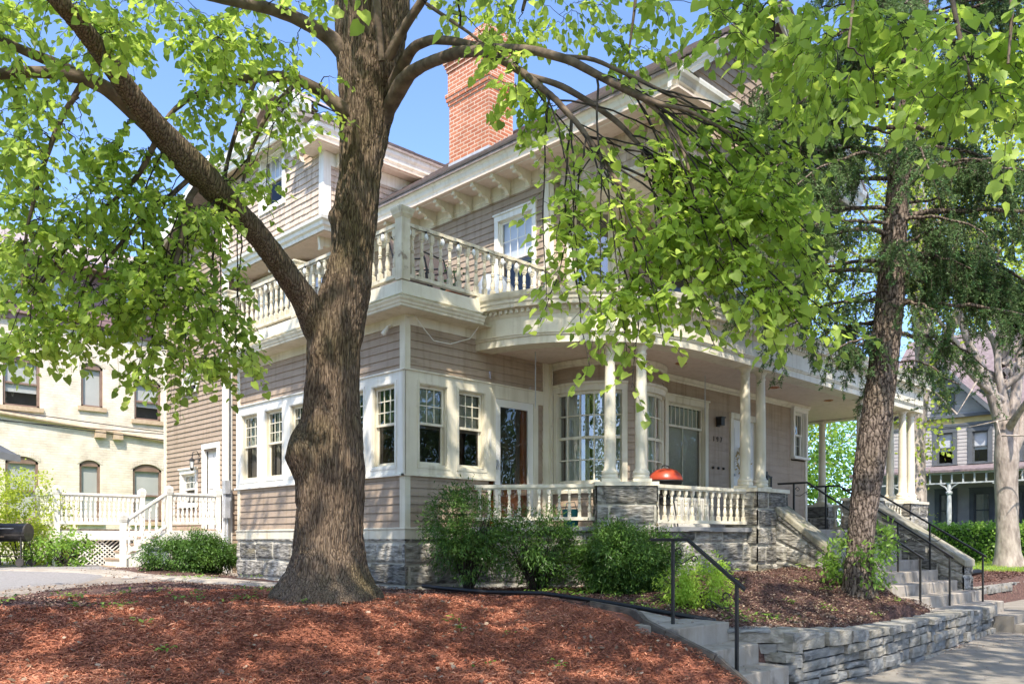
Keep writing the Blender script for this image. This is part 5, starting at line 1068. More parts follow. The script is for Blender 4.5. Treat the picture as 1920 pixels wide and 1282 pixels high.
for k, L_ in enumerate(LIMBS):
    pts, rad = pxl(L_); rad = [q*(.82 if k == 0 else 1) for q in rad]; big = rad[min(3, len(rad)-1)] > .055
    co, f, Pc, Rc = limbmesh(pts, rad, seg=56 if k == 0 else (26 if big else 9), step=.025 if k == 0 else (.04 if big else .07), bark=.009 if k == 0 else (.004 if big else .001), fur=(26, 4), seed=k,
        bumps=[(W(345,338,7.6),.10,.09),(W(400,372,7.9),.10,.02)] if k == 0 else ([(W(790,130,8.4),.06,.02)] if k == 5 else ()))
    if k == 0: mkobj("limb", co, f, M['bark'], LT, smooth=True, uv=False)
    else: parts.append((co, f))
    NODES.append(Pc[::2]); NR.append(Rc[::2])
big_ = [p for i, p in enumerate(parts) if i in (0,1,2,3,4,5)]; sm_ = [p for i, p in enumerate(parts) if i not in (0,1,2,3,4,5)]
for p in big_: mkobj("limb", *merge([p]), M['bark2'], LT, smooth=True, uv=False)
mkobj("branches", *merge(sm_), M['bark2'], LT, smooth=True, uv=False)

BL = [(100,55,150,85,6.9,1.3,34),(300,60,160,70,7.4,1.4,34),(520,60,110,80,8.4,1.2,22),(70,245,110,85,7,1.2,27),(90,395,130,100,7.2,1.3,32),(215,330,90,60,7.5,1,14),
 (290,450,100,90,7.5,1.1,27),(425,235,80,75,8.2,.9,15),(560,190,75,75,8.5,.8,15),(150,540,160,70,7.5,1.2,34),(320,580,110,90,7.6,1,30),(420,650,55,60,7.4,.8,13),(300,700,60,28,7.4,.6,7),
 (60,640,80,40,7.3,.7,13),(180,625,100,40,7.4,.7,13),(480,360,35,40,7.6,.5,5),(360,420,60,60,7.8,.7,10),(400,100,90,60,8,1,15),(20,480,60,80,7,1,10),(25,120,40,60,6.6,.6,7),(240,280,60,40,7.3,.5,6),
 (880,20,60,35,9.2,1,7),(1000,28,90,45,9.2,1.2,13),(935,60,40,30,8.8,.8,5),(965,150,45,40,7.1,.4,7),(1010,205,35,28,7.0,.3,4),(925,110,30,20,7.2,.3,3),(1180,100,60,55,9.2,1,11),(1120,15,60,25,9,1,6),(980,80,50,30,8.6,.5,6),
 (1310,22,120,26,7,1,11),(1420,60,110,60,6,1,18),(1560,80,100,75,5.5,.8,16),(1700,35,110,45,5.6,.8,13),(1640,150,60,45,5.3,.5,8),(1500,185,75,55,6,.7,10),(1850,100,85,75,5,.5,13),(1760,190,65,45,5,.5,7),(1880,225,45,50,5,.4,5),(1270,430,60,60,6.4,.6,6),(1310,380,90,70,6.4,.7,12),(1410,330,80,70,6.3,.7,10),(1330,480,100,70,6.3,.7,12),(1430,450,80,65,6.2,.6,10),(1500,400,50,50,6.1,.5,6),(1440,560,90,40,6,.5,9),(1250,560,70,50,6.0,.5,7),(1160,590,70,45,6,.5,6)]
anc = []
for px, py, rx, ry, d, dd, n in BL:
    n = max(2, round(n*(.84 if px < 700 else (.62 if py > 240 else .70))))
    for _ in range(n):
        while True:
            a, b_ = RNG.uniform(-1, 1, 2)
            if a*a+b_*b_ < 1: break
        anc.append(W(px+a*rx, py+b_*ry-8, d+RNG.uniform(-.5, .5)*dd))
anc = np.array(anc); nvis = len(anc)
# long arching sprays hanging from the right-hand limbs: (end px, end py, depth at the tip)
SPR = [(1018,600,6.2),(1040,575,6.2),(1052,455,6.3),(1030,440,6.3),(1075,430,6.3),(1095,560,6.2),(1135,600,6.1),(1108,715,5.95),(1150,700,5.95),(1170,660,6.0),(1185,735,5.9),(1200,620,6.1),(1170,560,6.2),
 (1225,520,6.2),(1240,590,6.1),(1262,640,6.0),(1270,470,6.3),(1290,560,6.1),(1310,620,6.0),(1330,520,6.2),(1350,650,5.95),(1370,580,6.1),(1395,625,6.0),(1410,540,6.1),(1438,600,6.0),(1455,650,5.9),(1480,590,6.0),(1505,625,5.9),(1540,600,5.9),(1560,632,5.85),(1588,618,5.85),(1575,560,5.95),
 (1250,420,6.4),(1300,400,6.4),(1340,440,6.3),(1380,400,6.3),(1400,460,6.2),(1440,430,6.2),(1450,500,6.1),(1480,460,6.1),(1500,510,6.0),(1530,470,6.0),(1545,510,5.95),(1550,430,6.0),(1520,390,6.1),(1540,330,6.2),(1490,350,6.2),(1450,350,6.3),(1400,340,6.4),(1350,350,6.4),(1300,330,6.5),(1530,290,6.2),(1470,290,6.3),(1420,270,6.4),(1370,280,6.5),(1330,270,6.5),(1250,340,6.6),(1210,380,6.6)]
LSP = [(60,470,7.2),(20,560,7),(90,600,7.2),(130,640,7.3),(180,655,7.3),(220,620,7.4),(250,690,7.4),(285,720,7.4),(330,745,7.4),(300,640,7.5),(350,690,7.5),(400,700,7.4),(440,700,7.4),(470,690,7.4),(400,610,7.6),(440,640,7.5),(360,560,7.7),(320,520,7.6),(260,540,7.5),(200,560,7.4),(150,480,7.3),(40,660,7.1),(10,640,7.0),(280,430,7.6),(420,480,7.9),(400,400,8.0),(490,370,8.0),(460,320,8.2)]

# unseen rest of the crown overhead, with clumps added to shade beds and sidewalk
def shade_crown(c, r, n):
    p = rdir(n)*(RNG.random((n, 1))**.4)*np.array(r)+np.array(c); px, py, d = proj(p); ok = ((d < .5) | (py < -45) | (px < -250) | (px > 2170)) & (p[:, 2] > 3.6)
    return p[ok & (np.linalg.norm(p-CAM, axis=1) > 2.6)]
fill = np.concatenate([shade_crown((-3.6,-3.6,9.6), (5.6,5.2,3.8), 470), shade_crown((-6.2,-7.4,8.8), (4.6,3.2,2.6), 300), shade_crown((.8,-10.6,9.0), (6.0,3.0,1.8), 420), shade_crown((-8.5,-4.5,7.5), (3,3.4,2.2), 130)])
ALL = np.concatenate([anc, fill]); nodes = np.concatenate(NODES); nrad = np.concatenate(NR); vis = np.r_[np.ones(nvis, bool), np.zeros(len(fill), bool)]
def cost(a, nd): return np.linalg.norm(nd-a, axis=1)+.6*np.maximum(0, nd[:, 2]*-1+a[2]+.0)
leftish = proj(ALL)[0] < 900
c0 = np.array([cost(a, nodes).min() for a in ALL]); order = np.argsort(c0); TW = []; TR = []; TIP = {}
for i in order:
    a = ALL[i]; c = cost(a, nodes); j = int(np.argmin(c)); s = nodes[j]; L_ = np.linalg.norm(a-s)
    t = np.linspace(0, 1, 9)[:, None]; mid = (s+a)/2+np.array([0, 0, .14*L_+.03])+RNG.normal(size=3)*.07*L_
    P = (1-t)**2*s+2*t*(1-t)*mid+t*t*a+np.concatenate([np.zeros((1, 3)), RNG.normal(size=(7, 3))*.012, np.zeros((1, 3))])
    r0 = min(max(.0045+.010*L_, .005), nrad[j]*.85); R = np.linspace(r0, .003, 9)
    TW.append(P); TR.append(R); TIP[i] = unit(a-P[-3]); nodes = np.concatenate([nodes, P[2::2]]); nrad = np.concatenate([nrad, R[2::2]])
LW_ = []; base_nodes = np.concatenate(NODES); base_r = np.concatenate(NR); bpx, bpy_, bd = proj(base_nodes); SPX = []
for grp, (a0, a1, b0, b1, side) in ((SPR, (960, 1235, 95, 300, 1)), (LSP, (60, 640, 60, 420, -1))):
    cand = np.where((bpx > a0) & (bpx < a1) & (bpy_ > b0) & (bpy_ < b1) & (bd < 9.0) & (base_r < .16))[0]
    for gi, (ex, ey, ed) in enumerate(grp):
        if side > 0 and gi % 5 == 3: continue
        e = W(ex, ey, ed); dxp = (ex-bpx[cand])*side; dyp = ey-bpy_[cand]; dd = np.linalg.norm(base_nodes[cand]-e, axis=1)
        want = RNG.uniform(.7, 1.9); sc_ = abs(dd-want)+.6*(dxp < 5)+.8*(dyp < 40)+RNG.random(len(cand))*1.0; s0 = base_nodes[cand[int(np.argmin(sc_))]]
        L_ = np.linalg.norm(e-s0); n = 16; t = np.linspace(0, 1, n)[:, None]; mid = s0*.45+e*.55+np.array([0, 0, .13*L_])+RNG.normal(size=3)*.06*L_
        P = (1-t)**2*s0+2*t*(1-t)*mid+t*t*e+np.concatenate([np.zeros((1, 3)), np.cumsum(RNG.normal(size=(n-1, 3))*.008, 0)]); r0 = .0035+.0030*L_; LW_.append((P, np.linspace(r0, .0028, n)))
        SPX.append(P)
        m_ = int(L_*.66*(11 if side > 0 else 10))
        for q in range(m_):
            f = .30+.70*(q+.5)/m_; k = f*(n-1); k0 = min(int(k), n-2); base = P[k0]+(P[k0+1]-P[k0])*(k-k0); T_ = unit(P[k0+1]-P[k0]); sd_ = np.cross(T_, (0, 0, 1.)); sd_ = sd_/(np.linalg.norm(sd_)+1e-6)*(1 if q % 2 else -1)
            SPX.append((base, unit(T_*.55+sd_*RNG.uniform(.3, 1.0)+RNG.normal(size=3)*.18), RNG.uniform(.10, .30)))
TW = np.array(TW); TR = np.array(TR)
LP = []; LDR = []; LN = []; LS = []; SP = []
for it in SPX:
    if not isinstance(it, tuple): continue
    base, dr, ln = it; t = np.linspace(0, 1, 5)[:, None]; SP.append(base+dr*ln*t+np.array([0, 0, -1])*(.18*ln)*t**2); nl = int(2+ln*15)
    for l in range(nl):
        tt = (l+.7)/nl; pos = base+dr*ln*tt+np.array([0, 0, -1])*(.18*ln)*tt**2; side = np.cross(dr, (0, 0, 1)); side = side/(np.linalg.norm(side)+1e-6)*(1 if l % 2 else -1)
        ld = unit(side*RNG.uniform(.4, 1)+dr*RNG.uniform(.3, 1)+np.array([0, 0, -1])*RNG.uniform(-.1, .6)); LP.append(pos+ld*.02); LDR.append(ld); LN.append(unit(np.array([-.25, -.25, 1.0])+RNG.normal(size=3)*.40)); LS.append(RNG.uniform(.042, .088))
for q, i in enumerate(order):
    P = TW[q]; seg = np.linalg.norm(np.diff(P, axis=0), axis=1); Lt = seg.sum(); v = vis[i]
    nb = 3 if v else 3
    for b_ in range(nb):
        # fine side shoots that droop and carry the leaves
        f = 1 if b_ == 0 else RNG.uniform(.35, .95); k = f*8; k0 = min(int(k), 7); base = P[k0]+(P[k0+1]-P[k0])*(k-k0)
        dr = unit(TIP[i]+RNG.normal(size=3)*(.25 if b_ == 0 else .75)); ln = RNG.uniform(.16, .34)*(1 if v else 1.25)
        t = np.linspace(0, 1, 5)[:, None]; S_ = base+dr*ln*t+np.array([0, 0, -1])*(.45*ln)*t**2; SP.append(S_)
        nl = RNG.integers(6, 10) if v else RNG.integers(5, 8)
        for l in range(nl):
            tt = (l+.6)/nl; pos = base+dr*ln*tt+np.array([0, 0, -1])*(.45*ln)*tt**2; side = np.cross(dr, (0, 0, 1)); side = side/(np.linalg.norm(side)+1e-6)*(1 if l % 2 else -1)
            ld = unit(side*RNG.uniform(.4, 1)+dr*RNG.uniform(.2, .9)+np.array([0, 0, -1])*RNG.uniform(.1, .9)); LP.append(pos+ld*.025); LDR.append(ld)
            LN.append(unit(np.array([0, 0, 1.0])+RNG.normal(size=3)*.55)); LS.append(RNG.uniform(.042, .092)*((.9 if leftish[i] else 1) if v else 1.6))
LP, LDR, LN, LS = map(np.array, (LP, LDR, LN, LS)); LDR = LDR+RNG.normal(size=LDR.shape)*.15
lv = .5+.5*(fbm(LP[:, 0]*1.2, LP[:, 1]*1.2, LP[:, 2]*1.2, 2)-.45)*2+RNG.normal(size=len(LP))*.27
if True:
    leafmesh("crown", LP, LDR, LN, LS, LS*RNG.uniform(.88, 1.1, len(LS)), 'heart', M['linden'], LT, lv)
SPa = np.array(SP); rr_ = np.broadcast_to(np.linspace(.0024, .0012, 5), SPa.shape[:2])
v, f = merge([twigtube(TW, TR, 5), twigtube(np.array([p for p, _ in LW_]), np.array([r_ for _, r_ in LW_]), 6), twigtube(SPa, rr_, 3)]); mkobj("twigs", v, f, M['twig'], LT, uv=False)
print("linden leaves", len(LP), "twigs", len(TW))

# ============================================================= SPRUCE
M['needle'] = leafmat("spruce_needles", [(.05,.085,.03),(.085,.145,.05),(.125,.21,.07),(.22,.29,.11)], trans=.3, rough=.6)
M['needlen'] = leafmat("fresh_spruce_tips", [(.06,.15,.06),(.10,.23,.08),(.14,.30,.10)], trans=.3, rough=.55)
M['deadtwig'] = mat("bare_spruce_twigs", (.05,.032,.025), (.10,.07,.055), sc=10, rough=.9)
SD = 12.3
sp = [(1612,1120,34),(1610,1098,30),(1611,1060,26),(1614,1000,25),(1622,930,26),(1632,860,28),(1642,790,28),(1652,720,27),(1660,650,26),(1667,580,26),(1673,500,25),(1679,420,22),(1686,330,20),(1694,240,18),(1704,150,17),(1716,60,15),(1732,-20,14),(1750,-160,12),(1770,-400,9),(1790,-700,5)]
ST = thing("spruce_tree", tuple(W(1610, 1092, SD)), "leaning old spruce with scaly trunk and drooping dark boughs beside the entrance stairs", "tree")
o, SPc, SPr = limbobj("trunk", [W(a, b, SD) for a, b, r in sp], [r/F_PX*SD for a, b, r in sp], M['sprbark'], ST, seg=80, step=.04, bark=.012, fur=(16, 9))
BG = [(738,340,-1,.95,-2),]
boughs = []; rs = np.random.default_rng(5); zc = SPc[:, 2]
def bough(z, az_, L_, r0, rise, droop):
    i = int(np.argmin(abs(zc-z))); s = SPc[i]; h = np.array([math.cos(az_), math.sin(az_), 0]); t = np.linspace(0, 1, 14)[:, None]
    return s+h*L_*t+np.array([0, 0, 1])*(rise*L_*t-droop*L_*t**2.0)+np.cumsum(rs.normal(size=(14, 3))*.02, 0), np.linspace(r0, .008, 14)
azl = math.atan2(-RT[1], -RT[0]); azr = math.atan2(RT[1], RT[0])
for z in np.arange(4.2, 13.5, .28):
    for k in range(2 if z < 7.0 else 3):
        a = rs.uniform(0, 2*math.pi) if rs.random() > .45 else rs.choice([azl, azr])+rs.uniform(-.5, .5)
        Lb = rs.uniform(1.3, 2.7)*(.42 if z < 5.9 else 1.0 if z < 9 else .8); boughs.append(bough(z+rs.uniform(-.1, .1), a, Lb, rs.uniform(.018, .038), rs.uniform(.05, .42), rs.uniform(.35, .75)))
# the low hanging bough by the porch columns
boughs.append(bough(5.5, azl+.05, 2.35, .04, .14, .28)); boughs.append(bough(5.1, azl-.35, 1.7, .03, .15, .5)); boughs.append(bough(5.0, azr-.1, 2.4, .04, .22, .42)); boughs.append(bough(4.6, azr+.35, 2.0, .035, .2, .45)); boughs.append(bough(6.2, azr-.3, 2.9, .045, .25, .5)); boughs.append(bough(6.0, azl+.35, 2.3, .04, .2, .5))
for z_, a_, l_ in ((6.4,.1,2.6),(6.8,-.3,2.5),(7.2,.25,2.7),(7.6,0,2.8),(8.0,-.2,2.6),(8.5,.2,2.5),(9.0,-.05,2.4),(7.0,.5,2.2),(5.7,-.1,1.9),(8.8,.45,2.2)): boughs.append(bough(z_, azl+a_, l_, .035, .15, .5)); boughs.append(bough(5.6, azr+.2, 2.8, .045, .25, .5))
tp_ = []; NP = []; ND = []; hang = []; hr = []
for P, R in boughs:
    tp_.append(twigtube(P[None], R[None], 7)); Lb = np.linalg.norm(np.diff(P, axis=0), axis=1).sum()
    for k in range(int(Lb*16)):
        f = rs.uniform(.22, 1)*13; i0 = min(int(f), 12); b_ = P[i0]+(P[i0+1]-P[i0])*(f-i0); dr = unit(P[i0+1]-P[i0]); sd = np.cross(dr, (0, 0, 1.)); side = rs.choice([-1, 1])
        ln = rs.uniform(.2, .6); d = unit(sd*side*rs.uniform(.3, 1.1)+dr*rs.uniform(-.1, .5)+np.array([0, 0, -1])*rs.uniform(.5, 1.5))
        t = np.linspace(0, 1, 6)[:, None]; Q = b_+d*ln*t+np.array([0, 0, -1])*.25*ln*t**2+rs.normal(size=(6, 3))*.01; hang.append(Q); hr.append(np.linspace(.0045, .0015, 6))
        dead = rs.random() < (.30 if i0 < 6 else .10)
        for m_ in range(5):
            # secondary twiglets
            q0 = Q[rs.integers(1, 6)]; dd = unit(d+rs.normal(size=3)*.7+np.array([0, 0, -.4])); l2 = rs.uniform(.06, .2); Q2 = q0+dd*l2*t; hang.append(Q2); hr.append(np.linspace(.0022, .001, 6))
            if not dead: NP.append((q0, dd, l2))
        if not dead: NP.append((Q[0], d, ln))
v, f = merge(tp_); mkobj("boughs", v, f, M['sprbark'], ST, smooth=True, uv=False)
v, f = twigtube(np.array(hang), np.array(hr), 3); mkobj("bare_twigs", v, f, M['deadtwig'], ST, uv=False)
pos = []; dr_ = []; 
for q0, dd, l2 in NP:
    n = int(l2*130)+4; t = rs.random(n)[:, None]; pos.append(q0+dd*l2*t); dr_.append(unit(dd*.9+rs.normal(size=(n, 3))*.75))
pos = np.concatenate(pos); dr_ = np.concatenate(dr_); print("needles", len(pos))
lvv = fbm(pos[:, 0]*1.5, pos[:, 1]*1.5, pos[:, 2]*1.5, 2)*1.1+rs.normal(size=len(pos))*.13
leafmesh("needles", pos, dr_, rs.normal(size=pos.shape), rs.uniform(.03, .06, len(pos)), rs.uniform(.009, .018, len(pos)), 'lance', M['needle'], ST, lvv)
tipq = [q for q in NP if rs.random() < .28]; pos = []; dr_ = []
for q0, dd, l2 in tipq:
    n = 16; t = rs.uniform(.5, 1.1, n)[:, None]; pos.append(q0+dd*l2*t); dr_.append(unit(dd*1.1+rs.normal(size=(n, 3))*.6))
pos = np.concatenate(pos); dr_ = np.concatenate(dr_); leafmesh("fresh_tips", pos, dr_, rs.normal(size=pos.shape), .032, .011, 'lance', M['needlen'], ST)

# ============================================================= GENERIC TREES AND SHRUBS
def clumpcloud(c, r, ncl, per, cr, shell=.45, flat=.8, sd=1):
    g_ = np.random.default_rng(sd); d = unit(g_.normal(size=(ncl, 3))); rad = shell+(1-shell)*g_.random((ncl, 1))**.6
    cc = np.array(c)+d*rad*np.array(r); k = g_.integers(int(per*.5), int(per*1.5)+1, ncl); idx = np.repeat(np.arange(ncl), k)
    p = cc[idx]+g_.normal(size=(len(idx), 3))*cr*np.array([1, 1, flat])*.6; out = unit(p-np.array(c)+g_.normal(size=p.shape)*.3*np.mean(r)); return p, out, idx, g_
def crown_on(par, c, r, ncl, per, cr, ls, m, shape='oval', shell=.45, sd=1, name="crown", asp=.8, flat=.8):
    p, out, idx, g_ = clumpcloud(c, r, ncl, per, cr, shell, flat, sd); n = len(p); dr = unit(out+g_.normal(size=(n, 3))*.7+np.array([0, 0, -.3])); nr = unit(out*.5+np.array([0, 0, 1.])+g_.normal(size=(n, 3))*.5)
    lv = .5+(g_.random(ncl)[idx]-.5)*.5+g_.normal(size=n)*.16; s = g_.uniform(.7, 1.25, n)*ls; return leafmesh(name, p, dr, nr, s, s*asp, shape, m, par, lv)
M['bgleaf'] = leafmat("spring_leaves", [(.08,.17,.025),(.14,.26,.04),(.21,.36,.06),(.30,.45,.09)], trans=.45)
M['yleaf'] = leafmat("yellow_green_leaves", [(.20,.27,.03),(.32,.40,.05),(.45,.52,.08)], trans=.5)
M['dgleaf'] = leafmat("deep_green_leaves", [(.03,.075,.02),(.05,.12,.03),(.09,.18,.045)], trans=.3)
def branchy(base, top, r0, n, L_, sd, spread=.9, lo=.35):
    g_ = np.random.default_rng(sd); P = []; R = []; b = np.array(base, float); t_ = np.array(top, float)
    for k in range(n):
        f = lo+(1-lo)*g_.random(); s = b+(t_-b)*f; a = g_.uniform(0, 2*math.pi); d = np.array([math.cos(a)*spread, math.sin(a)*spread, g_.uniform(.4, 1.3)]); d /= np.linalg.norm(d); l = L_*g_.uniform(.6, 1.1)*(1.2-f*.5)
        t = np.linspace(0, 1, 9)[:, None]; P.append(s+d*l*t+np.array([0, 0, .2*l])*t**2+np.cumsum(g_.normal(size=(9, 3))*.02*l/3, 0)); R.append(np.linspace(r0*.42*(1.2-f), r0*.03, 9))
        for m_ in range(5):
            q = P[-1][g_.integers(2, 9)] if m_ < 99 else 0; d2 = unit(d+g_.normal(size=3)*.7); l2 = l*.5; P.append(q+d2*l2*t); R.append(np.linspace(r0*.10, r0*.015, 9))
    return twigtube(np.array(P), np.array(R), 6)
def tree(name, base, h, r0, cr, ch, m, label, cat="tree", group=None, ncl=160, per=26, ls=.16, lean=(0, 0), bark='greybark', nb=12, sd=1, shell=.35, trunk=True, cs=.5, flat=.8):
    T = thing(name, base, label, cat, group); top = np.array([base[0]+lean[0], base[1]+lean[1], base[2]+h*.85]); b = np.array(base, float)
    if trunk:
        t = np.linspace(0, 1, 9)[:, None]; P = b+(top-b)*t+np.cumsum(np.random.default_rng(sd).normal(size=(9, 3))*[.06, .06, 0], 0)*h/10; limbobj("trunk", P, r0*np.array([1.35,1.02,.95,.9,.8,.65,.5,.32,.15]), M[bark], T, seg=24, step=.12, bark=.02, fur=(12, 3), seed=sd)
        v, f = branchy(b, top, r0, nb, ch*.75, sd); mkobj("branches", v, f, M[bark], T, smooth=True, uv=False)
    crown_on(T, (base[0]+lean[0], base[1]+lean[1], base[2]+h-ch), (cr, cr, ch), ncl, per, cs*cr*.35, ls, M[m], shell=shell, sd=sd, flat=flat); return T
def shrub(name, base, r, label, m, ncl, per, ls, asp, group=None, shape='oval', sd=1, stems=8, cr=.10, cat="shrub", shell=.3, smat='twig', sr=.012, flat=.9, lift=.55):
    T = thing(name, base, label, cat, group); c = (base[0], base[1], base[2]+r[2]*lift); g_ = np.random.default_rng(sd+50); P = []
    for k in range(stems*3):
        a = g_.uniform(0, 6.28); e = np.array(c)+unit(np.array([math.cos(a), math.sin(a), g_.uniform(-.1, 1)]))*np.array(r)*.85*g_.uniform(.5, 1); s = np.array(base)+np.array([math.cos(a)*r[0], math.sin(a)*r[1], 0])*.12*g_.random()-np.array([0, 0, .05]); t = np.linspace(0, 1, 9)[:, None]
        P.append(s+(e-s)*t+np.array([0, 0, 1])*(.25*r[2])*t*(1-t)+np.cumsum(g_.normal(size=(9, 3))*.008, 0))
    if stems: v, f = twigtube(np.array(P), np.broadcast_to(np.linspace(sr, sr*.15, 9), (len(P), 9)), 5); mkobj("stems", v, f, M[smat], T, smooth=True, uv=False)
    crown_on(T, c, r, ncl, per, cr, ls, M[m], shape=shape, shell=shell, sd=sd, name="foliage", asp=asp, flat=flat); return T
G = lambda x, y: float(gh(np.array([x]), np.array([y]))[0])
# trees right, behind the porch
tree("leafy_tree", (34, 24, .9), 12, .4, 5.5, 5.6, 'bgleaf', "bright green sunlit tree seen through the open end of the porch", ncl=520, per=60, ls=.20, sd=3, shell=.25, cs=.9, group="trees beyond the porch")
tree("leafy_tree", (38, 14, .9), 10, .4, 5, 4.8, 'bgleaf', "green tree behind the porch's far corner, left of the grey house", ncl=300, per=50, ls=.2, sd=4, cs=.9, group="trees beyond the porch")
shrub("garden_shrub", (24, 15, .9), (3.2, 3.2, 2.0), "low bright green bushes beyond the back of the porch", 'bgleaf', 160, 40, .12, .7, sd=5, cr=.5)
# maple with forked pale trunk at the right edge
MP = thing("maple_tree", (20.6, -1.15, .88), "pale forked street tree standing on the lawn at the right edge", "tree")
md_ = 23.0
for L_ in ([(1893,1062,md_,32),(1890,1045,md_,23),(1888,980,md_,19),(1887,900,md_,20),(1888,850,md_,22),(1880,800,md_,13),(1862,745,md_,11),(1840,690,md_,9),(1815,640,md_,8),(1790,560,md_,6)],
           [(1888,860,md_,16),(1898,800,md_,12),(1905,740,md_,10),(1915,650,md_,8),(1925,560,md_,6)],[(1890,860,md_,14),(1925,780,md_,11),(1960,720,md_,9),(2000,640,md_,6)],
           [(1880,810,md_,9),(1885,760,md_,8),(1870,690,md_,7),(1875,610,md_,6),(1865,500,md_,4),(1850,380,md_,3)],[(1840,690,md_,6),(1800,650,md_,5),(1760,600,md_,4),(1700,540,md_,3)],[(1905,740,md_,6),(1890,660,md_,5),(1850,560,md_,4),(1830,450,md_,3),(1800,330,md_,2)]):
    pts, rad = pxl(L_); limbobj("trunk" if L_[0][1] > 1000 else "limb", pts, rad, M['greybark'], MP, seg=24, step=.08, bark=.012, fur=(10, 4))
v, f = branchy(W(1888,860,md_), W(1870,420,md_), .3, 22, 3.2, 9, lo=.1); mkobj("branches", v, f, M['greybark'], MP, smooth=True, uv=False)
crown_on(MP, tuple(W(1840, 340, md_)), (3.6, 3.6, 3.8), 420, 26, .6, .10, M['yleaf'], sd=6, shell=.3)
# rough-barked tree just past the porch corner
T2 = thing("old_tree", tuple(W(1718, 960, 24)), "rough dark-barked tree rising right behind the porch corner columns", "tree")
for L_ in ([(1718,960,24,21),(1717,880,24,17),(1718,800,24,17),(1724,740,24,18),(1734,690,24,17),(1732,620,24,15),(1728,540,24,14),(1722,440,24,12),(1715,330,24,9),(1712,200,24,6)],
           [(1735,700,24,12),(1765,655,24,10),(1790,600,24,9),(1810,540,24,8),(1815,470,24,6),(1830,380,24,4)],[(1728,630,24,8),(1750,580,24,7),(1790,520,24,5),(1850,480,24,4)],[(1722,450,24,8),(1690,360,24,6),(1660,260,24,4)]):
    pts, rad = pxl(L_); limbobj("trunk" if L_[0][1] > 900 else "limb", pts, rad, M['greybark'], T2, seg=24, step=.08, bark=.018, fur=(9, 4))
v, f = branchy(W(1718,700,24), W(1715,250,24), .28, 24, 3.0, 12, lo=.1); mkobj("branches", v, f, M['greybark'], T2, smooth=True, uv=False)
crown_on(T2, tuple(W(1690, 360, 24)), (4.2, 4.2, 4.0), 480, 26, .6, .10, M['yleaf'], sd=8, shell=.3)
crown_on(T2, tuple(W(1745, 740, 23.4)), (.9, .9, 2.6), 40, 12, .25, .12, M['yleaf'], sd=9, shell=.3, name="foliage")
tree("leafy_tree", (40, 2, 1), 15, .4, 5, 6, 'yleaf', "tall thin-leaved tree above the roof of the grey house", ncl=420, per=50, ls=.17, sd=14, group="trees beyond the porch", cs=.9)
tree("leafy_tree", (30, 12, 1), 16, .4, 4.6, 5.6, 'yleaf', "tall sparse tree showing between the spruce boughs, left of the old tree", ncl=420, per=44, ls=.15, sd=15, group="trees beyond the porch", cs=.9)
# hedge and lawn shrubs
HD = thing("clipped_hedge", (20, 0, .9), "long clipped green hedge in front of the grey house", "hedge"); g_ = np.random.default_rng(3); n = 15000
pp = np.stack([g_.uniform(-1, 1, n), g_.uniform(-1, 1, n), g_.uniform(0, 1, n)], 1); k = g_.integers(0, 3, n); pp[k == 0, 0] = -1; pp[k == 1, 2] = 1; nrm = np.zeros((n, 3)); nrm[k == 0, 0] = -1; nrm[k == 1, 2] = 1; nrm[k == 2, 1] = -1
P = np.stack([21.2+pp[:, 0]*.55, 1.5+pp[:, 1]*6.0, .85+pp[:, 2]*1.12], 1)+g_.normal(size=(n, 3))*.06; P[:, 2] += .08*(fbm(P[:, 0], P[:, 1]*1.3, P[:, 0]*0, 2)-.4)
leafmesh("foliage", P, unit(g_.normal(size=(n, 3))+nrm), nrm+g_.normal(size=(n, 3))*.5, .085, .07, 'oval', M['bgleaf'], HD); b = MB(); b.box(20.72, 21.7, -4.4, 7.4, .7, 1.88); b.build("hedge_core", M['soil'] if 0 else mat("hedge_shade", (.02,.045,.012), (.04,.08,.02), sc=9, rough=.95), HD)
shrub("garden_shrub", (22.6, .9, 1.0), (.9, .9, 1.1), "spiky light green shrub poking above the hedge by the grey porch", 'yleaf', 26, 12, .10, .4, sd=16, cr=.25)
# shrubs in the porch bed
M['thuja'] = leafmat("arborvitae_sprays", [(.03,.075,.014),(.055,.125,.022),(.09,.18,.03),(.13,.23,.045)], trans=.25)
def thuja(base, r, label, ncl, per, sd, lift=.6, bare=False):
    return shrub("arborvitae", base, r, label, 'thuja', ncl, per, .06, .28, shape='lance', sd=sd, stems=12, cr=.14, shell=.3, sr=.02, lift=lift, group="evergreens in front of the porch", flat=.7)
thuja((.42,-.88,.9), (.60,.55,.68), "taller loose evergreen with bare stems below, nearest the sunroom corner", 95, 130, 21, 1.12)
thuja((1.15,-1.50,.88), (.72,.50,.50), "thin brownish middle evergreen with its bare trunks showing, under the porch rail", 85, 110, 22, 1.2)
thuja((2.0,-2.35,.90), (.84,.64,.50), "dense bright green evergreen in front of the stone column pedestal", 210, 180, 23, .85)
M['lime'] = leafmat("lime_spirea_leaves", [(.22,.36,.04),(.33,.48,.07),(.45,.60,.11)], trans=.45)
shrub("spirea_shrub", (1.55,-3.80,G(1.55,-3.80)), (.46,.40,.42), "small lime-green spirea growing in the brown mulch behind the short handrail", 'lime', 90, 50, .05, .36, sd=24, cr=.09, stems=10, sr=.004, lift=.45)
shrub("broadleaf_shrub", (5.15,-4.35,G(5.15,-4.35)), (.90,.5,.52), "glossy leggy green shrub growing around the foot of the spruce", 'bgleaf', 60, 22, .085, .42, sd=25, cr=.13, stems=9, sr=.006, lift=.8)
shrub("juniper_shrub", tuple(W(362,1064,17.0)), (1.05,.6,.46), "low spreading juniper at the foot of the back deck", 'thuja', 200, 110, .06, .34, shape='lance', sd=26, cr=.12, lift=.55, stems=6)
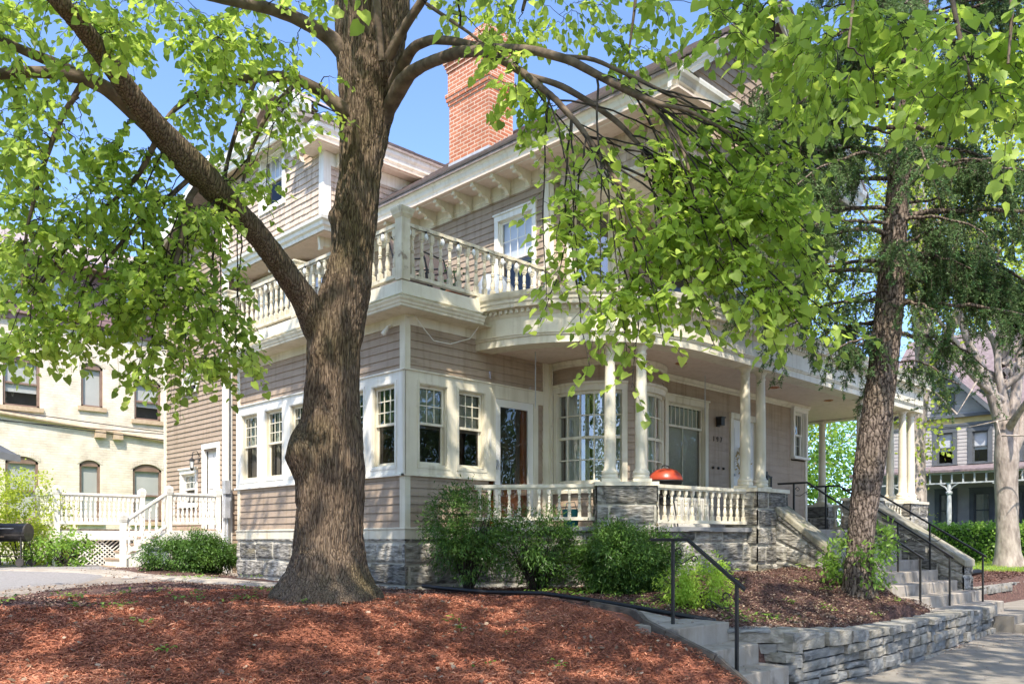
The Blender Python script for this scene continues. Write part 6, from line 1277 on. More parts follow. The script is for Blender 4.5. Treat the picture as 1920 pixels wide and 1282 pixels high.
shrub("yellow_shrub", tuple(W(42,1060,19)), (1.15,1.0,1.2), "bright yellow-green shrub left of the deck, behind the black smoker", 'yleaf', 150, 50, .075, .6, sd=27, cr=.18, lift=.75, stems=7)
shrub("yellow_shrub", tuple(W(118,1060,18.0)), (.6,.5,.5), "smaller leafy green shrub against the deck's left corner", 'bgleaf', 40, 26, .08, .6, sd=28, cr=.14, lift=.6, stems=5)
# the leafy side of the street behind the photographer, mirrored in the window glass
PP = []; g_ = np.random.default_rng(60)
for k, (x, y, zc_, r_) in enumerate([(-24,-6,7,5),(-22,8,7,5),(-20,20,7,5),(-10,-30,7,5),(4,-28,6.5,5),(18,-27,7,5),(34,-20,6,5),(46,-26,7,6),(26,-18,5,4),(-16,27,6,5),(-22,36,7,6),(-13,36,6,5),(-30,-18,7,6),(30,-30,7,6),(-18,-24,7,5)]): PP.append(clumpcloud((x, y, zc_), (r_, r_, 5.6), 110, 26, 1.5, .3, .8, 60+k)[0])
PP = np.concatenate(PP); far = leafmesh("street_greenery", PP, unit(g_.normal(size=PP.shape)), g_.normal(size=PP.shape)+np.array([0, 0, 1]), .42, .36, 'lance', M['dgleaf'], kind="stuff"); far["label"] = "leafy street trees opposite, seen only as reflections in the window glass"; far["category"] = "far trees"
# ============================================================= NEIGHBOURING BUILDINGS
YB = 20.0; BB = thing("brick_building", (2, YB, 1.1), "sunlit cream-yellow brick apartment building with brown arched windows", "building")
bf = (0, YB, 1, 0, 0, -1)
M['brown'] = mat("brown_window_paint", (.20,.13,.095), (.26,.175,.13), sc=4, rough=.55)
M['mauve'] = mat("mauve_upper_cladding", (.20,.125,.12), (.27,.175,.165), sc=4, rough=.8)
M['sill'] = mat("sandstone_sill", (.46,.34,.22), (.56,.43,.30), sc=9, rough=.9, bump=.01, bsc=30)
wins = [(-.24,.80,5.74,7.20,.10),(2.02,2.70,5.95,7.25,.16),(3.72,4.62,5.69,6.95,.16),(-.17,.76,2.2,4.02,.17),(1.97,2.62,2.2,4.05,.15),(3.67,4.65,2.2,3.98,.20),(-2.6,-1.7,5.74,7.2,.16),(-2.6,-1.7,2.2,4.05,.16)]
b = MB(bf); wallback(b, -3.4, 5.6, .8, 8.5, [(p, q, z0, z1+r) for p, q, z0, z1, r in wins], d=0)
# brick fill over the arched heads and reveals
for p, q, z0, z1, r in wins:
    n = 10; vs = []
    for i in range(n+1):
        t = i/n; x = p+(q-p)*t; z = z1+r*(1-(2*t-1)**2); vs += [(x,0,z),(x,0,z1+r+.0001),(x,-.14,z)]
    b.add(vs, [f for i in range(n) for f in ((3*i,3*i+3,3*i+4,3*i+1),(3*i,3*i+2,3*i+5,3*i+3))])
    b.add([(p,0,z0),(p,-.14,z0),(p,-.14,z1),(p,0,z1),(q,0,z0),(q,-.14,z0),(q,-.14,z1),(q,0,z1)], [(0,1,2,3),(4,5,6,7),(0,1,5,4)])
b.add([(5.6,0,.8),(5.6,-9,.8),(5.6,-9,8.5),(5.6,0,8.5)], [(0,1,2,3)])
b.build("wall", M['ybrick'], BB, recalc=False)
for p, q, z0, z1, r in wins:
    n = 10; b = MB(bf)
    # voussoir ring
    for i in range(n*2):
        t0, t1 = i/(n*2), (i+.85)/(n*2); f = lambda t: (p-.06+(q-p+.12)*t, z1+r*(1-(2*t-1)**2)); x0_, za = f(t0); x1_, zb = f(t1)
        b.add([(x0_,.012,za),(x1_,.012,zb),(x1_,.012,zb+.2),(x0_,.012,za+.2),(x0_,0,za),(x1_,0,zb),(x1_,0,zb+.2),(x0_,0,za+.2)], [(0,1,2,3),(0,4,5,1),(3,2,6,7),(0,3,7,4),(1,5,6,2)])
    b.build("brick_arch", M['ybrick'], BB)
    b = MB(bf); w_ = .07
    b.box(p, p+w_, -.12, -.04, z0, z1+r*.4); b.box(q-w_, q, -.12, -.04, z0, z1+r*.4); b.box(p, q, -.12, -.04, z0, z0+.06)
    vs = []
    for i in range(n+1): t = i/n; x = p+(q-p)*t; z = z1+r*(1-(2*t-1)**2); vs += [(x,-.04,z),(x,-.04,z1-.06)]
    b.add(vs, [(2*i,2*i+2,2*i+3,2*i+1) for i in range(n)]); dbl = (q-p) > .8
    if dbl: b.box(p+w_, q-w_, -.11, -.06, (z0+z1)/2-.03, (z0+z1)/2+.03)
    o = b.build("window", M['brown'], BB)
    b = MB(bf); b.add([(p+w_,-.085,z0+.06),(q-w_,-.085,z0+.06),(q-w_,-.085,z1),(p+w_,-.085,z1)], [(0,1,2,3)]); b.build("pane", M['glassc'], o, recalc=False)
    b = MB(bf); bz = z0+(.45 if dbl and z0 > 5 else .06); b.add([(p+w_,-.13,bz),(q-w_,-.13,bz),(q-w_,-.13,z1+.1),(p+w_,-.13,z1+.1)], [(0,1,2,3)]); b.build("blind", M['blind'], o, recalc=False)
    b = MB(bf); b.add([(p,-.3,z0),(q,-.3,z0),(q,-.3,z1),(p,-.3,z1)], [(0,1,2,3)]); b.build("dark_room", M['dark'], o, recalc=False)
    b = MB(bf); b.box(p-.10, q+.10, -.02, .07, z0-.14, z0); b.build("sill", M['sill'], BB)
b = MB(bf); b.box(-3.4, 5.6, -.1, .10, 8.42, 8.62); b.box(-3.4, 5.6, -.1, .2, 8.62, 8.72); b.build("cornice", M['mauve'], BB)
hU = [(-2.4,-1.4,8.9,10.0),(-.6,.5,8.9,10.0),(.9,1.9,8.9,10.0),(3.2,4.2,8.9,10.0)]
b = MB(bf); siding(b, -3.4, 5.6, 8.72, 10.3, hU, exp=.15, kind='lap', seed=90); wallback(b, -3.4, 5.6, 8.7, 10.35, hU); b.build("upper_wall", M['mauve'], BB, recalc=False)
for h in hU: window(bf, h[0]+.08, h[1]-.08, h[2]+.08, h[3]-.1, up=(1,1), fill='blind', tm='brown', par=BB, screen=False)
b = MB(bf); b.box(-3.4, 5.8, -.2, .6, 10.32, 10.36); b.box(-3.4, 5.8, .5, .62, 10.3, 10.5); b.build("eave", M['mauve'], BB)
b = MB(bf); b.add([(-3.4,.65,10.5),(5.9,.65,10.5),(5.9,-3,12.2),(-3.4,-3,12.2)], [(0,1,2,3)]); b.build("roof", M['roof'], BB)
b = MB(bf); b.tube([(5.05,.12,10.2),(5.05,.12,1.0)], .07, 8); b.build("downpipe", M['brown'], BB)
b = MB(bf); b.tube([(-3.4,.08,5.75),(1.0,.08,5.35),(5.5,.08,4.95)], .06, 8); b.box(2.42, 2.75, 0, .16, 4.95, 5.2); b.box(3.0, 3.3, 0, .16, 4.93, 5.18); b.build("conduit", M['sill'], BB)
for k, (z0, z1) in enumerate([(5.95,5.05),(5.55,4.72),(5.05,4.95)]):
    b = MB(); pts = []
    for i in range(25): t = i/24; pts.append((-9+14*t, 15.5-.6*k, z0*.93+(z1*.93-z0*.93)*t-.35*4*t*(1-t)*.3))
    b.tube(pts, .012, 5); o = b.build("overhead_wire", M['black'], smooth=True); single(o, pts[0], ["top", "middle", "lowest"][k]+" of the three thin wires strung in front of the yellow brick building", "wire", "overhead wires")

GX = 28.0; GH = thing("grey_house", (GX+3, 2, .9), "grey Victorian house with dark window trim and a columned porch across the side street", "house")
gf = (GX, 0, 0, 1, -1, 0)
M['roofg'] = mat("weathered_mauve_roof", (.15,.115,.12), (.24,.19,.195), sc=6, rough=.95, bump=.01, bsc=20)
M['greysid'] = mat("grey_clapboard", (.34,.32,.31), (.40,.38,.365), sc=3, rough=.65); M['greytrim'] = mat("slate_trim", (.085,.095,.105), (.115,.125,.135), sc=3, rough=.6); M['gold'] = mat("ochre_frieze", (.42,.33,.13), (.5,.4,.18), sc=5, rough=.6); M['greyl'] = mat("light_grey_trim", (.42,.44,.44), (.5,.52,.52), sc=4, rough=.6)
gw = [(1.80,2.38,4.52,5.75),(.56,1.10,4.52,5.72),(-1.2,-.6,4.52,5.72),(1.80,2.30,2.0,3.36),(.50,1.04,2.0,3.36),(-1.2,-.6,2.0,3.36),(1.90,2.40,6.62,7.12)]
b = MB(gf); siding(b, -8, 4.9, 1.0, 6.05, gw[:6], exp=.14, seed=91); wallback(b, -8, 4.9, .9, 6.1, gw[:6]); b.build("wall", M['greysid'], GH, recalc=False)
b = MB(gf); siding(b, .4, 4.0, 6.4, 8.2, gw[6:], exp=.14, lim=lambda z: (.5+(z-6.4)*.95, 4.1-(z-6.4)*.95), seed=92); b.add([(.4,-.15,6.3),(4.2,-.15,6.3),(2.3,-.15,8.4)], [(0,1,2)]); b.build("gable_wall", M['greysid'], GH, recalc=False)
b = MB(gf); b.box(-8, 4.9, 0, .06, 5.98, 6.08); b.box(-8, 4.9, .0, .14, 6.30, 6.42); b.build("trim_band", M['greytrim'], GH); b = MB(gf); b.box(-8, 4.9, 0, .03, 6.08, 6.30); b.build("frieze", M['gold'], GH)
for a0, a1 in (((0.25,6.35),(2.3,8.45)),((4.35,6.35),(2.3,8.45))):
    b = MB(gf); b.beam((a0[0], .25, a0[1]), (a1[0], .25, a1[1]), .5, .16); b.build("rake_board", M['greytrim'], GH)
b = MB(gf); b.add([(.2,.5,6.42),(2.3,.5,8.56),(2.3,-8,8.56),(.2,-8,6.42)], [(0,1,2,3)]); b.add([(4.4,.5,6.42),(2.3,.5,8.56),(2.3,-8,8.56),(4.4,-8,6.42)], [(0,1,2,3)]); b.add([(-8,.35,6.4),(.4,.35,6.4),(.4,-4,10.4),(-8,-4,10.4)], [(0,1,2,3)]); b.add([(4.2,.35,6.4),(4.9,.35,6.4),(4.9,-4,10.4),(-8,-4,10.4),(-1,-3.4,9.9)][:4], [(0,1,2,3)]); b.build("roof", M['roofg'], GH, recalc=False)
for k, (p, q, z0, z1) in enumerate(gw): window(gf, p, q, z0, z1, up=(1,1), fill='curtain' if k > 2 else 'shade', blindz=z0+.5, tm='greytrim', par=GH, casing=.16, proud=.05, screen=False)
b = MB(gf); b.add([(-8,2.3,4.12),(4.9,2.3,4.12),(4.9,.02,4.45),(-8,.02,4.45),(-8,2.3,4.04),(4.9,2.3,4.04),(4.9,.02,4.37),(-8,.02,4.37)], [(0,1,2,3),(4,5,6,7),(0,1,5,4),(0,3,7,4)]); b.build("porch_roof", M['roofg'], GH)
b = MB(gf); b.box(-8, 4.9, 2.05, 2.2, 3.98, 4.06); b.box(-8, 4.9, 2.1, 2.16, 3.62, 3.67)
for k in range(34): a = -8+k*.38; b.box(a, a+.05, 2.1, 2.16, 3.67, 3.98)
b.build("porch_frieze", M['greyl'], GH); b = MB(gf); b.box(-8, 4.9, 0, 2.2, 1.85, 1.98); b.build("porch_floor", M['greytrim'], GH); b = MB(gf); b.box(-8, 4.9, 2.05, 2.1, .9, 1.85); b.build("porch_skirt", M['greytrim'], GH)
for a in (-2.3,-.5,1.25,2.95,4.7):
    b = MB(gf); b.lathe([(.11,0),(.11,.12),(.07,.16),(.085,.6),(.07,1.25),(.11,1.3),(.12,1.36),(.07,1.4),(.07,1.7),(.12,1.72)], (a, 2.1, 1.96), 10)
    for s in (-1, 1): b.tube([(a, 2.13, 3.3), (a+s*.12, 2.13, 3.5), (a+s*.32, 2.13, 3.62)], .025, 5)
    b.build("porch_post", M['greyl'], GH)

# ============================================================= PORCH AND BALCONY OBJECTS
c = W(1248, 905, 13.75); gx_, gy_ = c[0], c[1]; fl = FZ
T = thing("kettle_grill", (gx_, gy_, fl), "round charcoal grill with glossy red lid standing behind the porch railing", "grill")
b = MB(); b.lathe([(.272,0),(.278,.015),(.27,.05),(.235,.12),(.17,.175),(.08,.20),(.01,.205)], (gx_, gy_, fl+.76), 32); b.build("lid", M['red'], T, smooth=True)
b = MB(); b.tube([(gx_-.11,gy_+.0,fl+.945),(gx_-.09,gy_,fl+1.0),(gx_,gy_,fl+1.015),(gx_+.09,gy_,fl+1.0),(gx_+.11,gy_,fl+.945)], .011, 8); b.build("handle", M['black'], T)
b = MB(); b.lathe([(.281,-.012),(.284,-.004),(.281,.006)], (gx_, gy_, fl+.762), 32); b.lathe([(.045,.0),(.045,.012),(.03,.016)], (gx_+.10, gy_-.10, fl+.925), 12); b.build("rim", M['black'], T)
b = MB(); b.lathe([(.02,0),(.12,.02),(.20,.07),(.25,.15),(.272,.235),(.28,.24)], (gx_, gy_, fl+.52), 32); b.build("bowl", M['black'], T, smooth=True)
b = MB()
for a in (.4, 2.5, 4.6): b.tube([(gx_+.14*math.cos(a),gy_+.14*math.sin(a),fl+.58),(gx_+.26*math.cos(a),gy_+.26*math.sin(a),fl+.02)], .013, 6)
b.lathe([(.05,.0),(.10,.02),(.10,.12),(.05,.14)], (gx_, gy_, fl+.36), 12); b.build("leg", M['black'], T)
for a in (.4, 2.5): b = MB(); b.fr = (gx_+.27*math.cos(a), gy_+.27*math.sin(a), -math.sin(a), math.cos(a), math.cos(a), math.sin(a)); b.box(-.07,.07,-.015,.015,.0+fl,fl+.14); b.build("wheel", M['black'], T)
T = thing("slatted_bench", (4.6, -1.55, FZ), "low white slatted bench behind the porch railing, right of the grill", "bench"); b = MB(); b.box(4.15, 5.1, -1.75, -1.35, FZ+.46, FZ+.5); b.build("seat", M['doorw'], T)
b = MB()
for k in range(14): b.box(4.17+k*.067, 4.20+k*.067, -1.76, -1.74, FZ+.04, FZ+.46)
b.box(4.15, 5.1, -1.765, -1.735, FZ+.02, FZ+.06); b.build("slat_front", M['doorw'], T)
for x in (4.16, 5.05): b = MB(); b.box(x, x+.04, -1.75, -1.36, FZ, FZ+.46); b.build("leg", M['doorw'], T)
M['teal'] = mat("teal_plastic", (.01,.16,.20), rough=.4); b = MB(); b.lathe([(.10,0),(.14,.26),(.15,.27),(.13,.27),(.09,.02)], (2.3, -1.1, FZ), 18); b.tube([(2.17,-1.1,FZ+.26),(2.2,-1.1,FZ+.36),(2.38,-1.1,FZ+.38),(2.43,-1.1,FZ+.26)], .006, 5); o = b.build("bucket", M['teal'], smooth=True); single(o, (2.3,-1.1,FZ), "small teal bucket on the porch floor beside the first stone pedestal", "bucket")
T = thing("candle_lantern", (6.08, -2.25, CAPZ), "square black lantern standing on the pedestal cap at the top of the stairs", "lantern"); lx, ly = 6.08, -2.25
b = MB()
for dx in (-.07, .07):
    for dy in (-.07, .07): b.box(lx+dx-.01, lx+dx+.01, ly+dy-.01, ly+dy+.01, CAPZ, CAPZ+.24)
b.box(lx-.085, lx+.085, ly-.085, ly+.085, CAPZ, CAPZ+.02); b.box(lx-.085, lx+.085, ly-.085, ly+.085, CAPZ+.22, CAPZ+.245); b.lathe([(.09,0),(.03,.05),(.02,.07)], (lx, ly, CAPZ+.245), 4); b.box(lx-.03, lx+.03, ly-.03, ly+.03, CAPZ+.265, CAPZ+.33); b.build("frame", M['iron'], T)
b = MB(); b.box(lx-.066, lx+.066, ly-.066, ly+.066, CAPZ+.02, CAPZ+.22); b.build("pane", M['glass'], T)
M['bluew'] = mat("blue_white_glaze", (.10,.16,.32), (.62,.66,.70), sc=14, rough=.2, lo=.42, hi=.55); py_ = -3.53; b = MB(); b.lathe([(.07,0),(.10,.03),(.13,.14),(.12,.24),(.085,.29),(.10,.31),(.085,.315)], (6.46, py_, 1.215), 20); o = b.build("ceramic_pot", M['bluew'], smooth=True); single(o, (6.46, py_, 1.21), "blue and white ceramic pot standing on a stair beside the left side wall", "pot")

# patio chairs with taupe slings on the balcony
M['sling'] = mat("taupe_sling_fabric", (.33,.235,.19), (.37,.265,.215), sc=60, rough=.8)
def patio_chair(x, y, rz, label, m='sling'):
    T = thing("patio_chair", (0, 0, 0), label, "chair", "patio chairs on the balcony"); b = MB()
    b.add([(-.25,-.24,.40),(.25,-.24,.40),(.25,.20,.34),(-.25,.20,.34)], [(0,1,2,3)]); b.add([(-.25,.20,.34),(.25,.20,.34),(.25,.42,1.02),(-.25,.42,1.02)], [(0,1,2,3)]); o = b.build("sling", M[m], T); md = o.modifiers.new("s", 'SOLIDIFY'); md.thickness = .01
    for s in (-1, 1):
        b = MB(); b.tube([(s*.27,-.26,.40),(s*.27,.20,.34),(s*.27,.43,1.06)], .014, 6); b.tube([(s*.27,-.30,.0),(s*.27,-.24,.40),(s*.27,-.22,.62),(s*.27,.30,.64)], .013, 6); b.tube([(s*.27,.36,.0),(s*.27,.18,.36)], .013, 6); b.build("side_frame", M['iron'], T)
    b = MB(); b.tube([(-.27,.43,1.06),(.27,.43,1.06)], .014, 6); b.build("top_bar", M['iron'], T); T.location = (x, y, 5.175); T.rotation_euler.z = rz; return T
patio_chair(.75, .62, .45, "taupe sling patio chair on the balcony nearest the corner post"); patio_chair(1.55, .75, .2, "taupe sling patio chair in the middle of the balcony, left of the covered grill"); patio_chair(.85, 2.3, 1.2, "taupe sling patio chair on the balcony in front of the bay")
patio_chair(.55, 4.0, -1.0, "black patio chair at the far end of the balcony by the back post", m='black')
M['cover'] = mat("grey_blue_grill_cover", (.25,.29,.34), (.33,.37,.42), sc=3, rough=.5, bump=.03, bsc=5)
g_ = np.random.default_rng(4); b = MB(); n = 20; prof = [(.33,0),(.34,.3),(.30,.62),(.20,.78),(.05,.82)]; vs = []
for r_, z in prof:
    for k in range(n): t = 2*math.pi*k/n; q = r_*(1+.08*math.sin(5*t+z*7)+.05*g_.normal()); vs.append((2.35+q*1.15*math.cos(t), .62+q*.8*math.sin(t), 5.175+z))
b.add(vs, [(i*n+k, i*n+(k+1) % n, (i+1)*n+(k+1) % n, (i+1)*n+k) for i in range(4) for k in range(n)]+[tuple(range(4*n, 5*n))]); o = b.build("covered_grill", M['cover'], smooth=True); single(o, (2.35,.62,5.175), "grill under a crumpled grey-blue cover on the balcony by the tall window", "grill cover")
M['terra'] = mat("terracotta", (.38,.13,.06), (.45,.17,.08), sc=6, rough=.8)
for k, (x, y, lab) in enumerate([(1.12,.25,"terracotta flower pot with a straggly plant between the balcony chairs"),(.25,1.6,"terracotta flower pot with a straggly plant beside the balcony's side railing")]):
    T = thing("flower_pot", (x, y, 5.175), lab, "flower pot", "flower pots on the balcony"); b = MB(); b.lathe([(.08,0),(.12,.18),(.135,.18),(.135,.22),(.115,.22),(.10,.16)], (x, y, 5.175), 18); b.build("pot", M['terra'], T, smooth=True)
    crown_on(T, (x, y, 5.175+.36), (.16,.16,.18), 14, 10, .08, .05, M['dgleaf'], sd=70+k, name="plant")
# clear bulbs of the string lights along the balcony rail
M['bulb'] = mat("clear_bulb_glass", (.72,.76,.78), rough=.15, spec=.8)
T = thing("string_lights", (1.3, -.2, 5.9), "string of clear unlit bulbs looped along the balcony handrail", "string lights"); b = MB(); wire = []
spots = [(-.12+.30*k, -.245) for k in range(10)]+[(-.245, .2+.42*k) for k in range(11)]
for k in range(10): x = -.12+.30*k; wire += [(x, -.25, 5.94), (x+.15, -.25, 5.915)]
b.tube(wire, .004, 4); wire = []
for k in range(11): wire += [(-.25, .2+.42*k, 5.94), (-.25, .41+.42*k, 5.915)]
b.tube(wire, .004, 4); b.build("cord", M['black'], T)
for x, y in spots:
    b = MB(); b.lathe([(.014,0),(.014,-.035)], (x, y, 5.94), 8); b.cur = 1; b.lathe([(.016,-.035),(.030,-.07),(.032,-.095),(.022,-.12),(.004,-.128)], (x, y, 5.94), 10); b.build("bulb", [M['black'], M['bulb']], T)
# loose cable and small floodlight under the sunroom cornice
b = MB(); b.tube([(0.02,-.02,4.74),(.10,-.10,4.76),(.22,-.14,4.60),(.42,-.12,4.46),(.75,-.10,4.47),(1.1,-.14,4.60),(1.30,-.30,4.95)], .007, 6); o = b.build("loose_cable", M['trimw'], smooth=True); single(o, (.3,-.1,4.6), "thin pale cable sagging loosely under the cornice above the sunroom windows", "cable")
b = MB(); b.lathe([(.03,0),(.03,.02)], (-.03, .30, 4.66), 8); b.tube([(-.04,.30,4.68),(-.09,.32,4.62)], .010, 6); b.tube([(-.07,.31,4.66),(-.13,.36,4.54)], [.022,.038], 10); b.build("floodlight", M['trimw'], H)
# black barrel smoker by the yellow shrub
c = W(18, 1058, 17.5); sx, sy, sz = c[0], c[1], G(c[0], c[1])+.04; T = thing("barrel_smoker", (sx, sy, sz), "black barrel smoker grill on two wheels at the left edge of the driveway", "grill"); ur = Vector((RT[0], RT[1], 0)); uf = Vector((FW[0], FW[1], 0)); o0 = Vector((sx, sy, sz))
M['smk'] = mat("heat_worn_black_steel", (.035,.033,.032), (.09,.08,.075), sc=5, rough=.4, metal=.3)
fr = (sx, sy, RT[0], RT[1], -FW[0], -FW[1]); b = MB(fr); k = 16; vs = []
for a in (-.42, .40):
    for i in range(k): t = 2*math.pi*i/k; vs.append((a, .19*math.cos(t), sz+.70+.19*math.sin(t)))
b.add(vs, [tuple(range(k))[::-1], tuple(range(k, 2*k))]+[(i, (i+1) % k, k+(i+1) % k, k+i) for i in range(k)]); b.build("barrel", M['smk'], T)
b = MB(fr); b.box(-.36, -.02, .16, .36, sz+.60, sz+.63); b.build("front_shelf", M['deckw'], T); b = MB(fr); b.tube([(-.25,.21,sz+.78),(-.25,.25,sz+.78),(.2,.25,sz+.78),(.2,.21,sz+.78)], .012, 6); b.lathe([(.035,0),(.035,.25),(.05,.26),(.05,.28)], (-.34, 0, sz+.84), 10); b.build("handle", M['flash'], T)
for a in (-.34, .32):
    b = MB(fr)
    for d in (-.15, .15): b.tube([(a, d, sz+.6), (a+.03, d*1.4, sz+.02)], .014, 6)
    b.build("leg", M['smk'], T)
b = MB(fr); b.box(-.33, .34, -.15, .15, sz+.20, sz+.215); b.build("lower_shelf", M['smk'], T)
for d in (-.22, .22):
    b = MB(fr); k = 18; vs = []
    for dd in (d-.02, d+.02): vs += [(.34+.085*math.cos(2*math.pi*i/k), dd, sz+.085+.085*math.sin(2*math.pi*i/k)) for i in range(k)]
    b.add(vs, [tuple(range(k)), tuple(range(k, 2*k))[::-1]]+[(i, (i+1) % k, k+(i+1) % k, k+i) for i in range(k)]); b.build("wheel", M['smk'], T)
# corner of a shed roof at the far left edge
T = thing("garden_shed", tuple(W(-55, 1040, 17)), "grey shingled roof corner of a small shed poking in at the left edge", "shed"); c = W(-66, 900, 17); fr = (c[0], c[1], RT[0], RT[1], -FW[0], -FW[1])
b = MB(fr); b.box(-1.2, .55, -.2, .4, 1.1, 3.32); b.build("wall", M['greyl'], T); b = MB(fr); b.add([(-1.6,.75,3.3),(.92,.75,3.3),(.92,-.35,3.3),(-1.6,-.35,3.3),(-1.6,.2,3.75),(.3,.2,3.75)], [(0,1,5,4),(1,2,5),(2,3,4,5),(3,2,1,0)]); b.build("roof", M['greytrim'], T); b = MB(fr); b.box(-1.6, .90, .72, .76, 3.18, 3.32); b.box(.88, .92, -.35, .74, 3.18, 3.32); b.build("fascia_board", M['greyl'], T)
b = MB(); c = W(1008, 1000, 12); 
# small lidded bin beside the deck steps
GT = REAR
b = MB(); b.box(-1.62, -1.32, 4.95, 5.12, 1.15, 1.42); b.box(-1.64, -1.30, 4.93, 5.14, 1.42, 1.45); o = b.build("storage_box", M['cover']); single(o, (-1.47,5.0,1.12), "grey-blue lidded box beside the deck stairs, behind the juniper", "box")
GT = None

# ============================================================= MULCH, LITTER, WEEDS
def scatter(n, x0, x1, y0, y1, ok, seed, dens=None):
    g = np.random.default_rng(seed); x = g.uniform(x0, x1, n); y = g.uniform(y0, y1, n); d = (x-CAM[0])*FW[0]+(y-CAM[1])*FW[1]; px = 960+((x-CAM[0])*RT[0]+(y-CAM[1])*RT[1])/np.maximum(d, .1)*F_PX
    k = ok(x, y) & (d > 2) & (px > -80) & (px < 2000); x, y, d = x[k], y[k], d[k]
    if dens is not None: kk = g.random(len(x)) < dens(d); x, y = x[kk], y[kk]
    return x, y, g
def gz(x, y): z = gh(x, y); return z+np.where((z > .1) & (abs(x) < 15), (fbm(x*2.2, y*2.2, x*0, 3)-.45)*.07, 0)
def chips(name, x, y, g, ln, wd, m, label, cat, lift=.012, tilt=.35, lv=None, sh='lance', lab=True):
    n = len(x); a = g.uniform(0, 2*np.pi, n); z = gz(x, y)+g.uniform(0, 1, n)*lift; d = np.stack([np.cos(a), np.sin(a), g.normal(size=n)*tilt*.5], 1); nr = np.stack([g.normal(size=n)*tilt, g.normal(size=n)*tilt, np.ones(n)], 1)
    l = g.uniform(ln[0], ln[1], n)*g.uniform(.6, 1, n); o = leafmesh(name, np.stack([x, y, z], 1)-d*l[:, None]*.5, d, nr, l, g.uniform(wd[0], wd[1], n), sh, m, lv=lv if lv is not None else g.random(n), kind="stuff"); o["label"] = label; o["category"] = cat; return o
M['shred'] = leafmat("dyed_bark_shreds", [(.14,.052,.032),(.32,.118,.068),(.50,.198,.115),(.64,.34,.22)], trans=.0, rough=.9, spec=.15)
M['shredb'] = leafmat("faded_bark_chips", [(.04,.022,.019),(.095,.047,.038),(.17,.088,.07),(.30,.21,.17)], trans=.0, rough=.95, spec=.15)
M['deadleaf'] = leafmat("dead_leaf", [(.12,.075,.05),(.28,.20,.14),(.42,.33,.25)], trans=.15, rough=.9, spec=.1)
redok = lambda x, y: ((y < -1.0+.35*np.sin(x*1.7)*.5) | ((np.abs(x+2.6) < 1.8) & (y < .9))) & (x < np.where(y < -4.5, -.62, np.where(y < -3.3, -.62+(y+4.5)*.6, .22))) & (y > -6.0)
x, y, g = scatter(340000, -10, .3, -6.0, 1.0, redok, 1, dens=lambda d: np.clip((7.5/d)**1.6, .12, 1)); print("shreds", len(x))
chips("red_mulch", x, y, g, (.035,.12), (.004,.011), M['shred'], "fresh red shredded bark mulch around the linden", "mulch", lift=.035, tilt=.45, lv=np.clip(.45+.35*(fbm(x*1.5, y*1.5, x*0, 3, 4)-.45)*2+g.normal(size=len(x))*.22, 0, 1))
brok = lambda x, y: ((x > .5) & (y > -5.45) & (y < -.2) & (x < 6.3)) | ((x > -.55) & (x < .5) & (y > -2.0+0*x) & (y < -.1))
x, y, g = scatter(90000, -.6, 6.6, -5.5, -.1, brok, 2); chips("brown_mulch", x, y, g, (.02,.06), (.006,.016), M['shredb'], "old brown bark mulch in the bed above the ledge-stone wall", "mulch", lift=.03, tilt=.5)
x, y, g = scatter(16000, 9.7, 16, -4.2, -.5, lambda x, y: x > 0, 3); chips("brown_mulch", x, y, g, (.03,.08), (.01,.03), M['shredb'], "brown mulch in the far bed right of the entrance stairs", "mulch", lift=.03, tilt=.5)
M['shredb2'] = M['shredb']
x, y, g = scatter(22000, -6, -.9, -1.6, 3.4, lambda x, y: (y > -1.3) & (y < 2.9+.35*(x+1)), 4); chips("leafy_soil", x, y, g, (.02,.06), (.008,.02), M['shredb'], "brown leafy soil between the driveway and the red mulch", "mulch", lift=.02, tilt=.5)
ok2 = lambda x, y: ((x > .5) & (x < 6.3) & (y > -5.3)) | ((x > -5) & (x < .2) & (y > -1.2) & (y < 2.6)) | ((x > -2.0) & (x < .9) & (y > 4.6) & (y < 8.6))
x, y, g = scatter(13000, -5, 6.4, -5.4, 8.6, ok2, 5); chips("leaf_litter", x, y, g, (.02,.05), (.015,.035), M['deadleaf'], "scattered dry tan leaves lying on the beds", "leaf litter", lift=.04, tilt=.7, sh='oval')
x, y, g = scatter(5200, .6, 6.2, -5.35, -2.6, lambda x, y: g_.random(len(x)) < .35+.65*(y < -4.0), 15); chips("leaf_litter", x, y, g, (.025,.055), (.015,.035), M['deadleaf'], "dry tan leaves thick along the front of the brown bed above the ledge-stone wall", "leaf litter", lift=.04, tilt=.7, sh='oval')
x, y, g = scatter(1500, -9, -.7, -5.9, -1, redok, 6); chips("fallen_leaves", x, y, g, (.035,.08), (.025,.05), M['deadleaf'], "a few dry leaves dropped on the red mulch", "leaf litter", lift=.05, tilt=.7, sh='oval')
x, y, g = scatter(3000, .4, 14, -7.5, -5.4, lambda x, y: g_.random(len(x)) < np.exp(-(-5.45-y)*2.2), 7); z = np.full(len(x), .03)
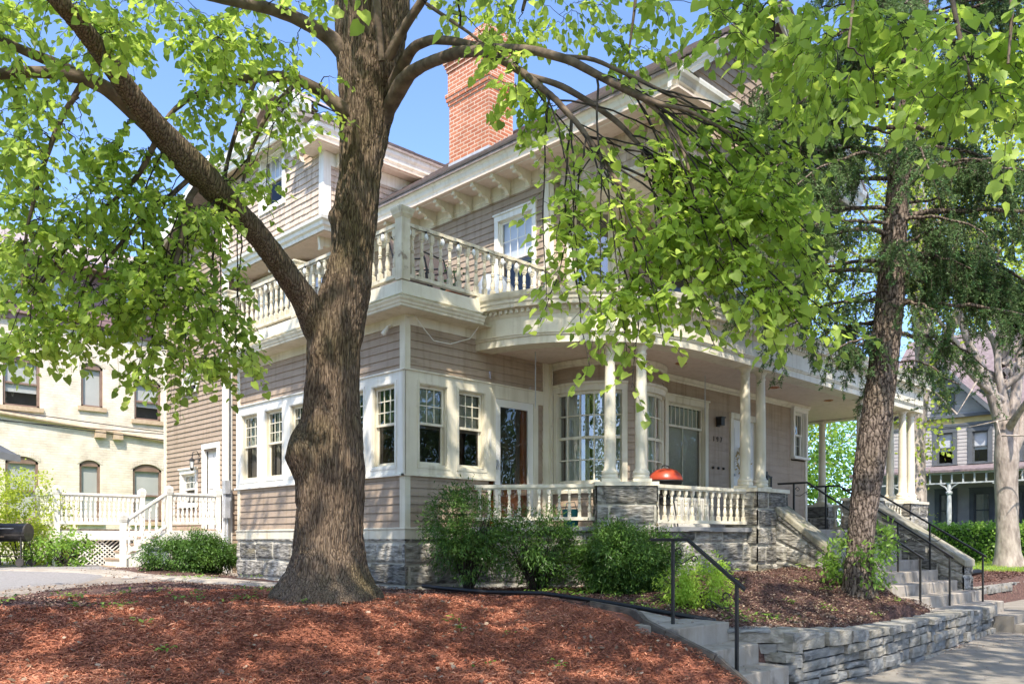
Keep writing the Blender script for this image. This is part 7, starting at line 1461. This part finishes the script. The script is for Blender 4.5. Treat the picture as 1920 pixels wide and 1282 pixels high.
xs_ = g.uniform(-.5, .4, 60); ys_ = g.choice([-4.7, -5.12, -5.44, -5.78], 60)+g.uniform(-.14, .12, 60); zs_ = np.where(ys_ > -4.96, .757, np.where(ys_ > -5.29, .562, np.where(ys_ > -5.61, .372, .182))); x = np.r_[x, xs_]; y = np.r_[y, ys_]; z = np.r_[z, zs_]
n = len(x); a = g.uniform(0, 6.28, n); o = leafmesh("curb_litter", np.stack([x, y, z], 1), np.stack([np.cos(a), np.sin(a), a*0], 1), np.stack([a*0+.2, a*0, a*0+1], 1), .035, .012, 'oval', M['deadleaf'], kind="stuff"); o["label"] = "dry leaf crumbs gathered along the foot of the ledge-stone wall"; o["category"] = "leaf litter"
# weeds
pts = []; g = np.random.default_rng(8)
for k in range(150):
    q = g.random()
    if q < .35: x, y = g.uniform(.6, 1.9), g.uniform(-5.1, -1.6)
    elif q < .6: x, y = g.uniform(-4.8, -1.2), g.uniform(-1.4, 1.0)
    elif q < .7: x, y = g.uniform(-9, -5), g.uniform(-1.2, .2)
    elif q < .85: x, y = g.uniform(1, 6), g.uniform(-5.1, -3)
    elif q < .9: x, y = g.uniform(-6, -1), g.uniform(-5.5, -2)
    else: x, y = g.uniform(-2, -.2), g.uniform(3.6, 5.0)
    n = g.integers(5, 15); pts.append(np.stack([x+g.normal(size=n)*.05, y+g.normal(size=n)*.05, np.full(n, G(x, y)+.03)+g.random(n)*.05], 1))
pts = np.concatenate(pts); n = len(pts); o = leafmesh("weeds", pts, unit(g.normal(size=(n, 3))*[1, 1, .3]), np.tile([0, 0, 1.], (n, 1))+g.normal(size=(n, 3))*.3, g.uniform(.025, .06, n), g.uniform(.02, .04, n), 'oval', M['bgleaf'], kind="stuff"); o["label"] = "small green weeds sprouting through the mulch"; o["category"] = "weeds"
# grass on the far lawn
x, y, g = scatter(30000, 14, 30, -8, 4, lambda x, y: x > 15.2, 9); n = len(x); z = gh(x, y); o = leafmesh("lawn_grass", np.stack([x, y, z], 1), np.stack([g.normal(size=n)*.3, g.normal(size=n)*.3, np.ones(n)], 1), g.normal(size=(n, 3)), .07, .012, 'lance', M['yleaf'], kind="stuff"); o["label"] = "short sunlit grass around the pale forked tree"; o["category"] = "grass"
for m in bpy.data.meshes:
    if not m.materials: print("no material", m.name)
